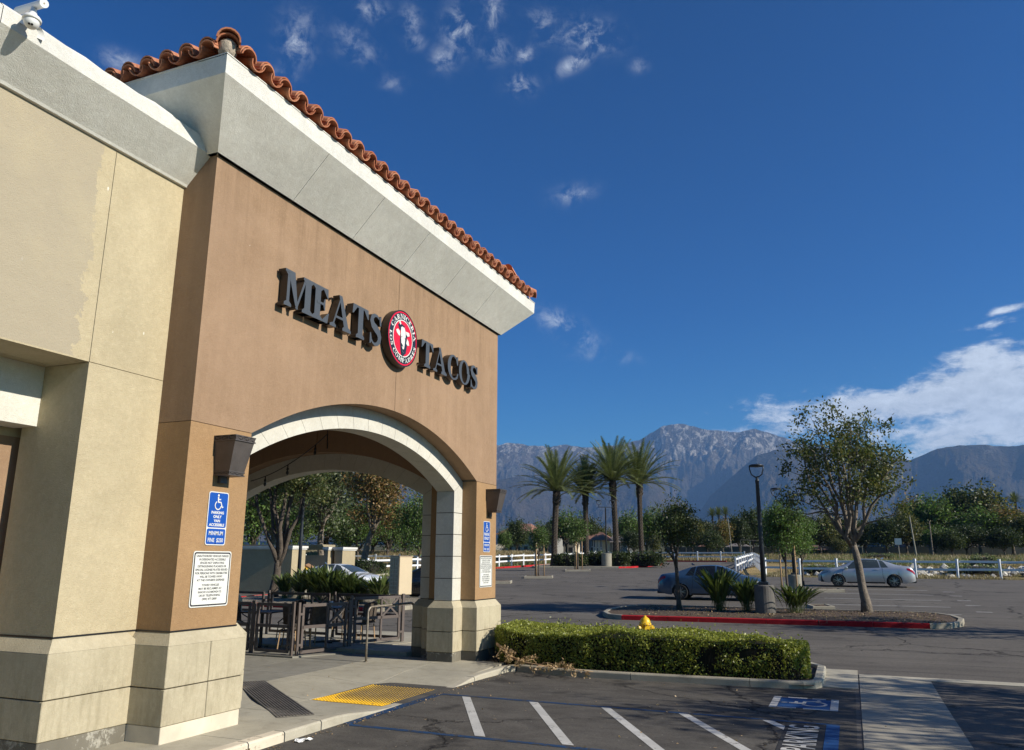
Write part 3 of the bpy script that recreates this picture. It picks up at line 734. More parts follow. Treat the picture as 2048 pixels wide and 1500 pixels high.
# solid south wall of the tower
mb = MB(); mb.box((XW+TH+.001, Y0, .1), (XF-TH-.001, Y0+.5, ZT)); mb.build('wall_panel', MT['upper'], tw, world=True)
piers = [(XF-TH, XF, Y0, 8.60), (XF-TH, XF, 15.94, Y1), (XW, XW+TH, Y0, 8.60), (XW, XW+TH, 15.94, Y1)]
for (xa, xb, ya, yb) in piers:
    mb = MB(); mb.box((xa, ya, .02), (xb, yb, ZS)); mb.build('pier', MT['lower'], tw, world=True)
for (xa, xb, ya, yb) in piers: MB().box((xa-.008, ya-.008, 1.331), (xb+.008, yb+.008, 1.350)).build('shadow_gap_strip', MT['black'], tw, world=True)  # black strip painting the shadow line where wall meets base
# arch rings: voussoirs and jamb stones
def ring(k, a, b_, w0=.35, w1=.78, band=.398, nb=15):
    fn = rotf(k); c = (a+b_)/2; h = (b_-a)/2; rad = RA*h/3.67; cz = ZS-math.sqrt(rad*rad-h*h)
    ri = rad-band; hi = h-band
    p1 = math.asin(h/rad); p0 = math.asin(hi/ri)
    r_ = ob('arch_surround', MB().mesh('arch_surround', MT['joint']), bld)
    mb = MB(); rows = []
    for q in lin(-1, 1, 40):
        rows.append([fn(c+(ri+.008)*math.sin(p0*q), cz+(ri+.008)*math.cos(p0*q), w0+.008), fn(c+rad*math.sin(p1*q), cz+rad*math.cos(p1*q), w0+.008),
                     fn(c+rad*math.sin(p1*q), cz+rad*math.cos(p1*q), w1-.008), fn(c+(ri+.008)*math.sin(p0*q), cz+(ri+.008)*math.cos(p0*q), w1-.008)])
    mb.grid(rows, closed=True)
    for s_, e_ in ((a, a+band-.008), (b_-band+.008, b_)):
        vs = [fn(u, v, w) for w in (w0+.008, w1-.008) for u, v in ((s_, 1.3), (e_, 1.3), (e_, ZS-.1), (s_, ZS-.1))]
        mb.add(vs, [(0, 1, 2, 3), (4, 7, 6, 5), (0, 4, 5, 1), (1, 5, 6, 2), (2, 6, 7, 3), (3, 7, 4, 0)])
    r_.data = mb.mesh('arch_joint', MT['joint'], (-12, 8, 0))
    gp = .007
    for i in range(nb):
        q0, q1 = -1+2*i/nb, -1+2*(i+1)/nb; e = gp/(2*rad)/p1
        pts = []
        n_ = 3
        for rad_, ph in ((ri, p0), (rad-.001, p1)):
            L = [(c+rad_*math.sin(ph*(q0+e+(q1-q0-2*e)*t/n_)), cz+rad_*math.cos(ph*(q0+e+(q1-q0-2*e)*t/n_))) for t in range(n_+1)]
            pts.append(L)
        mb = MB(); rows = [[fn(*pts[0][t], w0), fn(*pts[1][t], w0), fn(*pts[1][t], w1), fn(*pts[0][t], w1)] for t in range(n_+1)]
        mb.grid(rows, closed=True); m_ = (n_+1)*4; mb.f += [(0, 1, 2, 3), (m_-1, m_-2, m_-3, m_-4)]; mb.m += [0, 0]
        o = mb.build('arch_stone', MT['ring'], r_, world=True); recalc(o)
    zin = cz+ri*math.cos(p0); zout = ZS
    for s_, e_, flip in ((a+.001, a+band, 0), (b_-band, b_-.001, 1)):
        zs_ = lin(1.335, zin, 5)
        for i in range(5):
            z0, z1 = zs_[i]+gp, zs_[i+1]-gp
            zi, zo = z1, z1 if i < 4 else zout-gp
            if i < 4 or True:
                q = [(s_, z0), (e_, z0), (e_, zo if flip else zi), (s_, zi if flip else zo)]
                if i == 4:
                    q = [(s_, z0), (e_, z0), (e_, zi if not flip else zo-.0), (s_, zo if not flip else zi)]
                vs = [fn(u, v, w) for w in (w0, w1) for u, v in q]
                o = MB().add(vs, [(0, 1, 2, 3), (4, 7, 6, 5), (0, 4, 5, 1), (1, 5, 6, 2), (2, 6, 7, 3), (3, 7, 4, 0)]).build('jamb_stone', MT['ring'], r_, world=True); recalc(o)
ring(0, 8.60, 15.94); ring(1, ND[0], ND[1], nb=14); ring(2, 8.60, 15.94)
# base courses
base = ob('wall_base', MB().box((-16.0, 8.0, .02), (-15.9, 8.1, .1)).mesh('base_core', MT['joint'], (-12, 8, 0)), bld)
def base_box(xa, xb, ya, yb, e=.10, pm=None, joints=(), zb=0.0, split_y=True, zp=.30):
    mb = MB(); mb.box((xa-e+.03, ya-e+.03, zb), (xb+e-.03, yb+e-.03, 1.18)); mb.build('core', MT['joint'], base, world=True)
    mb = MB(); mb.bbox((xa-e+.012, ya-e+.012, zb-.05), (xb+e-.012, yb+e-.012, zp), .006); mb.build('plinth', pm or MT['plinth'], base, world=True)
    cuts_ = [ya-e]+list(joints)+[yb+e]
    for y_a, y_b in zip(cuts_[:-1], cuts_[1:]):
        ga = .004 if y_a != cuts_[0] else 0; gb = .004 if y_b != cuts_[-1] else 0
        for z0, z1, top in ((zp+.006, .708, False), (.720, 1.19, True)):
            mb = MB(); mb.bbox((xa-e, y_a+ga, z0), (xb+e, y_b-gb, z1), .007)
            o = mb.build('base_block', MT['block'], base, world=True)
    # sloping cap
    vs = [(xa-e, ya-e, 1.1895), (xb+e, ya-e, 1.1895), (xb+e, yb+e, 1.1895), (xa-e, yb+e, 1.1895), (xa+.002, ya+.002, 1.33), (xb-.002, ya+.002, 1.33), (xb-.002, yb-.002, 1.33), (xa+.002, yb-.002, 1.33)]
    MB().add(vs, [(0, 1, 5, 4), (1, 2, 6, 5), (2, 3, 7, 6), (3, 0, 4, 7), (4, 5, 6, 7)]).build('base_cap', MT['block'], base, world=True)
for i, (xa, xb, ya, yb) in enumerate(piers):
    base_box(xa, xb, ya, yb, pm=MT['plinthw'] if i == 0 else None, joints=((ya+yb)/2+.03,))
    jy = yb if ya < 10 else ya
    sgn = 1 if ya < 10 else -1
    y_a, y_b = sorted((jy, jy+sgn*.42))
    base_box(XF-.78 if xa > -10 else XW+.35, XF-.35 if xa > -10 else XW+.78, y_a, y_b, .099)
    if ya > 10:
        jx = xa if xa > -10 else xb; s2 = -1 if xa > -10 else 1
        x_a, x_b = sorted((jx, jx+s2*.42)); base_box(x_a, x_b, Y1-.78, Y1-.35, .098)
# tower cornice: flaring panels and a fascia, mitred at the corners
corn = ob('cornice', MB().box((-16.0, 8.0, ZT-.3), (-15.8, 8.2, ZT-.2)).mesh('cornice_core', MT['joint'], (-12, 8, 0)), bld)
ZL, ZFB, ZFT, CF, CL = 7.585, 8.255, 8.515, .69, .062
def corner(off, z):   # rectangle offset outward
    return [(XF+off, Y0-off, z), (XF+off, Y1+off, z), (XW-off, Y1+off, z), (XW-off, Y0-off, z)]
prof = [(CL, ZL), (CF, ZFB)]
for side in range(4):
    a0, b0 = corner(CL, ZL)[side], corner(CL, ZL)[(side+1) % 4]; a1, b1 = corner(CF, ZFB)[side], corner(CF, ZFB)[(side+1) % 4]
    a0, b0, a1, b1 = map(Vector, (a0, b0, a1, b1)); nseg = 6
    inn = {0: (-1, 0), 1: (0, -1), 2: (1, 0), 3: (0, 1)}[side]; iv = Vector((inn[0], inn[1], 0))*.35
    for i in range(nseg):
        e = .0004
        def pt(A_, B_, t): return A_.lerp(B_, t)
        t0, t1 = i/nseg+(e if i else 0), (i+1)/nseg-(e if i < nseg-1 else 0)
        # keep vertical joints square to the wall: clamp to the shorter lower edge
        L0 = (b0-a0); dirn = L0.normalized(); ln = L0.length
        def at_low(t): return a0+dirn*ln*t
        def at_up(t):
            if t <= 0: return a1
            if t >= 1: return b1
            return Vector((at_low(t).x, at_low(t).y, ZFB))-Vector((inn[0], inn[1], 0))*(CF-CL)
        p = [at_low(t0), at_low(t1), at_up(t1), at_up(t0)]
        pull = [dirn*(.40 if i == 0 and q in (0, 3) else -.40 if i == nseg-1 and q in (1, 2) else 0) for q in range(4)]
        vs = p+[v+iv+pull[q] for q, v in enumerate(p)]
        MB().add(vs, [(0, 1, 2, 3), (4, 7, 6, 5), (0, 4, 5, 1), (1, 5, 6, 2), (2, 6, 7, 3), (3, 7, 4, 0)]).build('cornice_panel', MT['cornice'], corn, world=True)
    # ledge under the cornice
    c0, d0 = map(Vector, (corner(0, ZL-.0)[side], corner(0, ZL)[(side+1) % 4]))
    MB().add([a0, b0, d0, c0], [(0, 1, 2, 3)]).build('ledge', MT['cornice'], corn, world=True)
    # fascia
    f0, f1 = map(Vector, (corner(CF, ZFB)[side], corner(CF, ZFB)[(side+1) % 4])); t0_, t1_ = map(Vector, (corner(CF+.012, ZFT)[side], corner(CF+.012, ZFT)[(side+1) % 4]))
    k = 10; rows = []
    for i in range(k+1):
        t = i/k; w_ = Vector((0, 0, .006*math.sin(i*7.3)))
        lo, hi = f0.lerp(f1, t), t0_.lerp(t1_, t)+w_
        rows.append([lo, hi, hi+iv.normalized()*.12+Vector((0, 0, .0)), lo+iv.normalized()*.12])
    o = MB().grid(rows, closed=True).build('fascia', MT['fascia'], corn, world=True)
    MB().box((min(t0_.x, t1_.x)-.004 if side in (1, 3) else t0_.x-.10*(1 if side == 0 else 0)-0.0, 0, 0), (1, 1, 1)) if False else None
# drip metal strip on top of the fascia
for side in range(4):
    p, q = map(Vector, (corner(CF+.02, ZFT+.002)[side], corner(CF+.02, ZFT+.002)[(side+1) % 4])); up = Vector((0, 0, .016))
    inn = {0: (-1, 0), 1: (0, -1), 2: (1, 0), 3: (0, 1)}[side]; iv = Vector((inn[0], inn[1], 0))*.5
    MB().add([p, q, q+iv, p+iv, p+up, q+up, q+iv+up, p+iv+up], [(0, 1, 5, 4), (4, 5, 6, 7), (0, 3, 2, 1)]).build('drip_edge', MT['fascia'], corn, world=True)
# ---------------- roof of clay tiles
EX = .70; SL = R(19); ZR = ZFT+.02
rf = MB(); cx, cy = (XF+XW)/2, (Y0+Y1)/2; E_ = corner(EX-.05, ZR+.02)
hh = (XF+EX-cx)*math.tan(SL)
rdg = [(cx, Y0+(XF-cx), ZR+hh), (cx, Y1-(XF-cx), ZR+hh)]
rf.add(E_+rdg, [(0, 1, 5, 4), (1, 2, 5), (2, 3, 4, 5), (3, 0, 4)])
roof = rf.build('roof', MT['tile'], bld, world=True)
def tile_mesh(name, r0, r1, L, th=.016, up=True, n=8):
    mb = MB(); rows = []
    for (x, r) in ((0, r0), (L, r1)):
        outer = [(x, r*math.cos(t), r*math.sin(t)) for t in lin(0, PI, n)]
        inner = [(x, (r-th)*math.cos(t), (r-th)*math.sin(t)) for t in lin(PI, 0, n)]
        rows.append(outer+inner)
    mb.grid(rows, closed=True); m_ = 2*(n+1)
    for i in range(n):
        for rw in (0, 1):
            a = rw*m_; f = (a+i, a+i+1, a+m_-2-i, a+m_-1-i); mb.f.append(f if rw else f[::-1]); mb.m.append(0)
    if not up: mb.v = [(x, y, -z+r0*.35) for x, y, z in mb.v]; mb.f = [f[::-1] for f in mb.f]
    me = mb.mesh(name, MT['tile']); return me
capm = tile_mesh('cap_tile', .132, .105, .46, .018); panm = tile_mesh('pan_tile', .125, .105, .46, up=False)
off0 = Vector((12, -8, 0))
rnd = random.Random(3)
def put_tile(me, pos, yaw, lift=0, tilt=0, nm='roof_tile'):
    o = ob(nm, me, roof, Vector(pos)+off0)
    o.rotation_euler = (rnd.uniform(-.10, .10), -(SL+lift)+rnd.uniform(-.05, .05), yaw+rnd.uniform(-.06, .06)+tilt)
    return o
def tile_row(side, n, sp):
    for i in range(n+1):
        for course in (0, 1):
            bk = course*.36
            for kind in ('pan', 'cap'):
                if kind == 'pan' and i == n: continue
                s_ = (i+.5*(kind == 'pan'))*sp
                out = .075 if kind == 'cap' else .10
                if side == 0: x, y, yaw = XF+EX+out-bk, Y0-EX+.28+s_, PI
                elif side == 3: x, y, yaw = XF+EX-.28-s_, Y0-EX-out+bk, PI/2
                else: x, y, yaw = XF+EX-.28-s_, Y1+EX+out-bk, -PI/2
                z = ZR+.022+(.082 if kind == 'cap' else .050)+bk*math.tan(SL)+course*.03
                if bk and ((side == 0 and (s_ < .15 or s_ > n*sp-.2)) or (side != 0 and s_ < .15)): continue
                if kind == 'cap' and course == 0:
                    put_tile(capm, (x+(.03 if side == 0 else 0), y, z-.040), yaw, -.02)
                put_tile(capm if kind == 'cap' else panm, (x, y, z), yaw, .03 if kind == 'cap' else 0)
tile_row(0, 28, .370); tile_row(3, 15, .345)
# a few further tiles kept as one mesh on the sides out of view
mb = MB()
for i in range(28):
    x = XF+EX-.28-i*.335
    for t in range(8):
        a0_, a1_ = PI*t/8, PI*(t+1)/8
        mb.add([(x+.14*math.cos(a), Y1+EX+.07-q, ZR+.13+.14*math.sin(a)+q*math.tan(SL)) for q, a in ((0, a0_), (0, a1_), (1.2, a1_), (1.2, a0_))], [(0, 1, 2, 3)])
tag(mb.build('far_side_tiles', MT['tile'], roof, world=True), kind='stuff')
# hip end: mortar bedding with a big rolled cap on the corner, and a tile that has slipped up
mb = MB(); cpt = Vector((XF+EX-.02, Y0-EX+.02, ZR)); hd = Vector((-1, 1, 0)).normalized()
mb.lathe([(.02, -.01), (.09, 0), (.12, .10), (.13, .19), (.09, .25), (.0, .27)], (cpt.x-.1, cpt.y+.1, ZR+.01), 12)
mb.build('mortar_bedding', MT['mortar'], roof, world=True, smooth=True)
hipm = tile_mesh('hip_tile', .155, .13, .5, .02)
for k in range(5):
    p = cpt+hd*(.40*k-.04)+Vector((0, 0, .185+.13*k*.9)); put_tile(hipm, p, R(135), -.03, nm='hip_tile')
put_tile(hipm, cpt+hd*.02+Vector((0, 0, .145)), R(135), -.03, nm='hip_tile')
p = Vector((XF+EX-.18, Y0-EX+.28+4.35*.37, ZR+.20)); o = put_tile(hipm, p, PI, .35, .12)
cpt2 = Vector((XF+EX-.02, Y1+EX-.02, ZR)); hd2 = Vector((-1, -1, 0)).normalized()
for k in range(3): put_tile(hipm, cpt2+hd2*(.4*k)+Vector((0, 0, .20+.12*k)), R(225), -.03, nm='hip_tile')

# ---------------- the lower wing on the left
XC = -8.10
wing = ob('wing_wall', MB().box((XC-.5, -9, 4.45+.01), (XC-.03, 7.46, 7.2)).mesh('wing_core', MT['joint'], (-12, 8, 0)), bld)
gp = .004
def wpan(y0, y1, z0, z1, nm='wall_panel', x0=XC-.60, x1=XC, m='cream'):
    mb = MB(); mb.box((x0, y0, z0), (x1, y1, z1)); return mb.build(nm, MT[m], wing, world=True)
wpan(6.37+gp, 7.479, 4.45+gp, 7.22); wpan(6.37, 7.479, .2, 4.45-gp, 'pilaster', -9.10)
wpan(2.0, 6.37-gp, 4.45, 7.22); wpan(-2.4, 2.0-2*gp, 4.45, 7.22); wpan(-9, -2.4-2*gp, 4.45, 7.22)
wpan(-9.0, -6.0, .2, 4.44, 'pilaster', -9.10)
wpan(-9, 6.37-gp, 4.448, 4.6, 'soffit', -9.6, XC-.601)
bm_ = MB(); bm_.box((-9.22, -5.99, 3.72), (-8.84, 6.368, 4.447)); bm_.build('white_beam', MT['beam'], wing, world=True)
mb = MB(); mb.box((-9.9, 6.10, .1), (-9.24, 6.9, 3.62)); mb.build('inner_pier', MT['upper'], wing, world=True)
mb = MB(); mb.box((-9.9, -9, 3.62), (-9.24, 6.9, 4.44)); mb.build('inner_lintel', MT['cream'], wing, world=True)
mb = MB(); mb.box((-14, 5.9, .1), (-9.91, 6.3, 4.6)); mb.box((-14, -9, .1), (-13.8, 5.9, 4.6)); mb.box((-14, -9, 4.44), (-9.2, 6.3, 4.55)); mb.build('porch_interior', MT['upper'], wing, world=True)
mb = MB(); mb.box((-30, -9, .1), (-14.01, 7.3, 7.4)); mb.box((-14.01, -9, 4.62), (-8.75, 7.3, 7.35)); mb.build('rear_block', MT['cream'], wing, world=True)
base_box(-9.1, XC, 6.37, 7.35, .12, zb=0.0)
MB().box((-9.108, 6.362, 1.331), (XC+.008, 7.47, 1.350)).build('shadow_gap_strip', MT['black'], wing, world=True)  # same painted shadow line, above the pilaster base
base_box(-9.1, XC, -9, -6.0, .12)
# parapet moulding: a profile swept along y
prof = [(XC-.02, 7.19), (XC+.045, 7.195), (XC+.065, 7.225), (-7.66, 7.60), (-7.655, 7.79), (-7.70, 7.84), (-8.12, 8.02), (-8.6, 8.06), (-8.6, 7.19)]
par = ob('parapet_moulding', MB().mesh('parapet', MT['cornice']), bld)
def sweep(ya, yb, nm, idx, m, wob=0):
    n_ = max(2, int((yb-ya)/.25)); rows = []
    r2 = random.Random(11)
    for y in lin(ya, yb, n_):
        d = (r2.uniform(-1, 1)*wob, r2.uniform(-1, 1)*wob)
        rows.append([(prof[i][0]+(d[0] if i in (5,) else 0), y, prof[i][1]+(d[1] if i in (5, 6) else 0)) for i in idx])
    return MB().grid(rows).build(nm, m, par, world=True)
for ya, yb in ((-9, 1.0), (1.008, 4.48), (4.488, 8.5)):
    sweep(ya, yb, 'moulding_panel', [0, 1, 2, 3], MT['cornice']); sweep(ya, yb, 'moulding_fascia', [3, 4, 5, 6, 7], MT['fascia'], .012)
for o in kids(par):
    for p_ in o.data.polygons: pass
# ================================================================ SIGNS ON THE FACADE
def rib(pts, w): return ribbon(pts, w)
def poly(*p): return [list(p)]
TK, TN, SE, OV = .27, .12, .07, .10      # thick, thin, serif height and overhang
def stem(x, w=TK, y0=0, y1=1, bot=True, top=True, ov=OV):
    P = [[(x, y0), (x+w, y0), (x+w, y1), (x, y1)]]
    if bot: P.append([(x-ov, y0), (x+w+ov, y0), (x+w+ov, y0+SE), (x+w, y0+SE*2), (x, y0+SE*2), (x-ov, y0+SE)])
    if top: P.append([(x-ov, y1-SE), (x, y1-SE*2), (x+w, y1-SE*2), (x+w+ov, y1-SE), (x+w+ov, y1), (x-ov, y1)])
    return P
def wid(n, a, b_):   # thin at the ends, thick in the middle
    return [a+(b_-a)*math.sin(PI*k/n)**1.0 for k in range(n+1)]
def glyph(ch):
    if ch == 'M':
        return stem(.12, TN)+[[(.12, 1), (.12+TK*1.15, 1), (.64, .02), (.58, 0), (.50, .12)]]+[[(.52, .02), (.60, .02), (.99, 1), (.90, 1)]]+stem(.92, TK)+[[(.0, 1-SE), (.22, 1-SE), (.22, 1), (0, 1)]], 1.27
    if ch == 'E':
        return stem(.1, TK, top=True)+[[(.2, .93), (.70, .93), (.70, 1), (.2, 1)], [(.50, .93), (.70, .72), (.74, .72), (.72, 1), (.5, 1)], [(.2, 0), (.72, 0), (.72, .07), (.2, .07)], [(.50, .07), (.76, .30), (.80, .30), (.74, 0), (.5, 0)],
                                       [(.2, .475), (.55, .475), (.55, .545), (.2, .545)], [(.50, .545), (.56, .68), (.60, .68), (.60, .34), (.56, .34), (.50, .475)]], .84
    if ch == 'A':
        return [[(.13, .04), (.20, .04), (.56, .98), (.50, .98)], [(.42, 1.02), (.58, 1.02), (1.02, .04), (.77, .04)], [(.28, .30), (.85, .30), (.83, .37), (.30, .37)],
                [(0, 0), (.32, 0), (.32, SE), (.20, SE*1.8), (.14, SE*1.8), (0, SE)], [(.66, 0), (1.12, 0), (1.12, SE), (1.0, SE*2), (.76, SE*2), (.66, SE)]], 1.13
    if ch == 'T':
        return stem(.35, TK, top=False)+[[(.03, .93), (.90, .93), (.90, 1), (.03, 1)], [(.0, .70), (.05, .70), (.26, .93), (.26, 1), (.03, 1)], [(.88, .70), (.93, .70), (.90, 1), (.67, 1), (.67, .93)]], .93
    if ch in 'SCGO0':
        if ch == 'O':
            n = 28; P = []
            for k in range(n):
                a, b_ = 2*PI*k/n, 2*PI*(k+1)/n
                P.append([(.52+.50*math.cos(a), .5+.52*math.sin(a)), (.52+.50*math.cos(b_), .5+.52*math.sin(b_)), (.52+.27*math.cos(b_), .5+.45*math.sin(b_)), (.52+.27*math.cos(a), .5+.45*math.sin(a))])
            return P, 1.04
        if ch == 'C':
            n = 22; P = []
            for k in range(n):
                a, b_ = R(48+264*k/n), R(48+264*(k+1)/n)
                f = lambda t: .27+.16*max(0, math.cos(t))
                P.append([(.54+.52*math.cos(a), .5+.52*math.sin(a)), (.54+.52*math.cos(b_), .5+.52*math.sin(b_)), (.54+f(b_)*math.cos(b_), .5+.45*math.sin(b_)), (.54+f(a)*math.cos(a), .5+.45*math.sin(a))])
            P.append([(.82, .64), (.90, .64), (.90, 1.0), (.86, 1.0), (.72, .86)]); P.append([(.78, .20), (.90, .32), (.95, .28), (.86, .08)])
            return P, .97
        c = [(.70, .78), (.62, .90), (.48, .97), (.33, .96), (.20, .88), (.17, .75), (.24, .63), (.42, .54), (.58, .45), (.66, .32), (.64, .17), (.52, .06), (.38, .02), (.24, .06), (.13, .18), (.08, .28)]
        w = [.05, .07, .08, .11, .17, .22, .24, .26, .25, .22, .19, .13, .09, .07, .06, .05]
        return ribbon(c, w)+[[(.64, .68), (.72, .68), (.72, 1.0), (.67, 1.0), (.60, .90)], [(.06, 0), (.11, 0), (.20, .10), (.12, .34), (.06, .34)]], .80
    if ch == 'R':
        return stem(.1, TK)+ribbon([(.3, .95), (.5, .95), (.64, .86), (.68, .72), (.64, .59), (.5, .50), (.3, .50)], [.08, .1, .17, .22, .17, .1, .08])+[[(.42, .48), (.62, .48), (.92, .05), (.68, .05)], [(.64, 0), (1.0, 0), (1.0, SE), (.66, SE*2)]], .98
    if ch == 'P':
        return stem(.1, TK)+ribbon([(.3, .95), (.5, .95), (.66, .86), (.70, .72), (.66, .57), (.5, .47), (.3, .47)], [.08, .1, .17, .22, .17, .1, .08]), .84
    if ch == 'D':
        return stem(.1, TK)+ribbon([(.3, .95), (.52, .95), (.76, .82), (.86, .5), (.76, .18), (.52, .05), (.3, .05)], [.08, .1, .2, .24, .2, .1, .08]), 1.03
    if ch == 'N':
        return stem(.12, TN)+stem(.84, TN, bot=False)+[[(.08, 1), (.36, 1), (.93, 0), (.80, 0)]], 1.04
    if ch == 'I': return stem(.12, TK), .47
    if ch == 'L':
        return stem(.1, TK)+[[(.2, 0), (.70, 0), (.70, .07), (.2, .07)], [(.46, .07), (.72, .34), (.77, .34), (.71, 0), (.46, 0)]], .80
    return [], .35
def facade_fn(depth0): return lambda u, v, w: (XF+w, u, v)
def word_sign(name, label, word, y0, y1, z0, cap, group):
    root = thing(name, label, 'sign', (XF, (y0+y1)/2, z0), group=None)
    gl = [glyph(c) for c in word]; adv = [a for _, a in gl]; sp = .03
    tot = sum(adv)+sp*(len(word)-1); su = (y1-y0)/tot
    u = y0
    for c, (P, a) in zip(word, gl):
        mb = MB()
        for k, p in enumerate(P):
            e = .0006*k
            mb.prism([(u+q[0]*su, z0+q[1]*cap) for q in p], facade_fn(0), .03, .160+e, 1)
            n = len(p); mb.m[-(n+1)] = 0
        # standoffs
        for q in ((.25, .12), (.7 if a > .6 else .3, .12), (.3, .9)):
            mb.cyl((XF+.001, u+q[0]*su*min(1, a), z0+q[1]*cap), (XF+.05, u+q[0]*su*min(1, a), z0+q[1]*cap), .02, n=6, mi=1)
        o = mb.build('letter', [MT['letter'], MT['letters']], root, world=True); recalc(o)
        u += (a+sp)*su
    return root
word_sign('letter_sign', 'dark grey raised letters MEATS on the brown tower wall', 'MEATS', 8.86, 11.55, 5.85, .56, None)
word_sign('letter_sign', 'dark grey raised letters TACOS on the brown tower wall, beyond the round cow sign', 'TACOS', 12.99, 15.58, 5.88, .52, None)
# round sign
RC = Vector((XF, 12.27, 6.215)); RR_ = .535
rs = thing('round_sign', 'round black, red and white sign with a cow head, between the two words', 'sign', RC)
def disc(name, r, w0, w1, m, parent, r_in=0.0, n=56, m2=None):
    mb = MB(); f = lambda a, r_, w: (XF+w, RC.y+r_*math.cos(a), RC.z+r_*math.sin(a))
    A_ = [2*PI*k/n for k in range(n)]
    if r_in:
        rows = [[f(a, r, w0), f(a, r, w1), f(a, r_in, w1), f(a, r_in, w0)] for a in A_+[A_[0]]]
        mb.grid(rows)
    else:
        mb.add([f(a, r, w1) for a in A_]+[f(a, r, w0) for a in A_], [tuple(range(n))]+[(i, n+i, n+(i+1) % n, (i+1) % n) for i in range(n)])
        if m2: mb.m = [0]+[1]*n
    o = mb.build(name, [m, m2] if m2 else m, parent, world=True); recalc(o); return o
disc('sign_can', RR_, .03, .160, MT['navy'], rs, m2=MT['letters'])
disc('outer_ring', RR_*.955, .159, .167, MT['red'], rs, RR_*.905)
disc('inner_ring', RR_*.665, .159, .168, MT['signwhite'], rs, RR_*.63)
disc('red_disc', RR_*.63, .159, .165, MT['red'], rs)
disc('rim', RR_*1.0, .155, .170, MT['black'], rs, RR_*.972)
def lf(u, v, w): return (XF+.1665+w, RC.y+u*RR_, RC.z+v*RR_)
hw, hb = [], []
hb += [[(-.26, .30), (-.16, .22), (.02, .30), (.10, .46), (-.10, .50), (-.26, .46)], [(-.36, .42), (-.24, .26), (-.14, .34), (-.26, .50)], [(.10, .42), (.22, .22), (.34, .20), (.30, .10), (.12, .0), (.04, .3)],
       [(-.16, .2), (-.20, -.10), (-.14, -.42), (-.08, -.62), (.10, -.60), (.22, -.30), (.26, .02), (.2, .2)], [(.14, -.06), (.30, -.16), (.22, -.5), (.06, -.6)]]
hw += [[(-.15, .38), (-.06, .42), (.08, .40), (.17, .26), (.17, .10), (.14, -.04), (.12, -.22), (.08, -.38), (.0, -.38), (-.10, -.20), (-.13, .0), (-.16, .20)],
       [(-.48, .20), (-.36, .27), (-.24, .22), (-.20, .12), (-.22, .04), (-.32, .06), (-.42, .12)], [(.22, -.12), (.28, .06), (.38, -.02), (.43, -.16), (.30, -.18)],
       [(-.30, .52), (-.24, .60), (-.16, .50), (-.20, .44)], [(.18, .30), (.40, .30), (.44, .20), (.30, .14), (.2, .2)]]
flat_polys('head_shadow', hb, lf, MT['navy'], rs); flat_polys('cow_head', hw, lambda u, v, w: lf(u, v, w+.003), MT['signwhite'], rs)
flat_polys('muzzle', [[(-.06, -.36), (.0, -.42), (.08, -.36), (.10, -.58), (.02, -.66), (-.07, -.58)], [(-.10, -.18), (-.02, -.24), (.04, -.3), (-.04, -.28), (-.12, -.24)], [(.10, .02), (.16, .06), (.15, .0)], [(-.12, .04), (-.07, .08), (-.08, .02)]], lambda u, v, w: lf(u, v, w+.006), MT['navy'], rs)
flat_polys('nostril', [[(-.03, -.46), (-.01, -.47), (-.01, -.45)], [(.03, -.50), (.05, -.49), (.05, -.47)]], lambda u, v, w: lf(u, v, w+.009), MT['signwhite'], rs)
def arc_text(txt, r, a0, a1, cap, top):
    """a0..a1 degrees (math angles in the sign plane, u to the right)"""
    gl = [glyph(c) for c in txt]; tot = sum(a for _, a in gl)+.12*(len(txt)-1); P = []
    u = 0
    for c, (G, a) in zip(txt, gl):
        mid = (u+a/2)/tot; ang = R(a0+(a1-a0)*mid); sc = abs(R(a1-a0))*r/tot
        for p in G:
            q = []
            for (x, y) in p:
                lx, ly = (x-a/2)*sc, (y-.5)*cap
                if top: q.append((math.cos(ang)*(r+ly)+math.sin(ang)*lx, math.sin(ang)*(r+ly)-math.cos(ang)*lx))
                else: q.append((math.cos(ang)*(r-ly)-math.sin(ang)*lx, math.sin(ang)*(r-ly)+math.cos(ang)*lx))
            P.append(q)
        u += a+.12
    flat_polys('lettering', P, lambda u_, v_, w: (XF+.1610+w*.4, RC.y+u_*RR_, RC.z+v_*RR_), MT['signwhite'], rs)
arc_text('CARNICERIA', .785, 158, 6, .17, True)
arc_text('LOS COMPADRES', .785, 172, 350, .15, False)

# ---------------- parking signs (flat metal sheets fixed to the wall)
def rrect(x0, z0, x1, z1, r, n=4):
    P = []
    for cx_, cz_, a in ((x1-r, z1-r, 0), (x0+r, z1-r, 90), (x0+r, z0+r, 180), (x1-r, z0+r, 270)):
        P += arcpts(cx_, cz_, r, a, a+90, n)
    return P
def plate(name, label, yc, z0, z1, w, layers, parent=None):
    root = thing(name, label, 'sign', (XF, yc, (z0+z1)/2))
    f0 = lambda u, v, w_: (XF+w_, u, v)
    mb = MB(); mb.prism(rrect(yc-w/2, z0, yc+w/2, z1, .035), f0, .004, .010); o = mb.build('sign_plate', MT['signwhite'], root, world=True); recalc(o)
    for nm, (a, b_, c, d), r_, m, lay in layers:
        mb = MB(); mb.add([f0(u, v, .0104+.0006*lay) for u, v in rrect(yc+a, z0+b_, yc+c, z0+d, r_)], [tuple(range(20))]); mb.build(nm, m, root, world=True)
    for z in (z0+.02, z1-.02): MB().cyl((XF+.008, yc, z), (XF+.014, yc, z), .008, n=8).build('bolt', MT['black'], root, world=True)
    return root
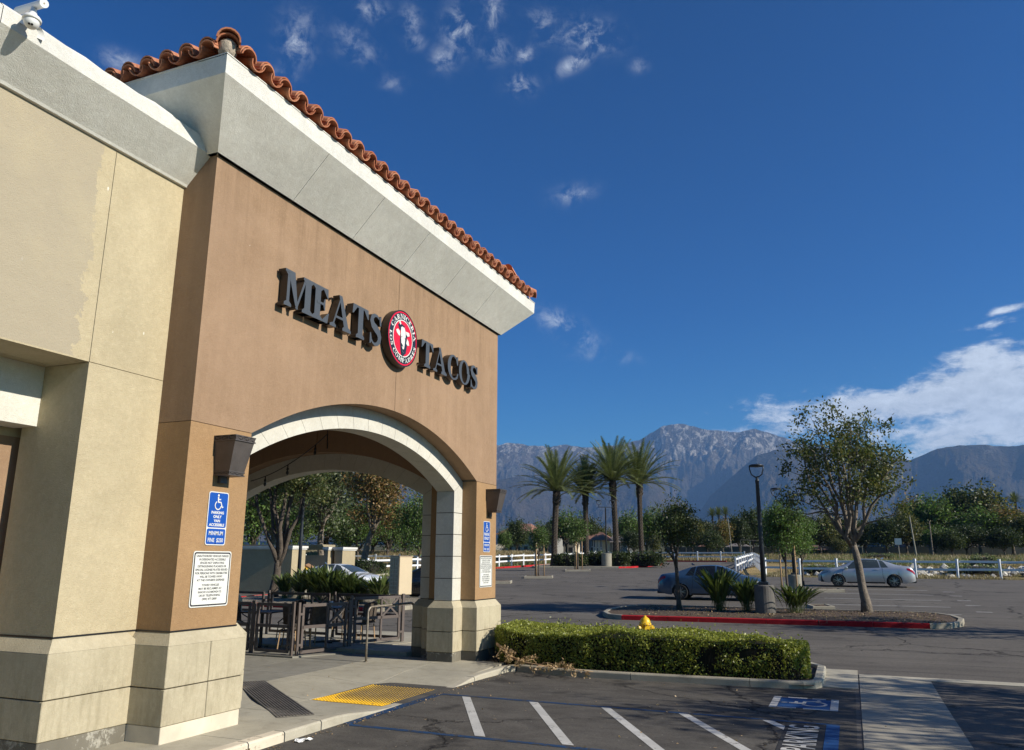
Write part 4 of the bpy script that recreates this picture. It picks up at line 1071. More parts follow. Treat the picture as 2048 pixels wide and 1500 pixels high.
def line_text(root, txt, yc, z, h, maxw, m, lay=3, bold=.0):
    me = textmesh('sign_text', txt, h*1.37, m, bold=bold)
    xs = [v.co.x for v in me.vertices]; w = max(xs)-min(xs)
    s = min(maxw/w, 1.15) if w else 1
    me.transform(Matrix.Diagonal((s, 1, 1, 1)))
    o = ob('lettering', me, root, (.0104+.0006*lay, yc-root.location.y, z-root.location.z), (R(90), 0, R(90)))
    return o
def parking_sign(yc, van):
    z0, z1, w = 2.36, 3.04, .355
    nm = 'blue accessible parking sign ' + ('reading VAN ACCESSIBLE, on the near pier of the arch' if van else 'on the far pier of the arch')
    zl = z0+.215
    r_ = plate('parking_sign', nm, yc, z0, z1, w, [('blue_field', (-w/2+.012, .012, w/2-.012, .208), .026, MT['signblue'], 0), ('blue_field', (-w/2+.012, .222, w/2-.012, z1-z0-.012), .026, MT['signblue'], 0)])
    flat_polys('wheelchair_symbol', wheelchair(), lambda u, v, w_: (XF+.0122+w_*.5, yc-.105+u*.21, z1-.238+v*.215), MT['signwhite'], r_)
    L = ['PARKING', 'ONLY']+(['VAN', 'ACCESSIBLE'] if van else [])
    for i, s in enumerate(L):
        line_text(r_, s, yc, z1-(.268 if van else .29)-i*(.052 if van else .09), .034 if van else .066, .27, MT['signwhite'], 1, .0018)
    line_text(r_, 'MINIMUM', yc, z0+.150, .052, .25, MT['signwhite'], 1, .001); line_text(r_, 'FINE  $250', yc, z0+.062, .052, .27, MT['signwhite'], 1, .001)
    return r_
TOW = ['UNAUTHORIZED VEHICLES PARKED', 'IN DESIGNATED ACCESSIBLE', 'SPACES NOT DISPLAYING', 'DISTINGUISHING PLACARDS OR', 'SPECIAL LICENSE PLATES ISSUED', 'FOR PERSONS WITH DISABILITIES', 'WILL BE TOWED AWAY', "AT THE OWNER'S EXPENSE", '', 'TOWED VEHICLES', 'MAY BE RECLAIMED AT', 'RANCHO CUCAMONGA P.D.', 'OR BY TELEPHONING', '(909) 477-2800']
def tow_sign(yc, near):
    z0, z1, w = 1.60, 2.285, .665
    r_ = plate('tow_sign', 'white tow-away notice with black border ' + ('on the near pier, under the van accessible sign' if near else 'on the far pier beside the hedge'), yc, z0, z1, w,
               [('black_border', (-w/2+.014, .014, w/2-.014, z1-z0-.014), .03, MT['ink'], 0), ('white_field', (-w/2+.032, .032, w/2-.032, z1-z0-.032), .02, MT['signwhite'], 1)])
    z = z1-.062; wd = [.56, .46, .42, .50, .56, .56, .40, .48, 0, .30, .40, .41, .37, .28]
    for s, m_ in zip(TOW, wd):
        if s: line_text(r_, s, yc, z, .026, m_, MT['ink'], 2, .001)
        z -= .0425 if s else .018
    return r_
parking_sign(8.075, True); tow_sign(8.06, True); parking_sign(16.49, False); tow_sign(16.47, False)

# ---------------- wall lanterns
def sconce(label, yc):
    s = thing('wall_lantern', label, 'wall lamp', (XF, yc, 3.5), group='metal wall lanterns on the arch piers')
    zt_, zb_ = 3.74, 3.255; tw_, td, bw_, bd = .185, .36, .135, .245
    def ringz(z, hw_, d, e=0): return [(XF+.004, yc-hw_-e, z), (XF+d+e, yc-hw_-e, z), (XF+d+e, yc+hw_+e, z), (XF+.004, yc+hw_+e, z)]
    mb = MB(); mb.add(ringz(zb_, bw_, bd)+ringz(zt_, tw_, td), [(0, 1, 5, 4), (1, 2, 6, 5), (2, 3, 7, 6), (0, 3, 2, 1), (4, 5, 6, 7)]); mb.build('body', MT['bronze'], s, world=True)
    for z, hw_, d, h in ((zt_-.055, tw_-.006, td-.012, .075), (zb_-.012, bw_, bd, .06)):
        mb = MB()
        for (za, zb2, e) in ((z, z+.012, .014), (z+h-.012, z+h, .014)):
            a = ringz(za, hw_, d, e)+ringz(zb2, hw_, d, e); mb.add(a, [(0, 1, 5, 4), (1, 2, 6, 5), (2, 3, 7, 6), (0, 3, 2, 1), (4, 5, 6, 7)])
        zc0, zc1 = z+.012, z+h-.012
        def cross(p, q):
            p, q = Vector(p), Vector(q); up = Vector((0, 0, zc1-zc0))
            mb.tube([p, q+up], .0045, 4); mb.tube([p+up, q], .0045, 4); mb.tube([p, p+up], .005, 4)
        n1 = 3
        for i in range(n1):
            a_, b_ = i/n1, (i+1)/n1; e = .011
            cross((XF+d+e, yc-hw_+2*hw_*a_, zc0), (XF+d+e, yc-hw_+2*hw_*b_, zc0))
            cross((XF+d*a_+e, yc-hw_-e, zc0), (XF+d*b_+e, yc-hw_-e, zc0)); cross((XF+d*a_+e, yc+hw_+e, zc0), (XF+d*b_+e, yc+hw_+e, zc0))
        mb.build('pierced_band', MT['bronze'], s, world=True)
    MB().box((XF+.001, yc-.06, zb_-.10), (XF+.05, yc+.06, zb_-.0)).build('bracket', MT['bronze'], s, world=True)
sconce('dark bronze tapered wall lantern above the van accessible sign', 8.09); sconce('dark bronze tapered wall lantern on the far pier, over the second blue sign', 16.62)

# ---------------- security camera on the parapet
def sec_cam():
    E1 = WP(88, 7, -7.42); D = WP(63, 44, -7.48); s = thing('security_camera', 'white domed security camera on a bracket above the parapet', 'camera', D)
    S1 = WP(36, 22, -8.05)
    mb = MB(); mb.cyl(S1, E1, .042, n=16); mb.build('arm', MT['white'], s, True, True); smooth_angle(kids(s)[-1])
    dr = (E1-S1).normalized(); MB().cyl(E1, E1+dr*.008, .046, n=16).build('end_cap', MT['white'], s, world=True)
    MB().cyl(E1+dr*.008, E1+dr*.010, .010, n=8).build('screw', MT['steel'], s, world=True)
    T_ = E1.lerp(S1, .35)
    mb = MB(); mb.tube([T_, T_+(D-T_)*.30, T_+(D-T_)*.62, D+Vector((0, 0, .055))], [.028, .030, .045, .05], 14); mb.build('neck', MT['white'], s, True, True)
    mb = MB(); mb.lathe([(.02, .075), (.075, .06), (.092, .035), (.092, .015), (.078, .01)], D, 22); mb.build('cowl', MT['white'], s, True, True)
    mb = MB(); mb.lathe([(.076, .012)]+[(.076*math.cos(a), -.076*math.sin(a)) for a in lin(.05, PI/2-.02, 8)], D, 22); o = mb.build('dome', MT['white'], s, True, True)
    for a in (-.25, .25):
        v = Vector((math.sin(.9+a)*.7, -math.cos(.9+a)*.7, -.75)).normalized(); MB().cyl(D+v*.070, D+v*.079, .012, n=10).build('lens', MT['black'], s, world=True)
    # flood light hood beside the dome
    H = WP(28, 44, -7.75)
    mb = MB(); rows = []
    for x in lin(0, 1, 6):
        c = H.lerp(WP(72, 66, -7.62), x); r_ = .115-.012*x
        rows.append([c+Vector((0, math.cos(t)*r_, math.sin(t)*r_*1.0)) for t in lin(-.3, PI-.1, 10)])
    mb.grid(rows); rows = [[p+Vector((.008, -.006, -.008)) for p in r_] for r_ in rows]; mb.grid(rows); mb.build('hood', MT['white'], s, True, True)
    MB().box((H.x-.05, H.y-.22, H.z-.12), (H.x+.02, H.y-.10, H.z+.06)).build('junction_box', MT['white'], s, world=True)
    MB().tube([H+Vector((.03, .03, -.04)), H+Vector((.07, .07, -.045))], [.022, .018], 8).build('sensor', MT['white'], s, True, True)
    b0 = WP(70, 74, -7.68); MB().box((b0.x-.1, b0.y-.16, b0.z-.04), (b0.x+.02, b0.y+.02, b0.z+.05)).build('mount', MT['white'], s, world=True)
sec_cam()

# ---------------- hanging lantern in the porch
L_ = Vector((-9.72, 6.55, 0)); L_ = WP(5, 893, -9.9)
hl = thing('hanging_lantern', 'dark lantern finial hanging in the porch at the left edge', 'lamp', L_)
MB().lathe([(.0, -.10), (.02, -.09), (.015, -.06), (.05, -.04), (.09, .02), (.10, .06), (.0, .07)], L_, 12).build('lamp_shade', MT['black'], hl, True, True)
MB().tube([L_+Vector((0, 0, .06)), L_+Vector((0, 0, .9))], .008, 5).build('chain', MT['black'], hl, world=True)

# ---------------- festoon lights in the arch
fl = thing('festoon_lights', 'black string of bulbs hanging under the tower ceiling behind the arch', 'string lights', (-10, 13, 5))
pA, pB, pC = WP(655, 868, -9.6), WP(592, 912, -10.4), WP(502, 962, -11.6)
def sag(p, q, s_, n=10): return [p.lerp(q, t)-Vector((0, 0, s_*4*t*(1-t))) for t in lin(0, 1, n)]
pts = sag(pA, pC, .14, 20)
MB().tube(pts, .010, 5).build('cable', MT['black'], fl, world=True)
MB().tube([pA, pA+Vector((0, 0, 1.0))], .008, 5).build('drop_cable', MT['black'], fl, world=True)
MB().tube([pA, pA+Vector((.01, .01, -.30))], .014, 5).build('drop_cable', MT['black'], fl, world=True)
for k in (3, 10, 16):
    p = pts[k]; MB().lathe([(.012, 0), (.012, -.06), (.024, -.07), (.026, -.11), (.012, -.12), (.028, -.15), (.030, -.18), (.012, -.21), (.0, -.215)], p, 8).build('bulb', MT['black'], fl, True, True)
# ================================================================ FOLIAGE HELPERS
rng = np.random.default_rng(5)
def leaf_obj_mesh(name, P, size, m, aspect=.55, flat=0.0, rngl=None, droop=0.0, mi=None):
    """one small folded quad per point"""
    rg = rngl or rng
    P = np.asarray(P, float); n = len(P)
    a = rg.normal(size=(n, 3)); a[:, 2] = a[:, 2]*(1-flat)-droop; a /= np.linalg.norm(a, axis=1)[:, None]
    b = rg.normal(size=(n, 3)); b[:, 2] *= (1-flat); b -= a*(a*b).sum(1)[:, None]; b /= np.linalg.norm(b, axis=1)[:, None]
    s = (size*rg.uniform(.6, 1.35, n))[:, None]
    V = np.stack([P-a*s*.5, P+b*s*.5*aspect, P+a*s*.5, P-b*s*.5*aspect], 1).reshape(-1, 3)
    me = bpy.data.meshes.new(name); me.vertices.add(4*n); me.vertices.foreach_set('co', V.astype(np.float32).ravel())
    me.loops.add(4*n); me.loops.foreach_set('vertex_index', np.arange(4*n, dtype=np.int32))
    me.polygons.add(n); me.polygons.foreach_set('loop_start', np.arange(0, 4*n, 4, dtype=np.int32)); me.polygons.foreach_set('loop_total', np.full(n, 4, dtype=np.int32))
    ms = m if isinstance(m, (list, tuple)) else [m]
    for q in ms: me.materials.append(q)
    if len(ms) > 1: me.polygons.foreach_set('material_index', (rg.integers(0, len(ms), n) if mi is None else mi).astype(np.int32))
    me.update(); me.validate(); return me
def tree_parts(seed, H, th, rx, rz, r0, nl=6, nt=60, nleaf=4000, ls=.12, mats=None, bark=None, sig=.28, lean=(0, 0), cz=None, shell=.55, droop=.2, bottom=-.9, twig=True, rings=7):
    """mesh pair (trunk, crown) of a branching tree with its base at the origin; crown ellipsoid rx, rz centred at cz"""
    rd = random.Random(seed); rg = np.random.default_rng(seed)
    cz = cz if cz is not None else H-rz
    mb = MB(); top = Vector((lean[0], lean[1], th))
    k = 6; pts = [Vector((lean[0]*(i/k)**1.4+rd.uniform(-.3, .3)*r0*.5, lean[1]*(i/k)**1.4+rd.uniform(-.3, .3)*r0*.5, th*i/k)) for i in range(k+1)]
    rs_ = [r0*(1.45 if i == 0 else 1.08 if i == 1 else 1-.28*i/k) for i in range(k+1)]
    pts[0].z = -.08
    mb.tube(pts, rs_, rings); top = pts[-1]
    ctr = Vector((lean[0]*1.3, lean[1]*1.3, cz)); nodes = []
    for i in range(nl):
        a = 2*PI*(i+rd.uniform(-.3, .3))/nl; el = rd.uniform(.15, .95)
        tgt = ctr+Vector((math.cos(a)*rx*.62*math.cos(el*1.3), math.sin(a)*rx*.62*math.cos(el*1.3), rz*(.75*math.sin(el*1.5)-.15)))
        st = top-Vector((0, 0, rd.uniform(0, .18)*th)); P = []
        for q in lin(0, 1, 6):
            v = st.lerp(tgt, q); v.z += -.10*(tgt-st).length*math.sin(PI*q)*(1 if i % 2 else .4)
            v += Vector((rd.uniform(-1, 1), rd.uniform(-1, 1), rd.uniform(-1, 1)))*rx*.05*(0 if q == 0 else 1); P.append(v)
        r1 = r0*rd.uniform(.42, .60); RS = [r1*(1-.72*q/6)+.004 for q in range(7)]
        mb.tube(P, RS, 6); nodes += [(p, r_) for p, r_ in zip(P[2:], RS[2:])]
    tips = []
    for i in range(nt):
        for _ in range(30):
            v = Vector((rd.gauss(0, 1), rd.gauss(0, 1), rd.gauss(0, 1))).normalized()
            if v.z > bottom: break
        rr_ = rd.uniform(shell, 1.0)*(.88+.30*noise.noise(Vector((v.x*1.7+seed, v.y*1.7, v.z*1.7))))
        tips.append(ctr+Vector((v.x*rx*rr_, v.y*rx*rr_, v.z*rz*rr_)))
    for tpt in tips:
        nb, r_ = min(nodes, key=lambda q: (q[0]-tpt).length+(.6 if q[0].z > tpt.z else 0))
        d = tpt-nb; P = [nb+d*q+Vector((rd.uniform(-1, 1), rd.uniform(-1, 1), rd.uniform(-.4, 1)))*d.length*.07*(0 if q in (0, 1) else 1) for q in (0, .33, .66, 1)]
        rb = min(r_*.75, .012+.02*d.length); mb.tube(P, [rb, rb*.75, rb*.5, .004], 4)
    tips_n = np.array([tuple(t) for t in tips])
    w = rg.uniform(.35, 1.6, nt); w /= w.sum(); cnt = rg.multinomial(nleaf, w)
    PP = []
    for t, c in zip(tips_n, cnt):
        s_ = sig*rg.uniform(.6, 1.3)
        sub = t+rg.normal(size=(max(1, int(c/14)), 3))*s_*np.array([1, 1, .75])
        idx = rg.integers(0, len(sub), c)
        PP.append(sub[idx]+rg.normal(size=(c, 3))*ls*1.1)
    P = np.concatenate(PP)
    crown = leaf_obj_mesh('crown', P, ls, mats, .5, rngl=rg, droop=droop)
    return mb.mesh('trunk', bark, None, True), crown
def place_tree(parts, name, label, loc, cat='tree', group=None, rz=0, sc=(1, 1, 1)):
    o = thing(name, label, cat, loc, rz, group)
    ob('trunk', parts[0], o); ob('crown', parts[1], o)
    o.scale = sc; return o

# ================================================================ PLANTER HEDGE, HYDRANT, FALLEN BRANCH
def hedge_leaves(name, label, pts_fn, n, ls, m, core, parent=None, cat='hedge'):
    root = thing(name, label, cat, core[0])
    core[1].build('twigs', MT['hcore'], root, world=True)
    me = leaf_obj_mesh('foliage', pts_fn(n)-np.array(core[0]), ls, m, .62, rngl=np.random.default_rng(8), droop=0)
    o = ob('foliage', me, root); return root
FRONT = [(-7.33, 16.55), (-6.9, 16.05), (-6.3, 15.72), (-5, 15.62), (-3.2, 15.66), (-1.9, 15.72), (-1.25, 15.80), (-.98, 16.05), (-.86, 16.3), (-.9, 16.6), (-1.1, 16.85), (-1.5, 16.95), (-2.6, 16.9), (-3.5, 16.85), (-4.4, 16.95), (-5.2, 17.9), (-6.2, 18.15), (-7.0, 18.0), (-7.33, 17.6)]
def hedge_pts(n):
    rg = np.random.default_rng(21); F = np.array(FRONT); N = len(F); out = []
    seg = np.linalg.norm(np.roll(F, -1, 0)-F, axis=1); tot = seg.sum()
    hz0, hz1 = .10, .80
    def top(x, y): return .79+.04*np.sin(x*1.3)+.02*np.sin(x*4.7+y)+.03*np.sin(y*3.1+x*2.2)
    ns = int(n*.62); pick = rg.choice(N, ns, p=seg/tot); t = rg.uniform(0, 1, ns)
    A_ = F[pick]; B_ = F[(pick+1) % N]; p = A_+(B_-A_)*t[:, None]
    nr = np.stack([(B_-A_)[:, 1], -(B_-A_)[:, 0]], 1); nr /= np.linalg.norm(nr, axis=1)[:, None]
    z = rg.uniform(hz0, 1, ns)*0; z = hz0+(top(p[:, 0], p[:, 1])-hz0)*rg.uniform(0, 1, ns)**.85
    # holes: fewer leaves low down at the right, deeper into the hedge
    hole = np.array([noise.noise(Vector((a*2.1, b*2.1, c*2.6))) for a, b, c in zip(p[:, 0], p[:, 1], z)])
    gap = np.clip(hole*1.3-.08+.38*((p[:, 0] > -3.2) & (p[:, 0] < -1.3) & (z < .62) & (z > .15)), 0, 1)
    keep = rg.uniform(0, 1, ns) > gap*1.15
    depth = np.abs(rg.normal(0, .045, ns))-.02+np.clip(hole, 0, 1)*.10
    # rounded top edge
    edge = np.clip((z-.66)/.14, 0, 1)**2*.07
    p = p-nr*(depth+edge)[:, None]*-1*(-1)
    P1 = np.column_stack([p, z])[keep]
    nt_ = n-ns; cand = np.column_stack([rg.uniform(-7.33, -.86, nt_*2), rg.uniform(15.6, 18.2, nt_*2)])
    def inside(q):
        c = np.zeros(len(q), bool); j = N-1
        for i in range(N):
            xi, yi, xj, yj = *F[i], *F[j]
            cond = ((yi > q[:, 1]) != (yj > q[:, 1])) & (q[:, 0] < (xj-xi)*(q[:, 1]-yi)/(yj-yi+1e-12)+xi); c ^= cond; j = i
        return c
    cand = cand[inside(cand)][:nt_]
    bump = np.array([noise.noise(Vector((a*2.5, b*2.5, 0))) for a, b in cand])*.03
    stray = (rg.uniform(0, 1, len(cand)) < .05)*np.abs(rg.normal(0, .06, len(cand)))
    P2 = np.column_stack([cand, stray+top(cand[:, 0], cand[:, 1])+bump-np.abs(rg.normal(0, .03, len(cand)))+.01])
    return np.concatenate([P1, P2])
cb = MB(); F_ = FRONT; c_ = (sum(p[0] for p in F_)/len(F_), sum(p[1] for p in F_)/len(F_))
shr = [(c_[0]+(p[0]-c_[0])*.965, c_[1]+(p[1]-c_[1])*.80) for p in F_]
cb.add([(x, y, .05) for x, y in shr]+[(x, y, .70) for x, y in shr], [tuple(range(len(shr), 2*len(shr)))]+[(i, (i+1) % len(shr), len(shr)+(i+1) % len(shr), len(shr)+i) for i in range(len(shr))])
r5 = random.Random(2)
for k in range(160):
    x = r5.uniform(-7.0, -1.0); y = r5.choice([15.75, 15.8, 15.85]); p = Vector((x, y, .08)); q = p+Vector((r5.uniform(-.22, .22), r5.uniform(-.12, .04), r5.uniform(.3, .6)))
    cb.tube([p, p.lerp(q, .5)+Vector((r5.uniform(-.04, .04), 0, 0)), q], [.009, .006, .003], 4)
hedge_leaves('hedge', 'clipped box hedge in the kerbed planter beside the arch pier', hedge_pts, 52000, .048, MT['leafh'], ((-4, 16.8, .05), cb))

def hydrant():
    L = Vector((-4.50, 19.3, g(19.3))); L = Vector((WX(1286, 19.3), 19.3, g(19.3)-.02)); r_ = thing('fire_hydrant', 'yellow fire hydrant standing behind the clipped hedge', 'hydrant', L, R(15)); r_.scale = (.9, .9, .95)
    Z = (0, 0, 0); m = MT['hydrant']
    MB().lathe([(.17, 0), (.17, .03), (.11, .035), (.095, .06), (.095, .42), (.125, .43), (.125, .46), (.10, .47)], Z, 20).build('barrel', m, r_, smooth=True)
    MB().lathe([(.10, .47), (.135, .48), (.145, .52), (.145, .66), (.16, .665), (.16, .695), (.14, .70), (.13, .76), (.095, .82), (.04, .85), (.035, .88), (.0, .885)], Z, 20).build('bonnet', m, r_, smooth=True)
    for a, rr_, ln, z in ((-150, .062, .22, .58), (10, .062, .21, .58), (-75, .085, .24, .56)):
        d = Vector((math.cos(R(a)), math.sin(R(a)), 0)); p = Vector((0, 0, z))
        mb = MB(); mb.cyl(p+d*.10, p+d*(ln-.05), rr_*.8, n=12); mb.cyl(p+d*(ln-.055), p+d*ln, rr_*1.15, n=8); mb.cyl(p+d*ln, p+d*(ln+.035), .022, n=5); mb.build('outlet', m, r_)
    mb = MB()
    for k in range(8): a = 2*PI*k/8; mb.cyl((.148*math.cos(a), .148*math.sin(a), .64), (.148*math.cos(a), .148*math.sin(a), .715), .013, n=6)
    mb.build('flange_bolt', MT['steel'], r_)
    MB().tube([(.12*math.cos(R(-120)), .12*math.sin(R(-120)), .6), (.17, -.12, .35), (.1, -.2, .25)], .008, 4).build('chain', MT['black'], r_)
hydrant()
def branch():
    r_ = thing('fallen_branch', 'broken dry branch with shrivelled leaves lying along the planter kerb', 'branch', (-5.8, 15.6, .16)); rd = random.Random(4)
    P = [WP(985, 1307, -6.95), WP(1000, 1305, -6.8), WP(1018, 1317, -6.55), WP(1045, 1325, -6.15), WP(1085, 1330, -5.7), WP(1130, 1334, -5.2), WP(1185, 1338, -4.75)]
    P = [Vector((p.x, p.y, p.z)) for p in P]
    base_ = [Vector((-7.05, 16.0, .46)), Vector((-6.9, 15.85, .42)), Vector((-6.6, 15.55, .30)), Vector((-6.2, 15.42, .20)), Vector((-5.7, 15.30, .17)), Vector((-5.2, 15.24, .16)), Vector((-4.7, 15.22, .13))]
    mb = MB(); mb.tube(base_, [.034, .03, .024, .019, .014, .01, .005], 7); PP = []
    for k in range(34):
        i = rd.randint(2, 6); p = base_[i-1].lerp(base_[i], rd.random()); q = p+Vector((rd.uniform(-.15, .45), rd.uniform(-.55, .12), rd.uniform(-.12, .14))); q.z = max(.03 if q.y < 15.3 else .15, q.z)
        mb.tube([p, p.lerp(q, .5)+Vector((0, 0, .05)), q], [.008, .005, .002], 4)
        for t in range(rd.randint(5, 16)): v = p.lerp(q, rd.uniform(.3, 1.05)); PP.append((v.x+rd.gauss(0, .04), v.y+rd.gauss(0, .04), max(.015, v.z+rd.gauss(0, .03))))
    mb.build('stem', MT['stake'], r_, True, True)
    me = leaf_obj_mesh('dry_leaves', np.array(PP)-np.array(r_.location), .065, MT['leafd'], .5); ob('dry_leaves', me, r_)
branch()

# ================================================================ PATIO
plat = struct(thing('patio_platform', None, None))
FA, FB, FC = Vector((-11.34, 14.80)), Vector((-10.94, 16.45)), Vector((-10.42, 17.80))
mb = MB()
def slabpoly(name, P, z0, z1, m, parent):
    mb = MB(); n = len(P); mb.add([(x, y, z1) for x, y in P]+[(x, y, z0) for x, y in P], [tuple(range(n))]+[(i, n+i, n+(i+1) % n, (i+1) % n) for i in range(n)]); o = mb.build(name, m, parent); recalc(o); return o
slabpoly('patio_floor', [(-17.4, 14.78), (-11.30, 14.70), (-10.6, 15.92), (-17.4, 15.92)], .02, .135, MT['conc_shade'], plat)  # floor colour darkened in place of shade under the tower
slabpoly('patio_floor', [(-17.4, 15.93), (-10.55, 15.93), (-10.0, 18.4), (-17.4, 18.4)], .02, .21, MT['conc'], plat)
slabpoly('step', [(-10.54, 15.935), (-9.2, 15.95), (-9.15, 18.4), (-9.98, 18.4)], .02, .20, MT['kerb'], plat)
slabpoly('terrace', [(-17.4, 18.41), (-8.0, 18.41), (-8.0, 20.6), (-17.4, 20.6)], .02, .16, MT['conc'], plat)
slabpoly('terrace', [(-9.14, 15.94), (-7.4, 15.91), (-7.4, 18.4), (-9.14, 18.4)], -.05, .045, MT['conc'], plat)

def fence_section(root, P, Q, z0, H=1.13, posts=(True, True), kind='X', flip=False):
    """metal patio fence between two ground points"""
    d = (Q-P); Ln = d.length; d.normalize(); n_ = Vector((-d.y, d.x)); b = .022
    def bar(u0, v0, u1, v1, w=.066, nm='rail', t=.04):
        p = Vector((u0, v0)); q = Vector((u1, v1)); e = (q-p).normalized(); m_ = Vector((-e.y, e.x))*w/2
        c = [p+m_, p-m_, q-m_, q+m_]; mb = MB()
        f = lambda v, s: (P.x+d.x*v.x+n_.x*s, P.y+d.y*v.x+n_.y*s, z0+v.y)
        mb.add([f(v, t/2) for v in c]+[f(v, -t/2) for v in c], [(0, 1, 2, 3), (7, 6, 5, 4), (0, 4, 5, 1), (1, 5, 6, 2), (2, 6, 7, 3), (3, 7, 4, 0)]); o = mb.build(nm, MT['fence'], root, world=True); recalc(o)
    a, b_ = .09, Ln-.09; zb, zm, zt_ = .10, .62, H-.05
    for u in ([0] if posts[0] else [])+([Ln] if posts[1] else []): bar(u, 0, u, H+.02, .055, 'post', .05)
    bar(a, zb, b_, zb); bar(a, zm, b_, zm); bar(a, zt_, b_, zt_)
    bar(a+.022, zb, a+.022, zt_, .058, 'upright'); bar(b_-.022, zb, b_-.022, zt_, .058, 'upright')
    for z in (.25, .9): bar(0, z, a+.03, z, .05, 'clip', .055); bar(b_-.03, z, Ln, z, .05, 'clip', .055)
    if kind == 'X':
        w_ = min(.55, (b_-a)*.42); x1 = b_-.03 if not flip else a+w_+.0; x0 = x1-w_
        if flip: x0, x1 = a+.03, a+.03+w_
        bar(x0 if not flip else x1, zb, x0 if not flip else x1, zt_, .045, 'upright')
        bar(x0, zm, x1, zt_, .045, 'brace', .022); bar(x0, zt_, x1, zm, .045, 'brace', .016)
pf = thing('patio_fence', 'low brown metal patio fence with crossed panels, running back under the arch', 'fence', (-11, 16, .12))
fence_section(pf, Vector((-13.7, 15.0)), Vector((-12.62, 14.90)), .115, kind='')
fence_section(pf, FA+Vector((.02, .06)), Vector((-10.96, 16.28)), .10, kind='X')
fence_section(pf, Vector((-10.95, 16.34)), FC, .20, kind='X')
gt = thing('patio_gate', 'brown metal patio gate leaf hung left of the double post', 'gate', (-12, 14.85, .12))
fence_section(gt, Vector((-12.58, 14.90)), Vector((-11.42, 14.80)), .115, kind='')
bf = thing('rear_patio_fence', 'brown metal fence with crossed panels along the far side of the patio tables', 'fence', (-14, 17.9, .16))
xs_ = [-16.9, -14.75, -12.6, -10.46]
for i in range(3): fence_section(bf, Vector((xs_[i], 18.0)), Vector((xs_[i+1], 17.9)), .20, kind='X', flip=(i % 2 == 0), posts=(True, i == 2))
hr = thing('handrail', 'bent steel pipe handrail standing on the pavement inside the arch', 'handrail', (-9.5, 14.8, .06))
zb = sw(-9.52, 14.83)
P = [Vector((-9.52, 14.83, zb-.02)), Vector((-9.52, 14.83, zb+.5)), Vector((-9.52, 14.83, zb+1.00))]+[Vector((-9.52+.02*t, 14.83+.10*(1-math.cos(t*PI/2)), zb+1.00+.10*math.sin(t*PI/2))) for t in (.33, .66, 1)]+[Vector((-9.28, 16.2, zb+1.13))]+[Vector((-9.26, 16.2+.10*math.sin(t*PI/2), zb+1.03+.10*math.cos(t*PI/2))) for t in (.33, .66, 1)]+[Vector((-9.26, 16.3, .03))]
MB().tube(P, .024, 10).build('pipe', MT['steel'], hr, True, True)
for p in (P[0], P[-1]): MB().cyl((p.x, p.y, p.z+.005), (p.x, p.y, p.z+.035), .05, n=12).build('flange', MT['steel'], hr, world=True)

def chair(label, loc, rz):
    c = thing('patio_chair', label, 'chair', loc, rz, 'wicker chairs on the patio'); m = MT['bronze']
    mb = MB(); mb.grid([[(x, y, .45-.02*math.sin(PI*(x+.2)/.42)) for x in lin(-.2, .22, 4)] for y in lin(-.21, .21, 4)]); mb.grid([[(x, y, .425) for x in lin(-.2, .22, 4)] for y in lin(-.21, .21, 4)]); mb.build('seat', MT['barkd'], c)
    mb = MB(); rows = []
    for z in lin(.47, .90, 5): rows.append([(-.2-.10*math.cos(t)*(1)-.12*(z-.45), .23*math.sin(t), z+(.06*math.cos(t) if z > .85 else 0)) for t in lin(-PI/2, PI/2, 8)])
    mb.grid(rows); mb.build('backrest', MT['barkd'], c)
    mb = MB(); mb.tube([(.2, -.23, .44), (-.18, -.24, .62), (-.34, -.12, .93), (-.36, 0, .97), (-.34, .12, .93), (-.18, .24, .62), (.2, .23, .44)], .016, 6); mb.build('frame', m, c, smooth=True)
    for sx_, sy_2 in ((.2, .2), (.2, -.2), (-.2, .2), (-.2, -.2)): MB().tube([(sx_, sy_2, .44), (sx_*1.2, sy_2*1.1, 0)], .015, 6).build('leg', MT['stake'], c)
    MB().tube([(.22, -.21, .22), (.22, .21, .22)], .009, 5).build('stretcher', m, c)
    return c
def table(label, loc):
    t = thing('patio_table', label, 'table', loc, R(8), 'square pedestal tables on the patio')
    MB().bbox((-.40, -.40, .80), (.40, .40, .835), .006).build('table_top', MT['black'], t)
    MB().cyl((0, 0, .04), (0, 0, .80), .04, n=12).build('pedestal', MT['black'], t)
    for a in (45, 135): MB().box((-.34, -.03, .0), (.34, .03, .04), rot=R(a)).build('foot', MT['black'], t)
    return t
table('dark pedestal table nearest the gate, behind the low fence', (-13.1, 15.8, .135)); table('dark pedestal table holding the white cup', (-12.0, 16.9, .21)); table('dark pedestal table at the far left of the patio', (-15.0, 17.0, .21))
chair('wicker chair with its back to the fence post, right of the near table', (-12.15, 15.75, .135), R(185)); chair('wicker chair on the left side of the near table', (-13.95, 16.15, .21), R(10)); chair('wicker chair on the far side of the near table', (-13.0, 16.75, .21), R(-95))
chair('wicker chair just behind the gate, left of the near table', (-13.9, 15.35, .135), R(-10)); chair('wicker chair close behind the first crossed fence panel', (-11.75, 16.0, .21), R(160))
chair('wicker chair facing the camera side of the cup table', (-12.3, 16.1, .21), R(70)); chair('wicker chair between the cup table and the right-hand fence', (-11.2, 17.2, .21), R(170)); chair('wicker chair beyond the cup table', (-12.0, 17.62, .21), R(-90))
cp = WP(686, 1222, -11.95); cupd = thing('cup', 'white paper cup on a patio table', 'cup', (-11.80, 16.72, 1.045))
MB().lathe([(.035, 0), (.048, .13)], (0, 0, 0), 14).build('cup_body', MT['white'], cupd, smooth=True); MB().lathe([(.05, .128), (.05, .14), (.0, .145)], (0, 0, 0), 14).build('lid', MT['white'], cupd)

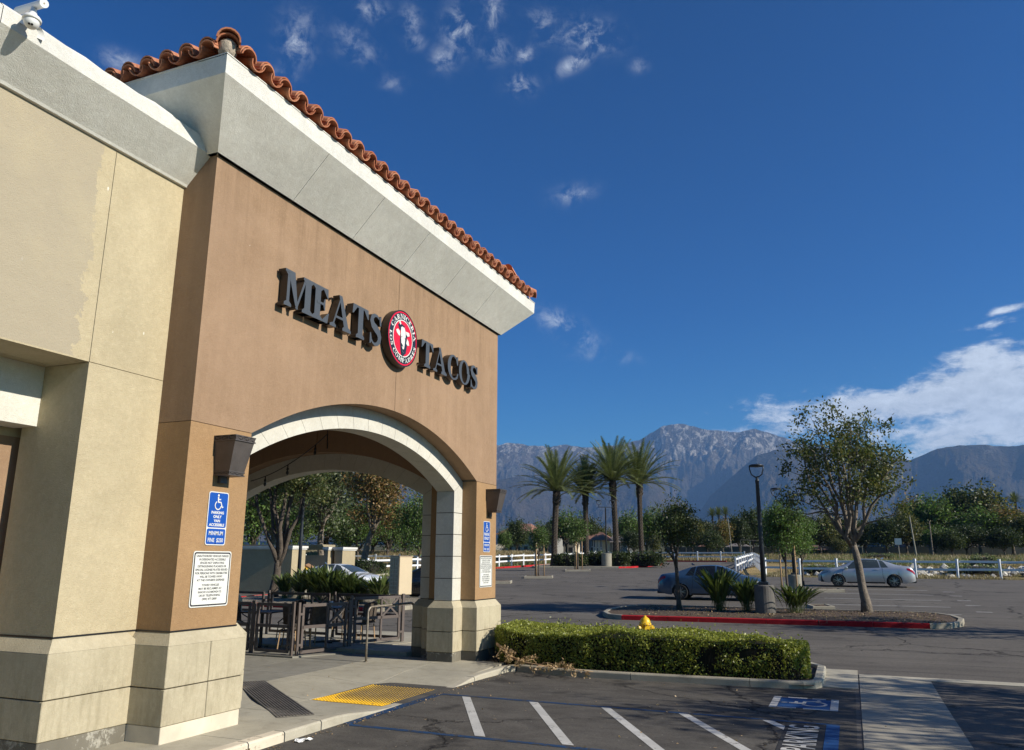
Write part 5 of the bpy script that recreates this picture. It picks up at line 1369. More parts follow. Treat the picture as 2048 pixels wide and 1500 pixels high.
# ================================================================ LAMPS, KERBED ISLANDS
def lamp_head(root, x, z, m):
    """yoke with a round luminaire on top"""
    mb = MB(); w, h = .23, .40
    mb.tube([(x-w, 0, z+h), (x-w*.98, 0, z+h*.7), (x-w*.75, 0, z+h*.25), (x-w*.25, 0, z+.02), (x+w*.25, 0, z+.02), (x+w*.75, 0, z+h*.25), (x+w*.98, 0, z+h*.7), (x+w, 0, z+h)], .022, 6); mb.build('yoke', m, root, smooth=True)
    MB().lathe([(.06, -.045), (.20, -.03), (.25, 0), (.24, .03), (.12, .06), (.0, .07)], (x, 0, z+h), 20).build('luminaire', m, root, smooth=True)
def lamp(label, loc, H=4.55, pot=(.33, 1.0), double=False, rz=0, potm='potd'):
    r_ = thing('parking_lamp', label, 'lamp post', loc, rz); m = MT['pole']
    MB().lathe([(pot[0], -.1), (pot[0], pot[1]-.03), (pot[0]-.03, pot[1]), (0, pot[1])], (0, 0, 0), 24).build('concrete_base', MT[potm], r_)
    MB().bbox((-.16, -.16, pot[1]), (.16, .16, pot[1]+.10), .01).build('base_cover', m, r_)
    MB().lathe([(.085, pot[1]+.08), (.075, H*.6), (.06, H-.15), (.07, H-.14), (.07, H-.08), (.045, H-.07), (.05, H)], (0, 0, 0), 14).build('pole', m, r_, smooth=True)
    if double:
        MB().box((-.75, -.03, H-.06), (.75, .03, H)).build('cross_arm', m, r_)
        for x in (-.62, .62): MB().cyl((x, 0, H-.02), (x, 0, H+.2), .035).build('arm_stub', m, r_); lamp_head(r_, x, H+.18, m)
    else: lamp_head(r_, 0, H, m)
    return r_
def island(name, pts, red, h=.14, soil='mulch', w=.15, n=2):
    """closed kerb outline (counter clockwise), red = set of segment indices painted red"""
    r_ = struct(thing(name, None, None)); L = pts+[pts[0]]
    P = [Vector((x, y, 0)) for x, y in pts]; N = len(P); nr = []
    for i in range(N):
        d = (P[(i+1) % N]-P[i-1]).normalized(); nr.append(Vector((-d.y, d.x, 0)))
    for i in range(N):
        a, b_ = P[i], P[(i+1) % N]; na, nb = nr[i], nr[(i+1) % N]; rows = []
        for t in lin(0, 1, n):
            p = a.lerp(b_, t if 0 < t < 1 else (t+.006 if t == 0 else t-.006)); q = na.lerp(nb, t); z0, z1 = g(p.y)-.08, g(p.y)+h
            rows.append([(p.x, p.y, z0), (p.x, p.y, z1-.02), (p.x+q.x*.02, p.y+q.y*.02, z1), (p.x+q.x*w, p.y+q.y*w, z1), (p.x+q.x*w, p.y+q.y*w, z0)])
        mb = MB(); mb.grid(rows, closed=True); m_ = len(rows)*5; mb.f += [(0, 1, 2, 3, 4), (m_-1, m_-2, m_-3, m_-4, m_-5)]; mb.m += [0, 0]
        o = mb.build('kerb_stone', MT['redk'] if i in red else MT['kerbg'], r_); recalc(o)
    c = sum(P, Vector())/N; inn = [(p+q*w*.9) for p, q in zip(P, nr)]
    mb = MB(); rd = random.Random(3); rings_ = []
    for t in lin(0, 1, 5):
        rings_.append([(c.x+(p.x-c.x)*(1-t), c.y+(p.y-c.y)*(1-t), g(c.y+(p.y-c.y)*(1-t))+h-.03+.03*t+rd.uniform(-.01, .02)) for p in inn])
    mb.grid(rings_, closed=True); mb.build('planting_bed', MT[soil], r_)
    return r_
def strip(x0, x1, yf0, yf1, yb, n=5, tip=.9):
    """island outline: front edge from (x0,yf0) to (x1,yf1), back at yb, round tips"""
    front = [(x0+(x1-x0)*i/n, yf0+(yf1-yf0)*i/n) for i in range(n+1)]
    rt_ = [(x1+tip*math.sin(t), (yf1+yb)/2-(yb-yf1)/2*math.cos(t)) for t in lin(0, PI, 6)][1:-1]
    bk = [(x1+(x0-x1)*i/n, yb) for i in range(n+1)]
    lt = [(x0-tip*math.sin(t), (yf0+yb)/2+(yb-yf0)/2*math.cos(t)) for t in lin(0, PI, 6)][1:-1]
    return front+rt_+bk+lt
island('near_island', strip(-7.1, 1.95, 26.2, 26.65, 30.6, 6, 1.1), set(range(0, 6)), .15)
lamp('near single-head lamp post on a stained concrete base in the red kerbed island', (-2.77, 28.5, g(28.5)+.05), 4.6)
lamp('lamp post behind the staked tree, two heads on a cross arm', (WX(1586, 43), 43, g(43)), 4.45, (.32, .75), True, R(10), 'potc')
lamp('distant twin-head lamp post between the date palms', (WX(1213, 73), 73, g(73)+.1), 5.5, (.48, 1.2), True, R(20), 'potc')
lamp('single-head lamp post seen through the arch', (WX(600, 29.7), 29.7, g(29.7)), 4.75, (.42, .75), False, 0, 'potc')
island('far_bed', strip(-24.6, -16.4, 26.6, 26.0, 31.2, 6, .9), {0, 1, 2, 3, 4, 5, 15, 16, 17, 18, 19, 20}, .15, 'gravel')
island('palm_island', strip(-27.0, -19.5, 70.2, 71.5, 87, 5, 1.8), {5, 6, 7, 8}, .15, 'gravel')
def islet(x, y, a=.95, b=.75, rz=R(18)):
    c, s_ = math.cos(rz), math.sin(rz); pts = [(-a, -b), (a, -b), (a, b), (-a, b)]
    island('tree_islet', [(x+u*c-v*s_, y+u*s_+v*c) for u, v in pts], set(), .14, 'mulch')
islet(-19.6, 51.4); islet(-21.0, 64.2, 1.05, .9); islet(-19.6, 44.3, .9, .7); islet(WX(1640, 42.5), 42.2, .9, .5); islet(-1.2, 32.4, .4, .5)
lines = struct(thing('red_kerb', None, None))
def longkerb(P, m, n=3, parent=lines, h=.15):
    for (a, b_) in zip(P[:-1], P[1:]):
        kerbrun(parent, [(a[0]+(b_[0]-a[0])*t, a[1]+(b_[1]-a[1])*t) for t in lin(0, .998, n)], lambda x, y: g(y)+h, MT[m], .16, inner=1)
longkerb([(-13.3, 95.9), (-17, 96), (-22, 96), (-27.5, 95), (-28.2, 88), (-29.0, 78), (-29.9, 68), (-31.2, 60), (-32.3, 53)], 'redk')
longkerb([(-31.4, 46.5), (-31.6, 50.5), (-32.2, 52.4), (-34, 54)][::-1], 'kerb')

# ---------------- strelitzia clumps
def blade_plant(seed, n, H, spread, wd, m):
    rd = random.Random(seed); mb = MB()
    for k in range(n):
        a = rd.uniform(0, 2*PI); tilt = rd.uniform(.05, 1)**.8*spread; h = H*rd.uniform(.55, 1.05); w = wd*rd.uniform(.7, 1.2)
        o_ = Vector((rd.gauss(0, .10)*spread, rd.gauss(0, .10)*spread, 0)); d = Vector((math.cos(a), math.sin(a), 0)); s_ = Vector((-d.y, d.x, 0)); rows = []
        for i, t in enumerate((0, .25, .5, .62, .74, .86, .95, 1.0)):
            r_ = tilt*h*(t**1.5)*.75; z = h*(t-.16*tilt*t*t*t)
            p = o_+d*r_+Vector((0, 0, z)); ww = w*(.09 if t < .45 else (.35 if t == .5 else (.8 if t < .7 else (1.0 if t < .8 else (.8 if t < .9 else (.4 if t < .97 else .02))))))
            rows.append([tuple(p-s_*ww), tuple(p-Vector((0, 0, ww*.35))), tuple(p+s_*ww)])
        mb.grid(rows)
    return mb.mesh('leaf_blades', m)
bops = [blade_plant(s_, 150, 1.42, .95, .055, MT['leaff']) for s_ in (1, 2)]; bopw = blade_plant(3, 170, 1.05, 1.35, .045, MT['leaff'])
def bop(label, x, y, me, sc=1.0, rz=0, z=None):
    r_ = thing('strelitzia_plant', label, 'plant', (x, y, (g(y)+.12) if z is None else z), rz, 'strelitzia clumps in the kerbed beds'); ob('leaf_blades', me, r_); r_.scale = (sc, sc, sc)
bop('tall strelitzia clump in front of the blue car, left of its neighbour', -4.35, 28.9, bops[0], 1.10); bop('strelitzia clump between the tallest clump and the near lamp base', -3.42, 28.9, bops[1], .86, 1)
bop('wide spiky strelitzia right of the near lamp base', -1.85, 28.9, bopw, 1.0, 2)
for k, (px, y, s_, lb) in enumerate(((606, 28.4, 1.0, 'strelitzia round the foot of the lamp seen through the arch'), (640, 28.2, 1.25, 'tallest strelitzia behind the patio fence'), (668, 28.0, 1.2, 'strelitzia in front of the white car door'), (700, 27.8, .95, 'low strelitzia in front of the white car bonnet'),
                                 (722, 27.9, 1.05, 'strelitzia in front of the white car headlight'), (765, 27.6, .98, 'strelitzia nearest the mailbox cabinet'), (575, 28.8, .9, 'leftmost strelitzia below the pale wall'))):
    bop(lb, WX(px, y), y, bopw if k % 3 else bops[k % 2], s_*(1.18 if k in (1, 2, 5) else .92), k)

# ================================================================ NEAR TREES
def stakes(root_label, x, y, n, H, sp=.38):
    for k in range(n):
        a = 2*PI*k/n+.5; px_, py_ = x+sp*math.cos(a), y+sp*math.sin(a)
        s_ = thing('tree_stake', '%s wooden stake beside %s' % (('first', 'second', 'third')[k] if False else ('left', 'right', 'middle')[k], root_label), 'stake', (px_, py_, g(py_)+.05), 0)
        MB().tube([(0, 0, 0), (rnd.uniform(-.03, .03), 0, H)], [.04, .035], 7).build('stake_pole', MT['stake'], s_, smooth=True)
tp_ = tree_parts(12, 7.05, 2.35, 2.5, 2.4, .15, 13, 130, 11500, .12, [MT['leafo'], MT['leaf1'], MT['leaf1']], MT['bark'], .17, (-.24, 0), 4.75, .45, .45, -.7)
place_tree(tp_, 'island_tree', 'large open-crowned tree in the red kerbed island before the silver car', (.35, 30.1, g(30.1)+.1))
tp_ = tree_parts(31, 4.3, 1.55, .95, 1.35, .085, 6, 46, 4200, .10, [MT['leaf1'], MT['leaf3']], MT['barkd'], .14, (-.05, 0), 3.05, .3, .6)
place_tree(tp_, 'small_tree', 'small thin tree with a dark trunk in front of the blue car', (-5.76, 29.1, g(29.1)+.1))
tp_ = tree_parts(44, 4.6, 1.6, 1.08, 1.55, .06, 6, 70, 11000, .10, [MT['leaf2'], MT['leaf2'], MT['leaf1']], MT['barkd'], .24, (0, 0), 3.05, .2, .2)
place_tree(tp_, 'young_tree', 'dense bright green young tree between its stakes, beside the lamp base', (WX(1570, 41), 41, g(41)))
tp2 = tree_parts(45, 4.0, 1.5, .7, 1.3, .05, 5, 50, 3600, .10, [MT['leaf2'], MT['leaf1']], MT['barkd'], .18, (0, 0), 2.7, .2, .2)
place_tree(tp_, 'young_tree', 'second green young tree just right of the bright staked one', (WX(1600, 46), 47, g(47)), rz=2, sc=(.95, .95, .88))
stakes('the bright green young tree', WX(1570, 41)+.1, 41, 2, 2.3)
place_tree(tp2, 'sapling', 'staked sapling in the nearer square islet', (-19.6, 51.4, g(51.4)+.1)); stakes('the sapling in the nearer islet', -19.6, 51.4, 3, 2.2)
place_tree(tp2, 'sapling', 'staked sapling in the farther islet before the palms', (-21.0, 64.2, g(64)+.1), rz=1, sc=(1.2, 1.2, 1.25)); stakes('the sapling in the farther islet', -21, 64.2, 3, 2.4)
# seen through the arch
tp_ = tree_parts(51, 8.2, 1.75, 2.75, 2.75, .21, 9, 120, 16000, .14, [MT['leaf1'], MT['leaf1'], MT['leafo']], MT['barkd'], .34, (.15, 0), 5.6, .3, .3, -.65)
place_tree(tp_, 'broadleaf_tree', 'grey-barked tree with many limbs before the pale wall, seen through the arch', (WX(552, 29.5), 29.5, g(29.5)))
tp_ = tree_parts(61, 10.5, 3.6, 3.1, 3.9, .33, 7, 110, 11000, .27, [MT['leafb'], MT['leafb'], MT['leafo']], MT['bark'], .55, (.9, 0), 7.0, .35, .2)
place_tree(tp_, 'sycamore_tree', 'tall browning tree behind the white fence, seen through the arch', (WX(726, 61), 61, g(61)))
tp_ = tree_parts(71, 15.5, 4, 5.6, 6.2, .36, 8, 130, 14000, .36, [MT['leafe'], MT['leaf3'], MT['leafe']], MT['bark'], .85, (0, 0), 9.2, .25, .6)
place_tree(tp_, 'eucalyptus_tree', 'tall grey-green eucalyptus behind the enclosure, seen through the arch', (WX(640, 66), 66, g(66)))
place_tree(tp_, 'eucalyptus_tree', 'eucalyptus partly hidden by the arch pier, left of the tallest one', (WX(545, 62), 62, g(62)), rz=2, sc=(.9, .9, .8))
tp_ = tree_parts(72, 7.5, 1.6, 2.9, 2.9, .2, 7, 70, 8500, .24, [MT['leaf2'], MT['leaf1']], MT['barkd'], .5, (0, 0), 4.5, .2, .1)
place_tree(tp_, 'round_tree', 'round green tree beside the arch jamb, behind the white fence', (WX(838, 60), 60, g(60)), sc=(.75, .75, .92))
for k, (px, y, s_, h_, lb) in enumerate(((505, 58, 1.3, 1.35, 'tree close behind the pale wall at the left of the arch view'), (585, 74, 1.3, 1.2, 'dark round tree behind the arch lamp post'), (650, 78, 1.2, 1.15, 'dark round tree beneath the tallest eucalyptus'), (745, 90, 1.5, 1.15, 'wide round tree behind the trunk of the browning tree'), (810, 92, 1.4, 1.05, 'wide round tree left of the round green one at the arch jamb'), (715, 76, .9, .85, 'small round tree just left of the browning tree'), (850, 96, 1.5, 1.1, 'round tree hidden mostly by the arch jamb'))):
    place_tree(tp_, 'round_tree', lb, (WX(px, y), y, g(y)), rz=k, sc=(s_, s_, h_))
place_tree(tp_, 'round_tree', 'low round tree behind the browning tree, through the arch', (WX(775, 86), 86, g(86)), rz=3)
place_tree(tp_, 'round_tree', 'low round tree between the enclosure and the browning tree', (WX(690, 84), 84, g(84)), rz=4, sc=(1.25, 1.25, 1.1))
# trees just outside the frame on the right: their shadows fall across the stall and the apron
tp_ = tree_parts(81, 8.0, 2.4, 2.6, 2.5, .2, 8, 70, 4200, .15, [MT['leaf1'], MT['leafo']], MT['bark'], .26, (0, 0), 5.4, .3, .4)
for k, (x, y, s_, lb) in enumerate(((9.6, 12.9, 1.0, 'tree right of the frame, nearest the apron'), (11.5, 15.2, 1.1, 'tree right of the frame, beyond the gutter'), (9.5, 6.5, 1.0, 'tree right of the frame, nearest the camera'), (9.8, 26.3, .95, 'tree right of the red kerbed island, outside the frame'))):
    place_tree(tp_, 'parking_tree', lb, (x, y, g(y)), rz=k*1.3, sc=(s_, s_, s_*.93))
# ---------------- date palms
def palm(seed, H, rt0, nf=78, LF=4.5):
    rd = random.Random(seed); mb = MB(); n = 14; rows = []; N = int(H/.16)
    for i in range(N+1):
        z = H*i/N; r_ = rt0*(1.55-.55*min(1, z/1.2)); r_ *= 1.0 if z < H-1.6 else 1.0+.28*min(1, (z-H+1.6)/.6)
        rows.append([((r_+(.045 if (i+k_) % 2 else -.02))*math.cos(2*PI*(k_+.5*(i % 2))/n)+.25*(z/H)**2, (r_+(.045 if (i+k_) % 2 else -.02))*math.sin(2*PI*(k_+.5*(i % 2))/n), z) for k_ in range(n)])
    mb.grid(rows, closed=True)
    for k_ in range(60):   # frond bases bristling under the crown
        a = rd.uniform(0, 2*PI); z = H-rd.uniform(.1, 1.5); d = Vector((math.cos(a), math.sin(a), 0)); p = Vector((.25, 0, z))+d*rt0*1.1
        mb.tube([p, p+d*.14+Vector((0, 0, .22))], [.06, .02], 4)
    trunk = mb.mesh('trunk', MT['palmbark'])
    fr = MB(); top = Vector((.25, 0, H))
    for k_ in range(nf):
        a = k_*2.39996+rd.uniform(-.2, .2); u = (k_+.5)/nf; el = R(84-80*u**1.2+rd.uniform(-6, 6)); L = LF*rd.uniform(.85, 1.08)
        d = Vector((math.cos(a), math.sin(a), 0)); s_ = Vector((-d.y, d.x, 0)); P = []; p = top+d*.15; e = el
        ns = 12
        for i in range(ns+1):
            P.append(p.copy()); p = p+(d*math.cos(e)+Vector((0, 0, math.sin(e))))*L/ns; e -= R(2.2+3.4*i/ns)*(1.1 if u > .3 else .7)
        fr.tube(P, [.035*(1-.85*i/ns) for i in range(ns+1)], 3, cap=False)
        for i in range(3, ns*4):
            t = i/(ns*4.0); q = t*ns; j = int(q); c = P[j].lerp(P[min(j+1, ns)], q-j); dr = (P[min(j+1, ns)]-P[j]).normalized() if j < ns else dr
            ll = .62*math.sin(PI*min(1, .12+t*.85))**.6
            upn = dr.cross(s_).normalized()
            for sg in (-1, 1):
                tip = c+dr*ll*.62+s_*sg*ll*.62+upn*(-.22 if upn.z > 0 else .22)*ll*-1*rd.uniform(.4, 1.3)+Vector((0, 0, -.06*ll)); w_ = dr*.045
                fr.add([c-w_, c+w_, tip], [(0, 1, 2)])
    return trunk, fr.mesh('crown', MT['leafp'])
pp = [palm(3, 8.6, .26), palm(9, 8.6, .23, 66, 3.9), palm(14, 8.6, .26, 80, 4.5), palm(27, 8.6, .23, 62, 4.3)]
for k, (px, Y, topz, rz, s_, lb) in enumerate(((1108, 72.5, 983, 0, 1.0, 'leftmost of the four date palms in the kerbed island'), (1173, 79.5, 986, 2, 1.0, 'second date palm from the left, slightly shorter'), (1233, 80, 962, 4, 1.05, 'third date palm from the left, the tallest'), (1284, 84, 968, 1, 1.12, 'rightmost of the four date palms, leaning slightly'))):
    z0 = g(Y)+.08; zt_ = W(px, topz, Y).z; b = WX(px, Y) if k < 3 else W(1284, 1110, Y).x
    o = thing('date_palm', lb, 'palm tree', (b, Y, z0), R(rz*57)); tr, cr = pp[k]
    h = (zt_-z0)/8.6; a_ = ob('trunk', tr, o); b_ = ob('crown', cr, o); a_.scale = (1, 1, h); b_.scale = (s_, s_, s_); b_.location = (.25*(1-s_), 0, 8.6*h-8.6*s_)
    if k == 3: o.rotation_euler = (0, R(-2.2), 1)
    if k == 0: o.rotation_euler = (R(.8), R(.9), 0)
# low shrubs round the palms
def shrub(name, label, x, y, rx, ry, h, n, ls, mats, cat='shrub', rz=0):
    rg = np.random.default_rng(int(abs(x*7+y))); v = rg.normal(size=(n, 3)); v /= np.linalg.norm(v, axis=1)[:, None]; v[:, 2] = np.abs(v[:, 2])
    v = np.sign(v)*np.abs(v)**.55; nz = np.array([noise.noise(Vector((a*2.3+x, b_*2.3, c*2.3))) for a, b_, c in v])
    rr_ = (.9+.22*nz)*rg.uniform(.82, 1.02, n); P = v*rr_[:, None]*np.array([rx, ry, h])
    o = thing(name, label, cat, (x, y, g(y)+.1), rz); ob('foliage', leaf_obj_mesh('foliage', P, ls, mats, .6, rngl=rg), o)
    mb = MB(); mb.lathe([(.75, 0), (.78, .5), (.45, .72), (0, .76)], (0, 0, 0), 12); mb.v = [(a*rx, b_*ry, c*h) for a, b_, c in mb.v]; mb.build('twigs', MT['hcore'], o); return o
shrub('low_hedge', 'dark clipped shrub right of the leftmost palm', WX(1142, 73), 73, 1.8, 1.2, 1.35, 2600, .16, [MT['leaf3'], MT['leaf1']]); shrub('low_hedge', 'shrub left of the twin-head lamp base', WX(1193, 75), 75, 1.1, 1.0, 1.5, 1800, .16, [MT['leaf1'], MT['leaf3']])
shrub('low_hedge', 'shrub right of the twin-head lamp base', WX(1238, 74), 74, 1.3, 1.0, 1.45, 2000, .16, [MT['leaf1'], MT['leaf3']]); shrub('low_hedge', 'long clipped shrub at the right end of the palm island', WX(1281, 75), 75, 2.4, 1.2, 1.5, 3200, .16, [MT['leaf3'], MT['leaf1']])
shrub('low_hedge', 'dark low hedge in the planter beyond the white car', -33.2, 50.5, 1.6, 2.2, 1.2, 2600, .15, [MT['leaf3']])

# ================================================================ WHITE RAIL FENCES
postm = MB().bbox((-.065, -.065, -.1), (.065, .065, 1.18), .008).bbox((-.08, -.08, 1.18), (.08, .08, 1.21), .006).mesh('post', MT['wfence'])
railm = MB().bbox((0, -.02, -.07), (1, .02, .07), .006).mesh('rail', MT['wfence'])
def rail_fence(label, P, sp=2.4, zs=(.55, 1.02)):
    r_ = thing('rail_fence', label, 'fence', (P[0][0], P[0][1], g(P[0][1]))); pts = []
    for a, b_ in zip(P[:-1], P[1:]):
        L = math.hypot(b_[0]-a[0], b_[1]-a[1]); n = max(1, round(L/sp)); pts += [(a[0]+(b_[0]-a[0])*i/n, a[1]+(b_[1]-a[1])*i/n) for i in range(n)]
    pts.append(P[-1]); o0 = r_.location; rd = random.Random(len(pts))
    for i, (x, y) in enumerate(pts):
        o = ob('post', postm, r_, (x-o0.x, y-o0.y, g(y)-o0.z)); o.rotation_euler = (rd.uniform(-.02, .02), rd.uniform(-.03, .03), math.atan2(P[1][1]-P[0][1], P[1][0]-P[0][0]))
        if i < len(pts)-1:
            x2, y2 = pts[i+1]; L = math.hypot(x2-x, y2-y)
            for z in zs:
                dz = g(y2)-g(y); o = ob('rail', railm, r_, (x-o0.x, y-o0.y, g(y)-o0.z+z+rd.uniform(-.02, .02))); o.rotation_euler = (0, -math.atan2(dz, L)+rd.uniform(-.008, .008), math.atan2(y2-y, x2-x)); o.scale = (L, 1, 1)
    return r_
rail_fence('white two-rail fence along the lot behind the silver car', [(-5.7, 60.4), (-3.3, 59.0), (30, 58.4)]); rail_fence('white fence running back beside the field gate', [(-5.7, 60.6), (-8.9, 84)], 2.9)
rail_fence('white fence running back from the lone corner post left of the gate', [(-8.25, 64.4), (-9.5, 88)], 2.9); rail_fence('white two-rail fence across the end of the driveway', [(-30.5, 97.5), (-11.4, 97.2)], 2.6)
rail_fence('white two-rail fence along the left side of the driveway, seen beside the arch pier', [(-36.5, 48), (-33.4, 56), (-31.2, 68), (-29.6, 86), (-29.4, 97)], 2.6)
rail_fence('white fence at the foot of the dry slope, seen through the arch', [(-58, 69), (-37, 72)], 2.6)
cg = thing('chain_link_gate', 'grey chain-link gate panel standing open between the two white fences', 'gate', (WX(1502, 86), 86, g(86)))
for a, b_ in (((-.95, 0, 0), (-.95, 0, 2.5)), ((.95, 0, 0), (.95, .0, 2.4)), ((-.95, 0, 2.5), (.95, 0, 2.4)), ((-.95, 0, .1), (.95, 0, .1)), ((0, 0, .1), (0, 0, 2.45))): MB().tube([a, b_], .03, 6).build('frame_tube', MT['steel'], cg)
mb = MB()
for i in range(-9, 20): 
    x = -.95+i*.1
    for s_ in (1, -1):
        p, q = Vector((x, 0, .1)), Vector((x+s_*2.35, 0, 2.45)); L = []
        for v, w in ((p, q), (q, p)):
            if v.x < -.95: t = (-.95-v.x)/(w.x-v.x) if w.x != v.x else 0; v = v.lerp(w, t)
            if v.x > .95: t = (.95-v.x)/(w.x-v.x) if w.x != v.x else 0; v = v.lerp(w, t)
            L.append(v)
        if abs(L[0].x) <= .951 and abs(L[1].x) <= .951 and (L[0]-L[1]).length > .1: mb.tube(L, .0022, 3)
tag(mb.build('wire_mesh', MT['steel'], cg), kind='stuff')
# ================================================================ CARS
MT['glass'] = mat('tinted_glass', (.012, .014, .016), .06, .05, spec=.6)
MT['glassc'] = mat('car_glass', (.05, .065, .07), .05, .05, spec=.7)
MT['tyre'] = mat('tyre_rubber', (.018, .018, .018), .85, .15)
MT['rim'] = mat('alloy_rim', (.42, .42, .43), .3, .05, metal=.9)
MT['rimd'] = mat('dark_alloy', (.05, .05, .055), .35, .05, metal=.6)
MT['taill'] = mat('tail_lamp', (.35, .01, .012), .15, .05, spec=.6)
MT['headl'] = mat('head_lamp', (.30, .32, .34), .08, .1, spec=.8)
MT['trim'] = mat('black_trim', (.015, .015, .016), .5, .1)
MT['paintb'] = mat_paint('slate_blue_paint', (.045, .095, .170)); MT['paints'] = mat_paint('silver_paint', (.54, .56, .59), .3, .5)
MT['paintw'] = mat_paint('white_paint', (.68, .70, .72), .25, 0); MT['paintk'] = mat_paint('black_paint', (.02, .022, .026), .2, .2)
def cr(L, x):
    for a, b_ in zip(L[:-1], L[1:]):
        if a[0] <= x <= b_[0]:
            t = (x-a[0])/(b_[0]-a[0]); return a[1]+(b_[1]-a[1])*t
    return L[0][1] if x < L[0][0] else L[-1][1]
def smoothprof(L, x, w=.09):
    return sum(cr(L, x+w*k)*c for k, c in ((-1, .25), (-.5, .2), (0, .1), (.5, .2), (1, .25)))
TOP = [(-2.36, .70), (-2.30, .96), (-2.18, 1.055), (-1.80, 1.10), (-1.55, 1.13), (-1.05, 1.325), (-.55, 1.425), (0, 1.45), (.30, 1.425), (.70, 1.29), (1.18, 1.045), (1.40, .985), (1.75, .93), (2.05, .83), (2.25, .70), (2.34, .50)]
BELT = [(-2.36, .66), (-2.28, .90), (-2.1, 1.0), (-1.6, 1.02), (-.9, .985), (.2, .945), (1.0, .90), (1.4, .89), (1.8, .83), (2.1, .73), (2.26, .62), (2.34, .48)]
WID = [(-2.36, .66), (-2.30, .74), (-2.15, .82), (-1.8, .875), (-1.2, .89), (1.2, .89), (1.7, .87), (2.0, .81), (2.18, .71), (2.28, .58), (2.34, .48)]
ROOFW = [(-2.36, .9), (-1.9, .86), (-1.5, .76), (-1.0, .66), (-.5, .64), (.3, .65), (.8, .70), (1.3, .80), (1.6, .86), (2.34, .88)]
WB = 1.35; AR = .375; WR_ = .325
def car_ring(x):
    w = smoothprof(WID, x, .05) if abs(x) < 2.2 else cr(WID, x); zt_ = smoothprof(TOP, x); zb_ = min(smoothprof(BELT, x, .05), zt_-.012); rw = w*smoothprof(ROOFW, x, .1)
    low = .20 if abs(x) < 1.9 else .20+.10*(abs(x)-1.9)/.4
    arch = 0
    for c in (-WB, WB):
        d = abs(x-c)
        if d < AR: arch = max(arch, .31+math.sqrt(AR*AR-d*d))
    R_ = [(w*.90, low), (w*.97, low+.12), (w*.995, .48), (w, .60), (w*.985, zb_*.82+.06), (w*.95, zb_), (rw+(w*.95-rw)*.62, zb_+(zt_-zb_)*.36), (rw+(w*.95-rw)*.25, zb_+(zt_-zb_)*.74), (rw*.97, zb_+(zt_-zb_)*.93), (rw*.72, zt_-.012*(1)), (rw*.35, zt_+.0), (0, zt_+.004)]
    R_ = [(a, max(z, min(arch, .74)) if i < 5 else z) for i, (a, z) in enumerate(R_)]
    return R_
def car_surf(x, t):
    R_ = car_ring(x); i = max(0, min(len(R_)-2, int(t))); f = t-i
    return R_[i][0]+(R_[i+1][0]-R_[i][0])*f, R_[i][1]+(R_[i+1][1]-R_[i][1])*f
CARX = sorted(set([-2.36, -2.33, -2.28, -2.2]+lin(-2.1, 2.1, 34)+[2.2, 2.27, 2.31, 2.34]+[c+AR*math.cos(a) for c in (-WB, WB) for a in lin(0, PI, 14)]+[c+s_*(AR+.012) for c in (-WB, WB) for s_ in (-1, 1)]))
def patch(name, m, root, side, fx, off=.006, nx=12, nt=4):
    """surface patch following the body: fx(u) -> (x0.., t0, t1) along u in 0..1"""
    rows = []
    for u in lin(0, 1, nx):
        r_ = []
        for v in lin(0, 1, nt):
            x, t = fx(u, v); y, z = car_surf(x, t); y2, z2 = car_surf(x, min(10.99, t+.05)); x3 = car_surf(x+.02, t)
            e1 = Vector((0, y2-y, z2-z)); e2 = Vector((.02, x3[0]-y, x3[1]-z)); n_ = e1.cross(e2)
            n_ = n_.normalized() if n_.length > 1e-9 else Vector((0, 1, 0))
            if n_.y*1.0+n_.z < 0: n_ = -n_
            r_.append((x+n_.x*off, (y+n_.y*off)*side, z+n_.z*off))
        rows.append(r_)
    o = MB().grid(rows).build(name, m, root, True); return o
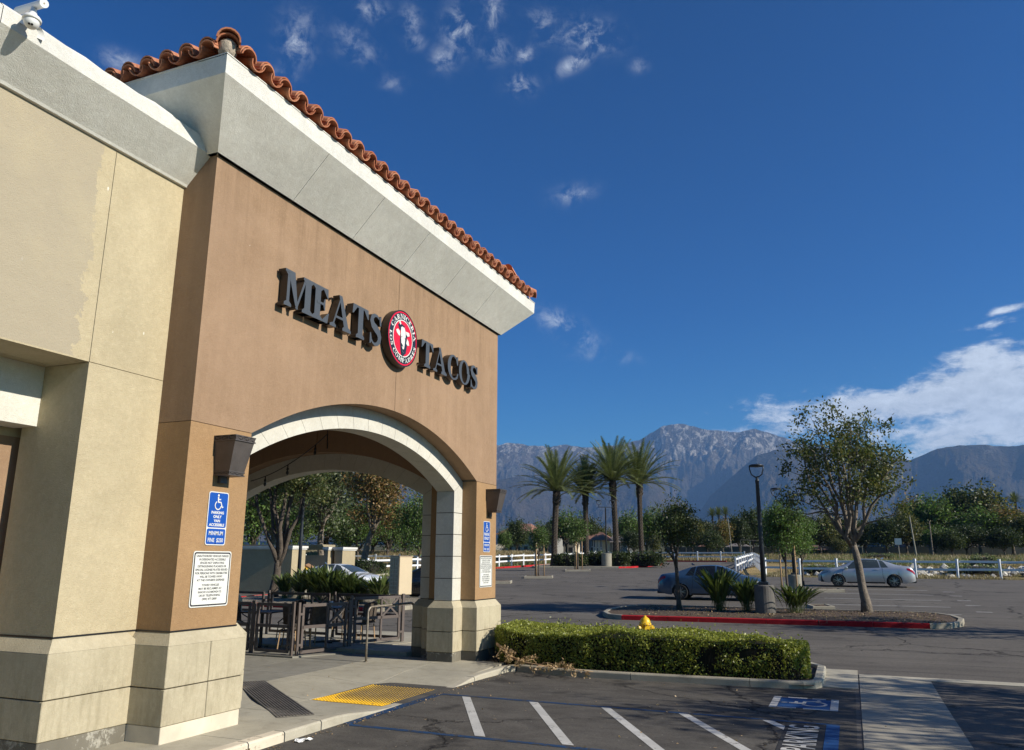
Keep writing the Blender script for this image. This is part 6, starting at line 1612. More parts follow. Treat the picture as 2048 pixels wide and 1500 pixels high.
def make_car(label, loc, rz, paint, glass, group=None, spokes=5, rimm='rim', cat='car', sc=1.0):
    c = thing('parked_car', label, cat, loc, rz, group)
    mb = MB(); rows = []
    for x in CARX:
        R_ = car_ring(x); rows.append([(x, a, z) for a, z in R_]+[(x, -a, z) for a, z in R_[::-1][1:]])
    mb.grid(rows); n = len(rows[0]); mb.f += [tuple(range(n)), tuple(range(len(rows)*n-1, (len(rows)-1)*n-1, -1))]; mb.m += [0, 0]
    o = mb.build('body', MT[paint], c); smooth_angle(o, 42)
    MB().box((-2.2, -.72, .24), (2.2, .72, .60)).build('underbody', MT['trim'], c)
    for s_ in (1, -1):
        def win(x0, x1, sl0, sl1, t0=5.10, t1=8.0):
            def f(u, v):
                t = t0+(t1-t0)*v; x = x0+(x1-x0)*u; x += (sl0*(1-u)+sl1*u)*v; return x, t
            return f
        patch('window', MT[glass], c, s_, win(-.72, .12, .10, -.0)); patch('window', MT[glass], c, s_, win(.20, 1.02, -.0, -.56))
        patch('window', MT[glass], c, s_, win(-1.12, -.78, .26, .10))
        patch('sill', MT['trim'], c, s_, lambda u, v: (-.90+1.82*u, .0+.55*v), .008, 10, 2)
        def lamp_(x0, x1, t0, t1, k=0): return lambda u, v: (x0+(x1-x0)*u, t0+(t1-t0)*v+k*u*(1-v))
        patch('tail_light', MT['taill'], c, s_, lamp_(-2.335, -1.98, 3.55, 4.75, .45), .007, 8, 3); patch('headlight', MT['headl'], c, s_, lamp_(1.80, 2.30, 4.05, 4.9, -.3), .007, 8, 3)
        for xd, (a, b_) in ((0, (-.60, .16)), (1, (.16, .95))): pass
        for x in (-.83, .16, 1.06): patch('door_seam', MT['trim'], c, s_, lambda u, v, x=x: (x+.014*v+(.05*math.sin(u*3) if x > 1 else 0)+(-.1*(1-u)**3 if x < 0 else 0), .6+4.3*u), .004, 8, 1)
        for x in (-.52, .38): y, z = car_surf(x, 4.3); MB().bbox((x-.10, y*s_-.018, z-.012), (x+.10, y*s_+.018, z+.016), .006).build('door_handle', MT[paint], c)
        y, z = car_surf(.92, 5.2); MB().bbox((.84, min(y*s_, (y+.20)*s_), z), (1.0, max(y*s_, (y+.20)*s_), z+.13), .03).build('mirror', MT[paint], c)
        for xw in (-WB, WB):
            w = ob('wheel', MT.get('_none') or MB().mesh('wheel', MT['tyre']), c, (xw, s_*.79, WR_))
            mb = MB(); pr = [(.20, -.095), (.30, -.10), (.322, -.07), (.325, 0), (.322, .07), (.30, .10), (.235, .105), (.225, .09)]
            rows = [[(r_*math.cos(a), q*s_, r_*math.sin(a)) for r_, q in pr] for a in lin(0, 2*PI, 28)]; mb.grid(rows); w.data = mb.mesh('wheel', MT['tyre'], None, True)
            mb = MB(); mb.grid([[(r_*math.cos(a), q*s_, r_*math.sin(a)) for r_, q in ((.235, .10), (.222, .085), (.215, .02))] for a in lin(0, 2*PI, 28)])
            for k in range(spokes):
                for d_ in (-.09, .09):
                    a = 2*PI*k/spokes+d_; a2 = 2*PI*k/spokes+d_*2.6
                    p, q = Vector((.03*math.cos(a), s_*.10, .03*math.sin(a))), Vector((.222*math.cos(a2), s_*.092, .222*math.sin(a2))); mb.tube([p, q], [.020, .013], 4)
            mb.cyl((0, s_*.08, 0), (0, s_*.112, 0), .035, n=10); mb.build('rim', MT[rimm], w)
            MB().cyl((0, s_*.01, 0), (0, s_*.045, 0), .218, n=20).build('brake_disc', MT['rimd'], w)
    # glass front and back
    def ws(x0, x1, ta, tb): return lambda u, v: (x0+(x1-x0)*u, ta+(tb-ta)*v)
    for s_ in (1, -1):
        patch('windscreen', MT[glass], c, s_, ws(.42, 1.16, 8.35, 11.0), .006, 10, 4); patch('rear_window', MT[glass], c, s_, ws(-1.60, -.98, 8.35, 11.0), .006, 8, 4)
        MB().box((2.20, .06*s_ if s_ > 0 else -.42, .30), (2.345, .42 if s_ > 0 else -.06, .44)).build('grille', MT['trim'], c)
    MB().box((-2.375, -.26, .62), (-2.34, .26, .74)).build('number_plate', MT['signwhite'], c)
    MB().bbox((-2.40, -.62, .24), (-2.15, .62, .36), .02).build('rear_valance', MT['trim'], c)
    mb = MB(); mb.add([(-.95, -.012, 1.44), (-.80, -.012, 1.44), (-.92, 0, 1.52), (-.98, 0, 1.51), (-.95, .012, 1.43), (-.80, .012, 1.43)], [(0, 1, 2, 3), (4, 3, 2, 5), (0, 3, 4), (1, 5, 2)]); mb.build('antenna', MT[paint], c)
    c.rotation_euler = (0, 0, rz); c.scale = (sc, sc, sc); return c
def tilt(c, px=0.0, py=.029): c.rotation_euler = (py if abs(math.sin(c.rotation_euler.z)) < .5 else 0, 0, c.rotation_euler.z)
make_car('slate blue saloon car parked behind the small tree and the strelitzias', (-5.52, 35.9, g(35.9)-.01), R(1.5), 'paintb', 'glass')
make_car('silver saloon car parked facing left before the white fence', (.62, 47.2, g(47.2)-.01), R(181), 'paints', 'glassc', spokes=5)
make_car('white saloon car behind the strelitzias, seen through the arch', (-23.5, 33.9, g(33.9)-.01), R(-3), 'paintw', 'glassc')
make_car('black saloon car between the mailbox cabinet and the arch pier', (-17.3, 32.2, g(32.2)-.01), R(182), 'paintk', 'glass')
make_car('far white car on the road beyond the dry slope, through the arch', (WX(727, 108), 108, W(727, 1116, 108).z-.05), R(20), 'paintw', 'glass', sc=.95)
make_car('far dark car on the road right of the far white one, through the arch', (WX(790, 112), 112, W(790, 1114, 112).z-.1), R(20), 'paintk', 'glass', sc=.9)

# ================================================================ ENCLOSURE AND MAILBOX SEEN THROUGH THE ARCH
MT['encl'] = mat_stucco('enclosure_stucco', (.44, .365, .235), fleck=False); MT['mail'] = mat('mailbox_enamel', (.45, .33, .21), .5, .08); MT['mails'] = mat('mailbox_side', (.62, .50, .33), .5, .05)
en = thing('trash_enclosure', 'beige walled enclosure with white coping, seen through the arch', 'enclosure', (-29, 35, .5))
zt_ = 2.82
def wallbox(x0, x1, y0, y1, cap=True, m='encl', z1=None):
    z1 = z1 or zt_-.17
    MB().box((x0, y0, .2), (x1, y1, z1)).build('wall', MT[m], en, world=True)
    if cap:
        MB().box((x0-.05, y0-.05, z1+.001), (x1+.05, y1+.05, z1+.07)).build('coping', MT['fascia'], en, world=True)
        MB().box((x0-.09, y0-.09, z1+.071), (x1+.09, y1+.09, z1+.18)).build('coping', MT['fascia'], en, world=True)
wallbox(-36, WX(584, 33.5), 33.5, 34.6)
yB = 37.6
wallbox(WX(655, yB)-.2, WX(656, yB), yB, yB+.85); wallbox(WX(656, yB)+.02, WX(684, 38.4), 38.2, 38.45); wallbox(WX(684, 37.9)-.5, WX(684, 37.9)+.03, 37.9, 39.15)
wallbox(-36, WX(656, 41), 41, 41.2, False, z1=2.4); wallbox(-36, -35.8, 34.7, 41, False)
mb = MB()
for k in range(7):
    z = 2.72+k*.045; mb.box((-36, 40.6-k*.05, z), (WX(650, 40.6), 41.6, z+.03))
mb.build('corrugated_roof', MT['cream'], en, world=True)
tb_ = [((WX(610, 36), 36, 1.55), 'yellow rubbish bag on top of the heap in the enclosure', (.75, .45, .02), (.16, .12, .22)), ((WX(622, 36.2), 36.2, 1.65), 'brown cardboard box tipped on the rubbish in the enclosure', (.32, .18, .09), (.30, .2, .16))]
for (L_, lb, col, sz) in tb_:
    t_ = thing('rubbish_bag' if 'bag' in lb else 'cardboard_box', lb, 'bag' if 'bag' in lb else 'box', L_); mm = mat('rubbish_'+('yellow' if 'bag' in lb else 'brown'), col, .6, .2)
    MB().bbox((-sz[0], -sz[1], -sz[2]), sz, .03).build('shell', mm, t_); t_.rotation_euler = (.2, .5, .3)
dm = thing('dumpster', 'dark steel rubbish container heaped up inside the enclosure', 'dumpster', (WX(625, 37), 36.6, .6)); MB().bbox((-1.2, -.6, 0), (.9, .6, .95), .03).build('bin', MT['bronze'], dm); MB().bbox((-1.22, -.62, .96), (.92, .62, 1.02), .01).build('lid', MT['black'], dm)
mx = thing('mailbox_cabinet', 'beige cluster mailbox cabinet with many small doors, seen through the arch', 'mailbox', (WX(803, 26.4), 26.4, g(26.4)), R(-34))
MB().bbox((-.16, -.12, 0), (.16, .12, .62), .01).build('pedestal', MT['mail'], mx)
MB().bbox((-.42, -.26, .62), (.42, .26, 1.98), .01).build('cabinet', MT['mails'], mx); MB().box((-.44, -.28, 1.981), (.44, .28, 2.01)).build('top', MT['mail'], mx)
for cidx in range(2):
    for k in range(9):
        z = .66+k*.143; x = -.40+.41*cidx
        MB().bbox((x, -.276, z), (x+.385, -.262, z+.128), .004).build('door', MT['mail'], mx); MB().cyl((x+.19, -.277, z+.05), (x+.19, -.285, z+.05), .012, n=8).build('lock', MT['black'], mx)

# ================================================================ HOUSES ACROSS THE FIELD
MT['hwall'] = mat('house_stucco', (.42, .39, .33), .95, .1, .4); MT['hwall2'] = mat('house_cream', (.55, .49, .38), .95, .1, .4); MT['hwallg'] = mat('house_grey', (.26, .26, .25), .95, .1, .4)
MT['roofb'] = mat('brown_roof_tiles', (.24, .12, .085), .95, .2, 1.2, .05, 3); MT['roofg'] = mat('grey_roof_tiles', (.16, .14, .13), .95, .2, 1.2, .05, 3); MT['dark'] = mat('dark_recess', (.03, .03, .035), .4, .1); MT['wall8'] = mat('field_wall', (.23, .20, .17), .95, .15, .5)
def house(label, px0, px1, Y, ztop, eave, wm, rm, stories=2, depth=9, stairs=False, base=None, win=4, hip=True):
    x0, x1 = WX(px0, Y), WX(px1, Y); z0 = (g(Y) if base is None else base)-.2; e = W((px0+px1)/2, eave, Y).z; t = W((px0+px1)/2, ztop, Y).z
    h = thing('house', label, 'house', ((x0+x1)/2, Y, z0))
    MB().box((x0, Y, z0), (x1, Y+depth, e)).build('wall', MT[wm], h, world=True)
    o_ = .5; mb = MB(); hx = min((x1-x0)*.3, depth*.5) if hip else 0
    mb.add([(x0-o_, Y-o_, e-.05), (x1+o_, Y-o_, e-.05), (x1+o_, Y+depth+o_, e-.05), (x0-o_, Y+depth+o_, e-.05), (x0+hx, Y+depth/2, t), (x1-hx, Y+depth/2, t)], [(0, 1, 5, 4), (1, 2, 5), (2, 3, 4, 5), (3, 0, 4), (0, 3, 2, 1)])
    rf_ = mb.build('roof', MT[rm], h, world=True); MB().box((x0-o_, Y-o_-.03, e-.25), (x1+o_, Y-o_, e-.0)).build('fascia', MT[wm], rf_)
    fh = (e-z0)/stories
    for s_ in range(stories):
        for k in range(win):
            xc = x0+(x1-x0)*(k+.5)/win; w_ = (x1-x0)/win*(.30 if (k+s_) % 2 else .22); zc = z0+fh*(s_+.55)
            big = stairs and k in (0, 2)
            if big: MB().box((xc-w_*1.3, Y-.03, z0+fh*s_+.35), (xc+w_*1.3, Y+.02, z0+fh*(s_+1)-.3)).build('balcony_recess', MT['dark'], h, world=True); MB().box((xc-w_*1.35, Y-.7, z0+fh*s_+.2), (xc+w_*1.35, Y-.05, z0+fh*s_+1.15)).build('balcony', MT[wm], h, world=True) if s_ else None
            else:
                f_ = MB().box((xc-w_, Y-.06, zc-.62), (xc+w_, Y-.01, zc+.62)).build('window', MT['fascia'], h, world=True); MB().box((xc-w_+.08, Y-.075, zc-.54), (xc+w_-.08, Y-.061, zc+.54)).build('pane', MT['dark'], f_, world=True)
    if stairs:
        for xs in (x0+(x1-x0)*.30, x0+(x1-x0)*.42):
            mb = MB(); mb.add([(xs, Y-.8, z0+fh*1.1), (xs, Y-.8, z0+fh*1.1+.9), (xs-2.4, Y-2.2, z0+.9), (xs-2.4, Y-2.2, z0), (xs+.2, Y-.8, z0+fh*1.1), (xs+.2, Y-.8, z0+fh*1.1+.9), (xs-2.2, Y-2.2, z0+.9), (xs-2.2, Y-2.2, z0)], [(0, 1, 2, 3), (4, 7, 6, 5), (0, 4, 5, 1), (1, 5, 6, 2), (3, 2, 6, 7)]); mb.build('stair', MT['hwall2'], h, world=True)
    return h
def fz(px, py, Y): return W(px, py, Y).z
house('two-storey apartment block with brown roof and outside stairs, right beside the arch pier', 996, 1060, 128, 1045, 1068, 'hwall', 'roofb', 2, 10, True, fz(1030, 1108, 128), 4)
house('grey apartment house right of the block with the stairs', 1062, 1112, 132, 1052, 1072, 'hwallg', 'roofb', 2, 10, False, fz(1080, 1108, 132), 4)
house('cream gabled house behind the trees between the two left palms', 1116, 1150, 136, 1058, 1076, 'hwall2', 'roofb', 2, 9, False, fz(1130, 1108, 136), 2, False)
house('cream townhouse with garage doors left of the third palm', 1160, 1196, 126, 1062, 1078, 'hwallg', 'roofb', 2, 10, False, fz(1180, 1108, 126), 2)
house('narrow cream townhouse immediately left of the distant twin lamp', 1186, 1206, 122, 1064, 1080, 'hwall2', 'roofb', 2, 4, False, fz(1195, 1109, 122), 3)
house('grey house with dark windows between the third and fourth palm', 1212, 1244, 130, 1066, 1084, 'hwallg', 'roofg', 2, 8, False, fz(1220, 1108, 130), 3)
for k, (a, b_, e, t, Y, lb) in enumerate(((1385, 1440, 1098, 1088, 142, 'low house with a brown roof behind the small island tree'), (1448, 1500, 1096, 1086, 146, 'low grey house left of the near lamp post'), (1610, 1655, 1099, 1090, 146, 'low house under dark trees right of the young tree'),
                                       (1735, 1775, 1094, 1082, 150, 'low house with brown roof and white door, behind the silver car'), (1778, 1830, 1098, 1088, 152, 'long low shed behind the leaning pole'), (1860, 1965, 1093, 1080, 150, 'long low beige building behind the trees on the right'), (1965, 2050, 1096, 1088, 158, 'low dark building at the right edge'))):
    house(lb, a, b_, Y, t, e, ('hwall', 'hwallg', 'hwall2', 'hwall')[k % 4], ('roofb', 'roofg')[k % 2], 1, 7, False, fz((a+b_)/2, 1109, Y), 3)
fw = thing('field_wall', 'long low dark block wall along the far side of the field', 'wall', (20, 148, g(148)))
for (a, b_, Y) in ((1330, 1600, 140), (1600, 1860, 146), (1860, 2120, 148)):
    x0, x1 = WX(a, Y), WX(b_, Y); zb_ = fz(1600, 1110, Y)
    n = 6
    for k in range(n): MB().box((x0+(x1-x0)*k/n+.05, Y, zb_-.4), (x0+(x1-x0)*(k+1)/n-.05, Y+.2, zb_+1.3+.1*(k % 2))).build('wall_panel', MT['wall8'], fw, world=True)

# ================================================================ FAR TREES
arch = [tree_parts(100+i, 9, th, rx, rz_, .24, 6, nt, nl, .44, ms, MT['barkd'], sg, (0, 0), 9-rz_, sh, .2, -.8, rings=5) for i, (th, rx, rz_, nt, nl, ms, sg, sh) in enumerate((
    (2.0, 3.6, 3.5, 90, 6500, [MT['leaf1'], MT['leaf3']], .62, .25), (2.2, 3.4, 3.4, 90, 6500, [MT['leaf2'], MT['leaf1']], .65, .2), (2.2, 3.7, 3.4, 90, 6500, [MT['leafo'], MT['leaf3']], .62, .2),
    (1.8, 3.5, 3.5, 90, 6500, [MT['leaf3']], .6, .25), (2.4, 3.5, 3.2, 80, 5600, [MT['leafb'], MT['leafo'], MT['leafo']], .55, .25)))]
FT = [(1034, 1040, 20, 118, 0, 'small airy tree in front of the stairs of the apartment block'), (1008, 1058, 12, 112, 1, 'green tree hard against the arch pier'), (1095, 1044, 17, 124, 3, 'dark tree behind the trunk of the leftmost palm'), (1133, 1022, 30, 128, 1, 'big green tree between the two left palms'),
      (1176, 1036, 22, 130, 0, 'dark tree between the second palm and the twin lamp'), (1208, 1050, 14, 150, 2, 'small yellowish tree beyond the twin lamp'), (1258, 1022, 22, 122, 1, 'round green tree between the two right palms'), (1268, 1058, 18, 116, 3, 'dark low tree at the foot of the rightmost palm'),
      (1308, 1016, 25, 126, 1, 'bright green tree right of the rightmost palm'), (1309, 1070, 11, 112, 2, 'small yellow-green tree before the bright one'), (1345, 1024, 26, 132, 0, 'wide tree left of the small island tree'), (1385, 1030, 24, 136, 2, 'tree behind the small island tree'), (1415, 1036, 18, 140, 3, 'dark tree right of the small island tree'),
      (1447, 1040, 18, 128, 4, 'brownish tree beneath the distant fan palms'), (1480, 1028, 20, 130, 3, 'dark tree just left of the near lamp post'), (1508, 1018, 24, 134, 0, 'large dark tree right behind the near lamp post'), (1545, 1020, 22, 138, 0, 'tree left of the bright young tree'), (1600, 1022, 24, 136, 3, 'dark tree behind the two young trees'),
      (1642, 1028, 28, 134, 2, 'olive tree left of the big island tree trunk'), (1684, 1075, 12, 122, 2, 'small yellow-green bush tree at the field edge'), (1690, 1030, 30, 142, 3, 'darkest tree behind the island tree trunk'), (1732, 1040, 24, 138, 0, 'tree behind the roof of the silver car'), (1775, 1034, 26, 132, 0, 'tree left of the leaning pole'),
      (1815, 1024, 28, 134, 2, 'olive tree at the leaning pole'), (1835, 996, 34, 148, 4, 'tall bronze-tinted tree behind the bright green one'), (1868, 990, 38, 142, 1, 'tall bright green tree on the right'), (1872, 1052, 22, 126, 1, 'low light green tree in front of the tall bright one'), (1930, 976, 44, 152, 0, 'tallest dark green tree on the right'),
      (1968, 974, 42, 150, 2, 'tall olive tree right of the tallest one'), (1962, 1014, 40, 138, 1, 'broad mid-green tree in front of the tall olive one'), (1935, 1045, 30, 128, 3, 'low dark tree before the long beige building'), (2028, 1012, 40, 140, 4, 'rusty brown tree at the right edge'), (2070, 1020, 40, 136, 2, 'olive tree just outside the right edge'), (2010, 1052, 26, 126, 3, 'low dark tree under the rusty brown one'),
      (1905, 1060, 22, 124, 0, 'low tree before the beige building end'), (1565, 1050, 20, 126, 3, 'low dark tree behind the bright young tree'), (1425, 1062, 18, 120, 0, 'low spreading tree before the low houses')]
r8 = random.Random(8)
for i in range(20):
    px = 1300+i*40+r8.uniform(-12, 12); Y = 168+r8.uniform(-8, 8); tz = W(px, 1046+r8.uniform(-8, 8), Y).z
    place_tree(arch[(3, 0, 3, 2)[i % 4]], 'tree', 'dark tree in the unbroken back row behind the trees of the field edge', (WX(px, Y), Y, g(Y)-.3), rz=i, sc=(1.35, 1.35, (tz-g(Y))/9.0), group='back row of trees beyond the field')
r7 = random.Random(5)
for (px, py, hw_, Y, k, lb) in FT:
    b = W(px, 1109, Y); top = W(px, py, Y).z; depth = (b-Vector((0, 0, CAMH))).dot(fwd); rx = hw_*depth/FPX; H = top-g(Y)
    lo = min(g(Y), b.z)
    o = place_tree(arch[k], 'tree', lb, (b.x, Y, lo), rz=r7.uniform(0, 6), sc=(rx/3.4*1.25, rx/3.4*1.25, (top-lo)/9.0))
for j, (px, py, Y) in enumerate(((1428, 1022, 175), (1441, 1020, 172), (1455, 1019, 176), (2044, 992, 160))):
    o = thing('fan_palm', ('leftmost of three tiny fan palms on the skyline', 'middle of the three tiny fan palms', 'right one of the three tiny fan palms', 'lone fan palm at the right edge')[j], 'palm tree', (WX(px, Y), Y, g(Y)))
    H = W(px, py, Y).z-g(Y)-1.0; MB().tube([(0, 0, 0), (.15, 0, H*.5), (.1, 0, H)], [.3, .2, .18], 6).build('trunk', MT['palmbark'], o); c_ = ob('crown', pp[0][1], o, (-.1, 0, H-8.6*.42)); c_.scale = (.38, .38, .42)
for (a, lb, px, py, Y) in ((0, 'thin pale leaning pole in the field', 1825, 1030, 118), (1, 'thin darker pole right of the leaning one', 1858, 1042, 122), (2, 'slim pale palm-like pole behind the fence left of the near lamp', 1457, 1035, 116)):
    o = thing('pole', lb, 'pole', (WX(px+8, Y), Y, g(Y))); H = W(px, py, Y).z-g(Y); MB().tube([(0, 0, -.1), (-.35*(a != 1), 0, H)], [.11, .08] if a < 2 else [.06, .05], 6).build('shaft', MT['bark' if a == 1 else 'potc'], o)
o = thing('signpost', 'small sign on a post in the field behind the silver car', 'sign', (WX(1799, 100), 100, g(100))); MB().tube([(0, 0, 0), (0, 0, 2.4)], .05, 5).build('post', MT['steel'], o); MB().box((-.35, -.06, 1.9), (.35, -.03, 2.6)).build('panel', MT['signwhite'], o)
# street lights through the arch
for k, (px, py, Y) in enumerate(((770, 1060, 100), (812, 1090, 96))):
    o = thing('road_pole', ('pale pole on the road beyond the dry slope', 'shorter pale pole near the round green tree, through the arch')[k], 'pole', (WX(px, Y), Y, g(Y))); MB().tube([(0, 0, 0), (0, 0, W(px, py, Y).z-g(Y))], .09, 6).build('shaft', MT['steel'], o)

# dry slope seen through the arch, with a bank of its own
def bank():
    rows = []
    for x in lin(-95, -33, 24):
        r_ = []
        for y in lin(60, 118, 18):
            t = sm(70, 92, y)*(1-sm(104, 118, y)); f = sm(-33.0, -40, x)
            r_.append((x, y, g(y)-.09+1.0*t*f+.12*noise.noise(Vector((x*.4, y*.4, 0)))*f))
        rows.append(r_)
    struct(MB().grid(rows).build('bank', MT['field'], None, True))
bank()
# ================================================================ WEEDS, ROCKS, LITTER
def tufts(name, n, fx, hh, m, seed):
    rg = np.random.default_rng(seed); V = []; 
    P = np.array([fx(rg) for _ in range(n)]); P = P[~np.isnan(P[:, 0])]; n = len(P); nb = 5
    P = np.repeat(P, nb, 0); a = rg.uniform(0, 2*PI, len(P)); h = hh*rg.uniform(.4, 1.3, len(P)); L = rg.normal(0, .35, (len(P), 2))*h[:, None]; w = .035*hh/.3
    B = P+np.column_stack([rg.normal(0, hh*.25, (len(P), 2)), np.zeros(len(P))])
    d = np.column_stack([np.cos(a), np.sin(a), np.zeros(len(P))])*w
    T = B+np.column_stack([L, h]); V = np.stack([B-d, B+d, T], 1).reshape(-1, 3); k = len(P)
    me = bpy.data.meshes.new(name); me.vertices.add(3*k); me.vertices.foreach_set('co', V.astype(np.float32).ravel()); me.loops.add(3*k); me.loops.foreach_set('vertex_index', np.arange(3*k, dtype=np.int32))
    me.polygons.add(k); me.polygons.foreach_set('loop_start', np.arange(0, 3*k, 3, dtype=np.int32)); me.polygons.foreach_set('loop_total', np.full(k, 3, dtype=np.int32)); me.materials.append(m); me.update(); me.validate()
    return tag(ob(name, me), kind='stuff')
def fld(x0, x1, y0, y1, thr=-.1, fr=.12):
    def f(rg):
        x, y = rg.uniform(x0, x1), y0+(y1-y0)*rg.uniform(0, 1)**1.4
        return (x, y, g(y)-.10) if noise.noise(Vector((x*fr, y*fr, 3))) > thr else (np.nan, 0, 0)
    return f
tufts('dry_grass', 16000, fld(-5.5, 40, 58.3, 95, -.05), .26, MT['weed'], 1); tufts('dry_grass_strip', 9000, fld(-5.5, 32, 57.8, 61.5, -.4), .10, MT['weed'], 2)
tufts('green_weeds', 9000, fld(-5, 45, 86, 135, 0.02, .09), .55, MT['weedg'], 3); tufts('dry_grass_far', 9000, fld(-30, 45, 98, 135, -.1), .6, MT['weed'], 4)
tufts('slope_grass', 12000, lambda rg: (lambda x, y: (x, y, g(y)-.09+1.0*sm(70, 92, y)*(1-sm(104, 118, y))*sm(-33.0, -40, x)))(rg.uniform(-80, -33), rg.uniform(62, 104)), .35, MT['weed'], 5)
tufts('kerb_weeds', 1500, fld(-36, -29.5, 50, 96, -.1), .35, MT['weedg'], 6)
def rocks():
    rd = random.Random(9); mb = MB(); k = 0
    while k < 900:
        x, y = rd.uniform(-3.2, 34), 66+rd.gauss(0, 2.2)
        if noise.noise(Vector((x*.22, y*.2, 1))) < -.08 and rd.random() < .8: continue
        if -.5 < x < 3: y = 70+rd.gauss(0, 1.5)
        k += 1; r_ = rd.uniform(.10, .30)*(1.3 if y > 66 else 1); z = g(y)-.1+max(0, .45-abs(y-67)*.12)*rd.uniform(.2, 1)
        vs = []
        for (a, b_, c) in ((1, 0, 0), (0, 1, 0), (-1, 0, 0), (0, -1, 0), (0, 0, 1), (0, 0, -.6), (.6, .6, .5), (-.6, .6, .4), (-.6, -.6, .5), (.6, -.6, .4)):
            s_ = r_*rd.uniform(.7, 1.2); vs.append((x+a*s_, y+b_*s_, z+c*s_+r_*.3))
        mb.add(vs, [(0, 6, 4), (6, 1, 4), (1, 7, 4), (7, 2, 4), (2, 8, 4), (8, 3, 4), (3, 9, 4), (9, 0, 4), (0, 5, 1), (1, 5, 2), (2, 5, 3), (3, 5, 0), (0, 1, 6), (1, 2, 7), (2, 3, 8), (3, 0, 9)])
    tag(mb.build('rocks', MT['rock']), kind='stuff')
rocks()
for k, (px, y, rx, h, lb) in enumerate(((1640, 64, 1.5, .6, 'grey-green weed bush among the white rocks, left'), (1945, 64, 2.0, .7, 'grey-green weed bush among the white rocks, right of the silver car'), (1965, 72, 1.1, 1.3, 'taller pale weed behind the rocks'), (1500, 92, 2.2, 1.0, 'pale bush at the field edge behind the gate'), (1760, 104, 2.0, .9, 'weed bush at the back of the field'))):
    shrub('weed_bush', lb, WX(px, y), y, rx, rx*.8, h, 900, .14, [MT['leafe'], MT['weedg']], 'bush')
# litter
def litter(name, n, f, s_, m, seed):
    rg = np.random.default_rng(seed); P = np.array([f(rg) for _ in range(n)]); me = leaf_obj_mesh(name, P, s_, m, .6, flat=.85, rngl=rg); tag(ob(name, me), kind='stuff')
litter('fallen_leaves', 260, lambda rg: (-6.55+abs(rg.normal(0, .10)), rg.uniform(6.5, 15.0), .008), .035, MT['leafd'], 1)
litter('fallen_leaves', 120, lambda rg: (rg.uniform(-6, 1), rg.uniform(8.5, 15.2), .008), .04, MT['leafd'], 2)
litter('bed_litter', 2600, lambda rg: (lambda x, y: (x, y, g(y)+.17))(rg.uniform(-7, 2.4), rg.uniform(26.6, 30.3)), .06, [MT['leafd'], MT['weed'], MT['mulch']], 3)
litter('fallen_leaves', 150, lambda rg: (rg.uniform(-17, -7), rg.uniform(7, 15), .125), .028, MT['leafd'], 4)
L_ = Vector((WX(607, 9)*0-6.25, 8.55, .004)); L_ = WP(607, 1482, -6.42); L_.z = .004
nk = thing('paper_napkin', 'crumpled white napkin on the asphalt by the kerb', 'litter', L_)
mb = MB(); rd = random.Random(6); mb.grid([[(-.10+.2*i/6+rd.uniform(-.01, .01), -.05+.10*j/4+rd.uniform(-.01, .01), abs(noise.noise(Vector((i*.9, j*.9, 2))))*.06+.003) for i in range(7)] for j in range(5)]); mb.build('paper', MT['white'], nk)
nk.rotation_euler = (0, 0, R(70))
pc = thing('pine_cone', 'brown shrivelled leaf cluster lying against the kerb at the bottom edge', 'litter', (-6.50, 7.75, .03)); me = leaf_obj_mesh('cluster', np.random.default_rng(3).normal(size=(120, 3))*np.array([.04, .05, .02]), .05, MT['leafd'], .6); ob('cluster', me, pc)
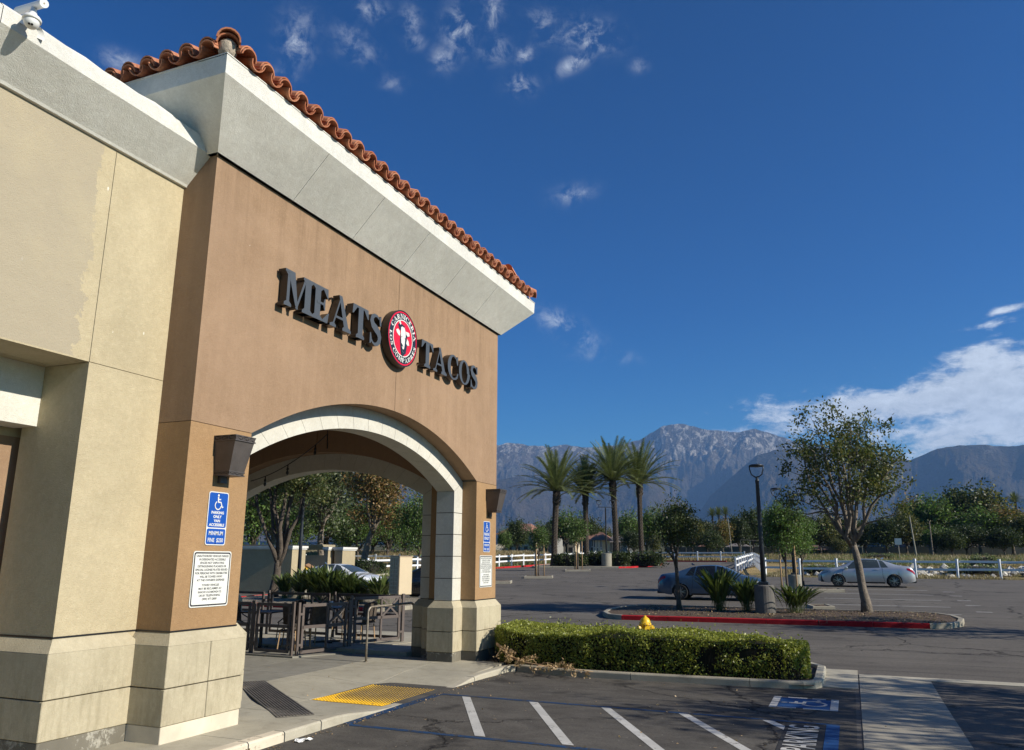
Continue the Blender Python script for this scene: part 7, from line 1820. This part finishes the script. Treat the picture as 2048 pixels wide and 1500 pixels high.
# ================================================================ MOUNTAINS
def mountains():
    back = [(300, 900), (600, 880), (800, 885), (900, 880), (995, 890), (1020, 885), (1060, 889), (1100, 893), (1130, 889), (1180, 894), (1240, 889), (1285, 880), (1305, 868), (1330, 854), (1352, 848), (1375, 845), (1392, 850), (1420, 857), (1450, 858), (1475, 863), (1505, 860), (1527, 856), (1545, 862), (1575, 871), (1620, 884), (1660, 893), (1720, 903), (1800, 914), (1850, 925), (2100, 950), (2500, 960)]
    front = [(300, 985), (700, 965), (900, 975), (990, 960), (1040, 950), (1100, 985), (1180, 1000), (1240, 975), (1300, 945), (1340, 985), (1390, 1040), (1428, 990), (1487, 940), (1527, 910), (1567, 898), (1620, 897), (1700, 901), (1770, 905), (1815, 912), (1843, 917), (1870, 906), (1900, 896), (1950, 890), (2000, 887), (2048, 890), (2150, 880), (2300, 900), (2500, 930)]
    def prof(L, px):
        for a, b_ in zip(L[:-1], L[1:]):
            if a[0] <= px <= b_[0]: return a[1]+(b_[1]-a[1])*(px-a[0])/(b_[0]-a[0])
        return L[0][1] if px < L[0][0] else L[-1][1]
    NA, NR = 760, 170
    pxs = lin(250, 2450, NA); rs_ = lin(4300, 10200, NR)
    RB, RF = 9200.0, 6700.0
    rows = []
    dirs = []
    for px in pxs:
        d0 = pix_dir(px, 1110); az = math.atan2(d0.x, d0.y)
        def elev(py):
            d = pix_dir(px, py); return d.z/math.hypot(d.x, d.y)
        dirs.append((math.sin(az), math.cos(az), elev(prof(back, px)), elev(prof(front, px))))
    for r_ in rs_:
        row = []
        for (sx_, cx_, eb, ef) in dirs:
            x, y = sx_*r_, cx_*r_
            base_z = 4.5+.02*(4000-200)
            def ridge(RD, e, wn, s0, seed):
                top = e*RD+2.2
                # ragged ridged noise: spurs run down the slope
                rn = 0; amp = 1; fr = 1/1500.0; q = 0
                for o_ in range(7):
                    n_ = noise.noise(Vector((x*fr+seed, y*fr*.8, seed*.3+o_*3.1)))
                    rn += (1-abs(n_)*2.2)*amp; q += amp; amp *= .60; fr *= 2.05
                rn = rn/q
                t = (RD-r_)/wn
                if t > 0:
                    f = max(0.0, 1-t); sh = f**1.15
                    z = base_z+(top-base_z)*sh
                    z -= (1-rn)*s0*min(1, t*5)*min(1, f*3+.1)
                else:
                    z = top+t*600-(1-rn)*s0*min(1, -t*4)
                return z
            z = max(ridge(RB, eb, 3600, 900, 3.3), ridge(RF, ef, 2100, 480, 9.1))
            fb = sm(4300, 4700, r_)
            z = (4.5+.02*(r_-200))*(1-fb)+max(z, base_z-60)*fb
            jag = (noise.noise(Vector((x/160, y/160, 4)))*.6+noise.noise(Vector((x/60, y/60, 8)))*.4)*22*fb
            row.append((x, y, z+jag*min(1, max(0, (z-300)/700))))
        rows.append(row)
    o = MB().grid(rows).build('mountains', MT['mount'], None, smooth=False)
    struct(o)
mountains()
# ================================================================ HAZE
def haze():
    hz = MB().box((-11500, -400, -1.6), (11500, 11200, 1760)).build('haze', [], None)
    m, t = newmat('air_haze')
    v = t.n('ShaderNodeVolumePrincipled', {'Color': HAZE_COL, 'Density': HAZE_D, 'Anisotropy': 0.15})
    o = t.n('ShaderNodeOutputMaterial'); t.nt.links.new(v.outputs[0], o.inputs['Volume'])
    hz.data.materials.append(m); hz['kind'] = 'stuff'
HAZE_D = 0.000066; HAZE_COL = (.27, .52, 1.0, 1)
haze()
bpy.context.view_layer.update()
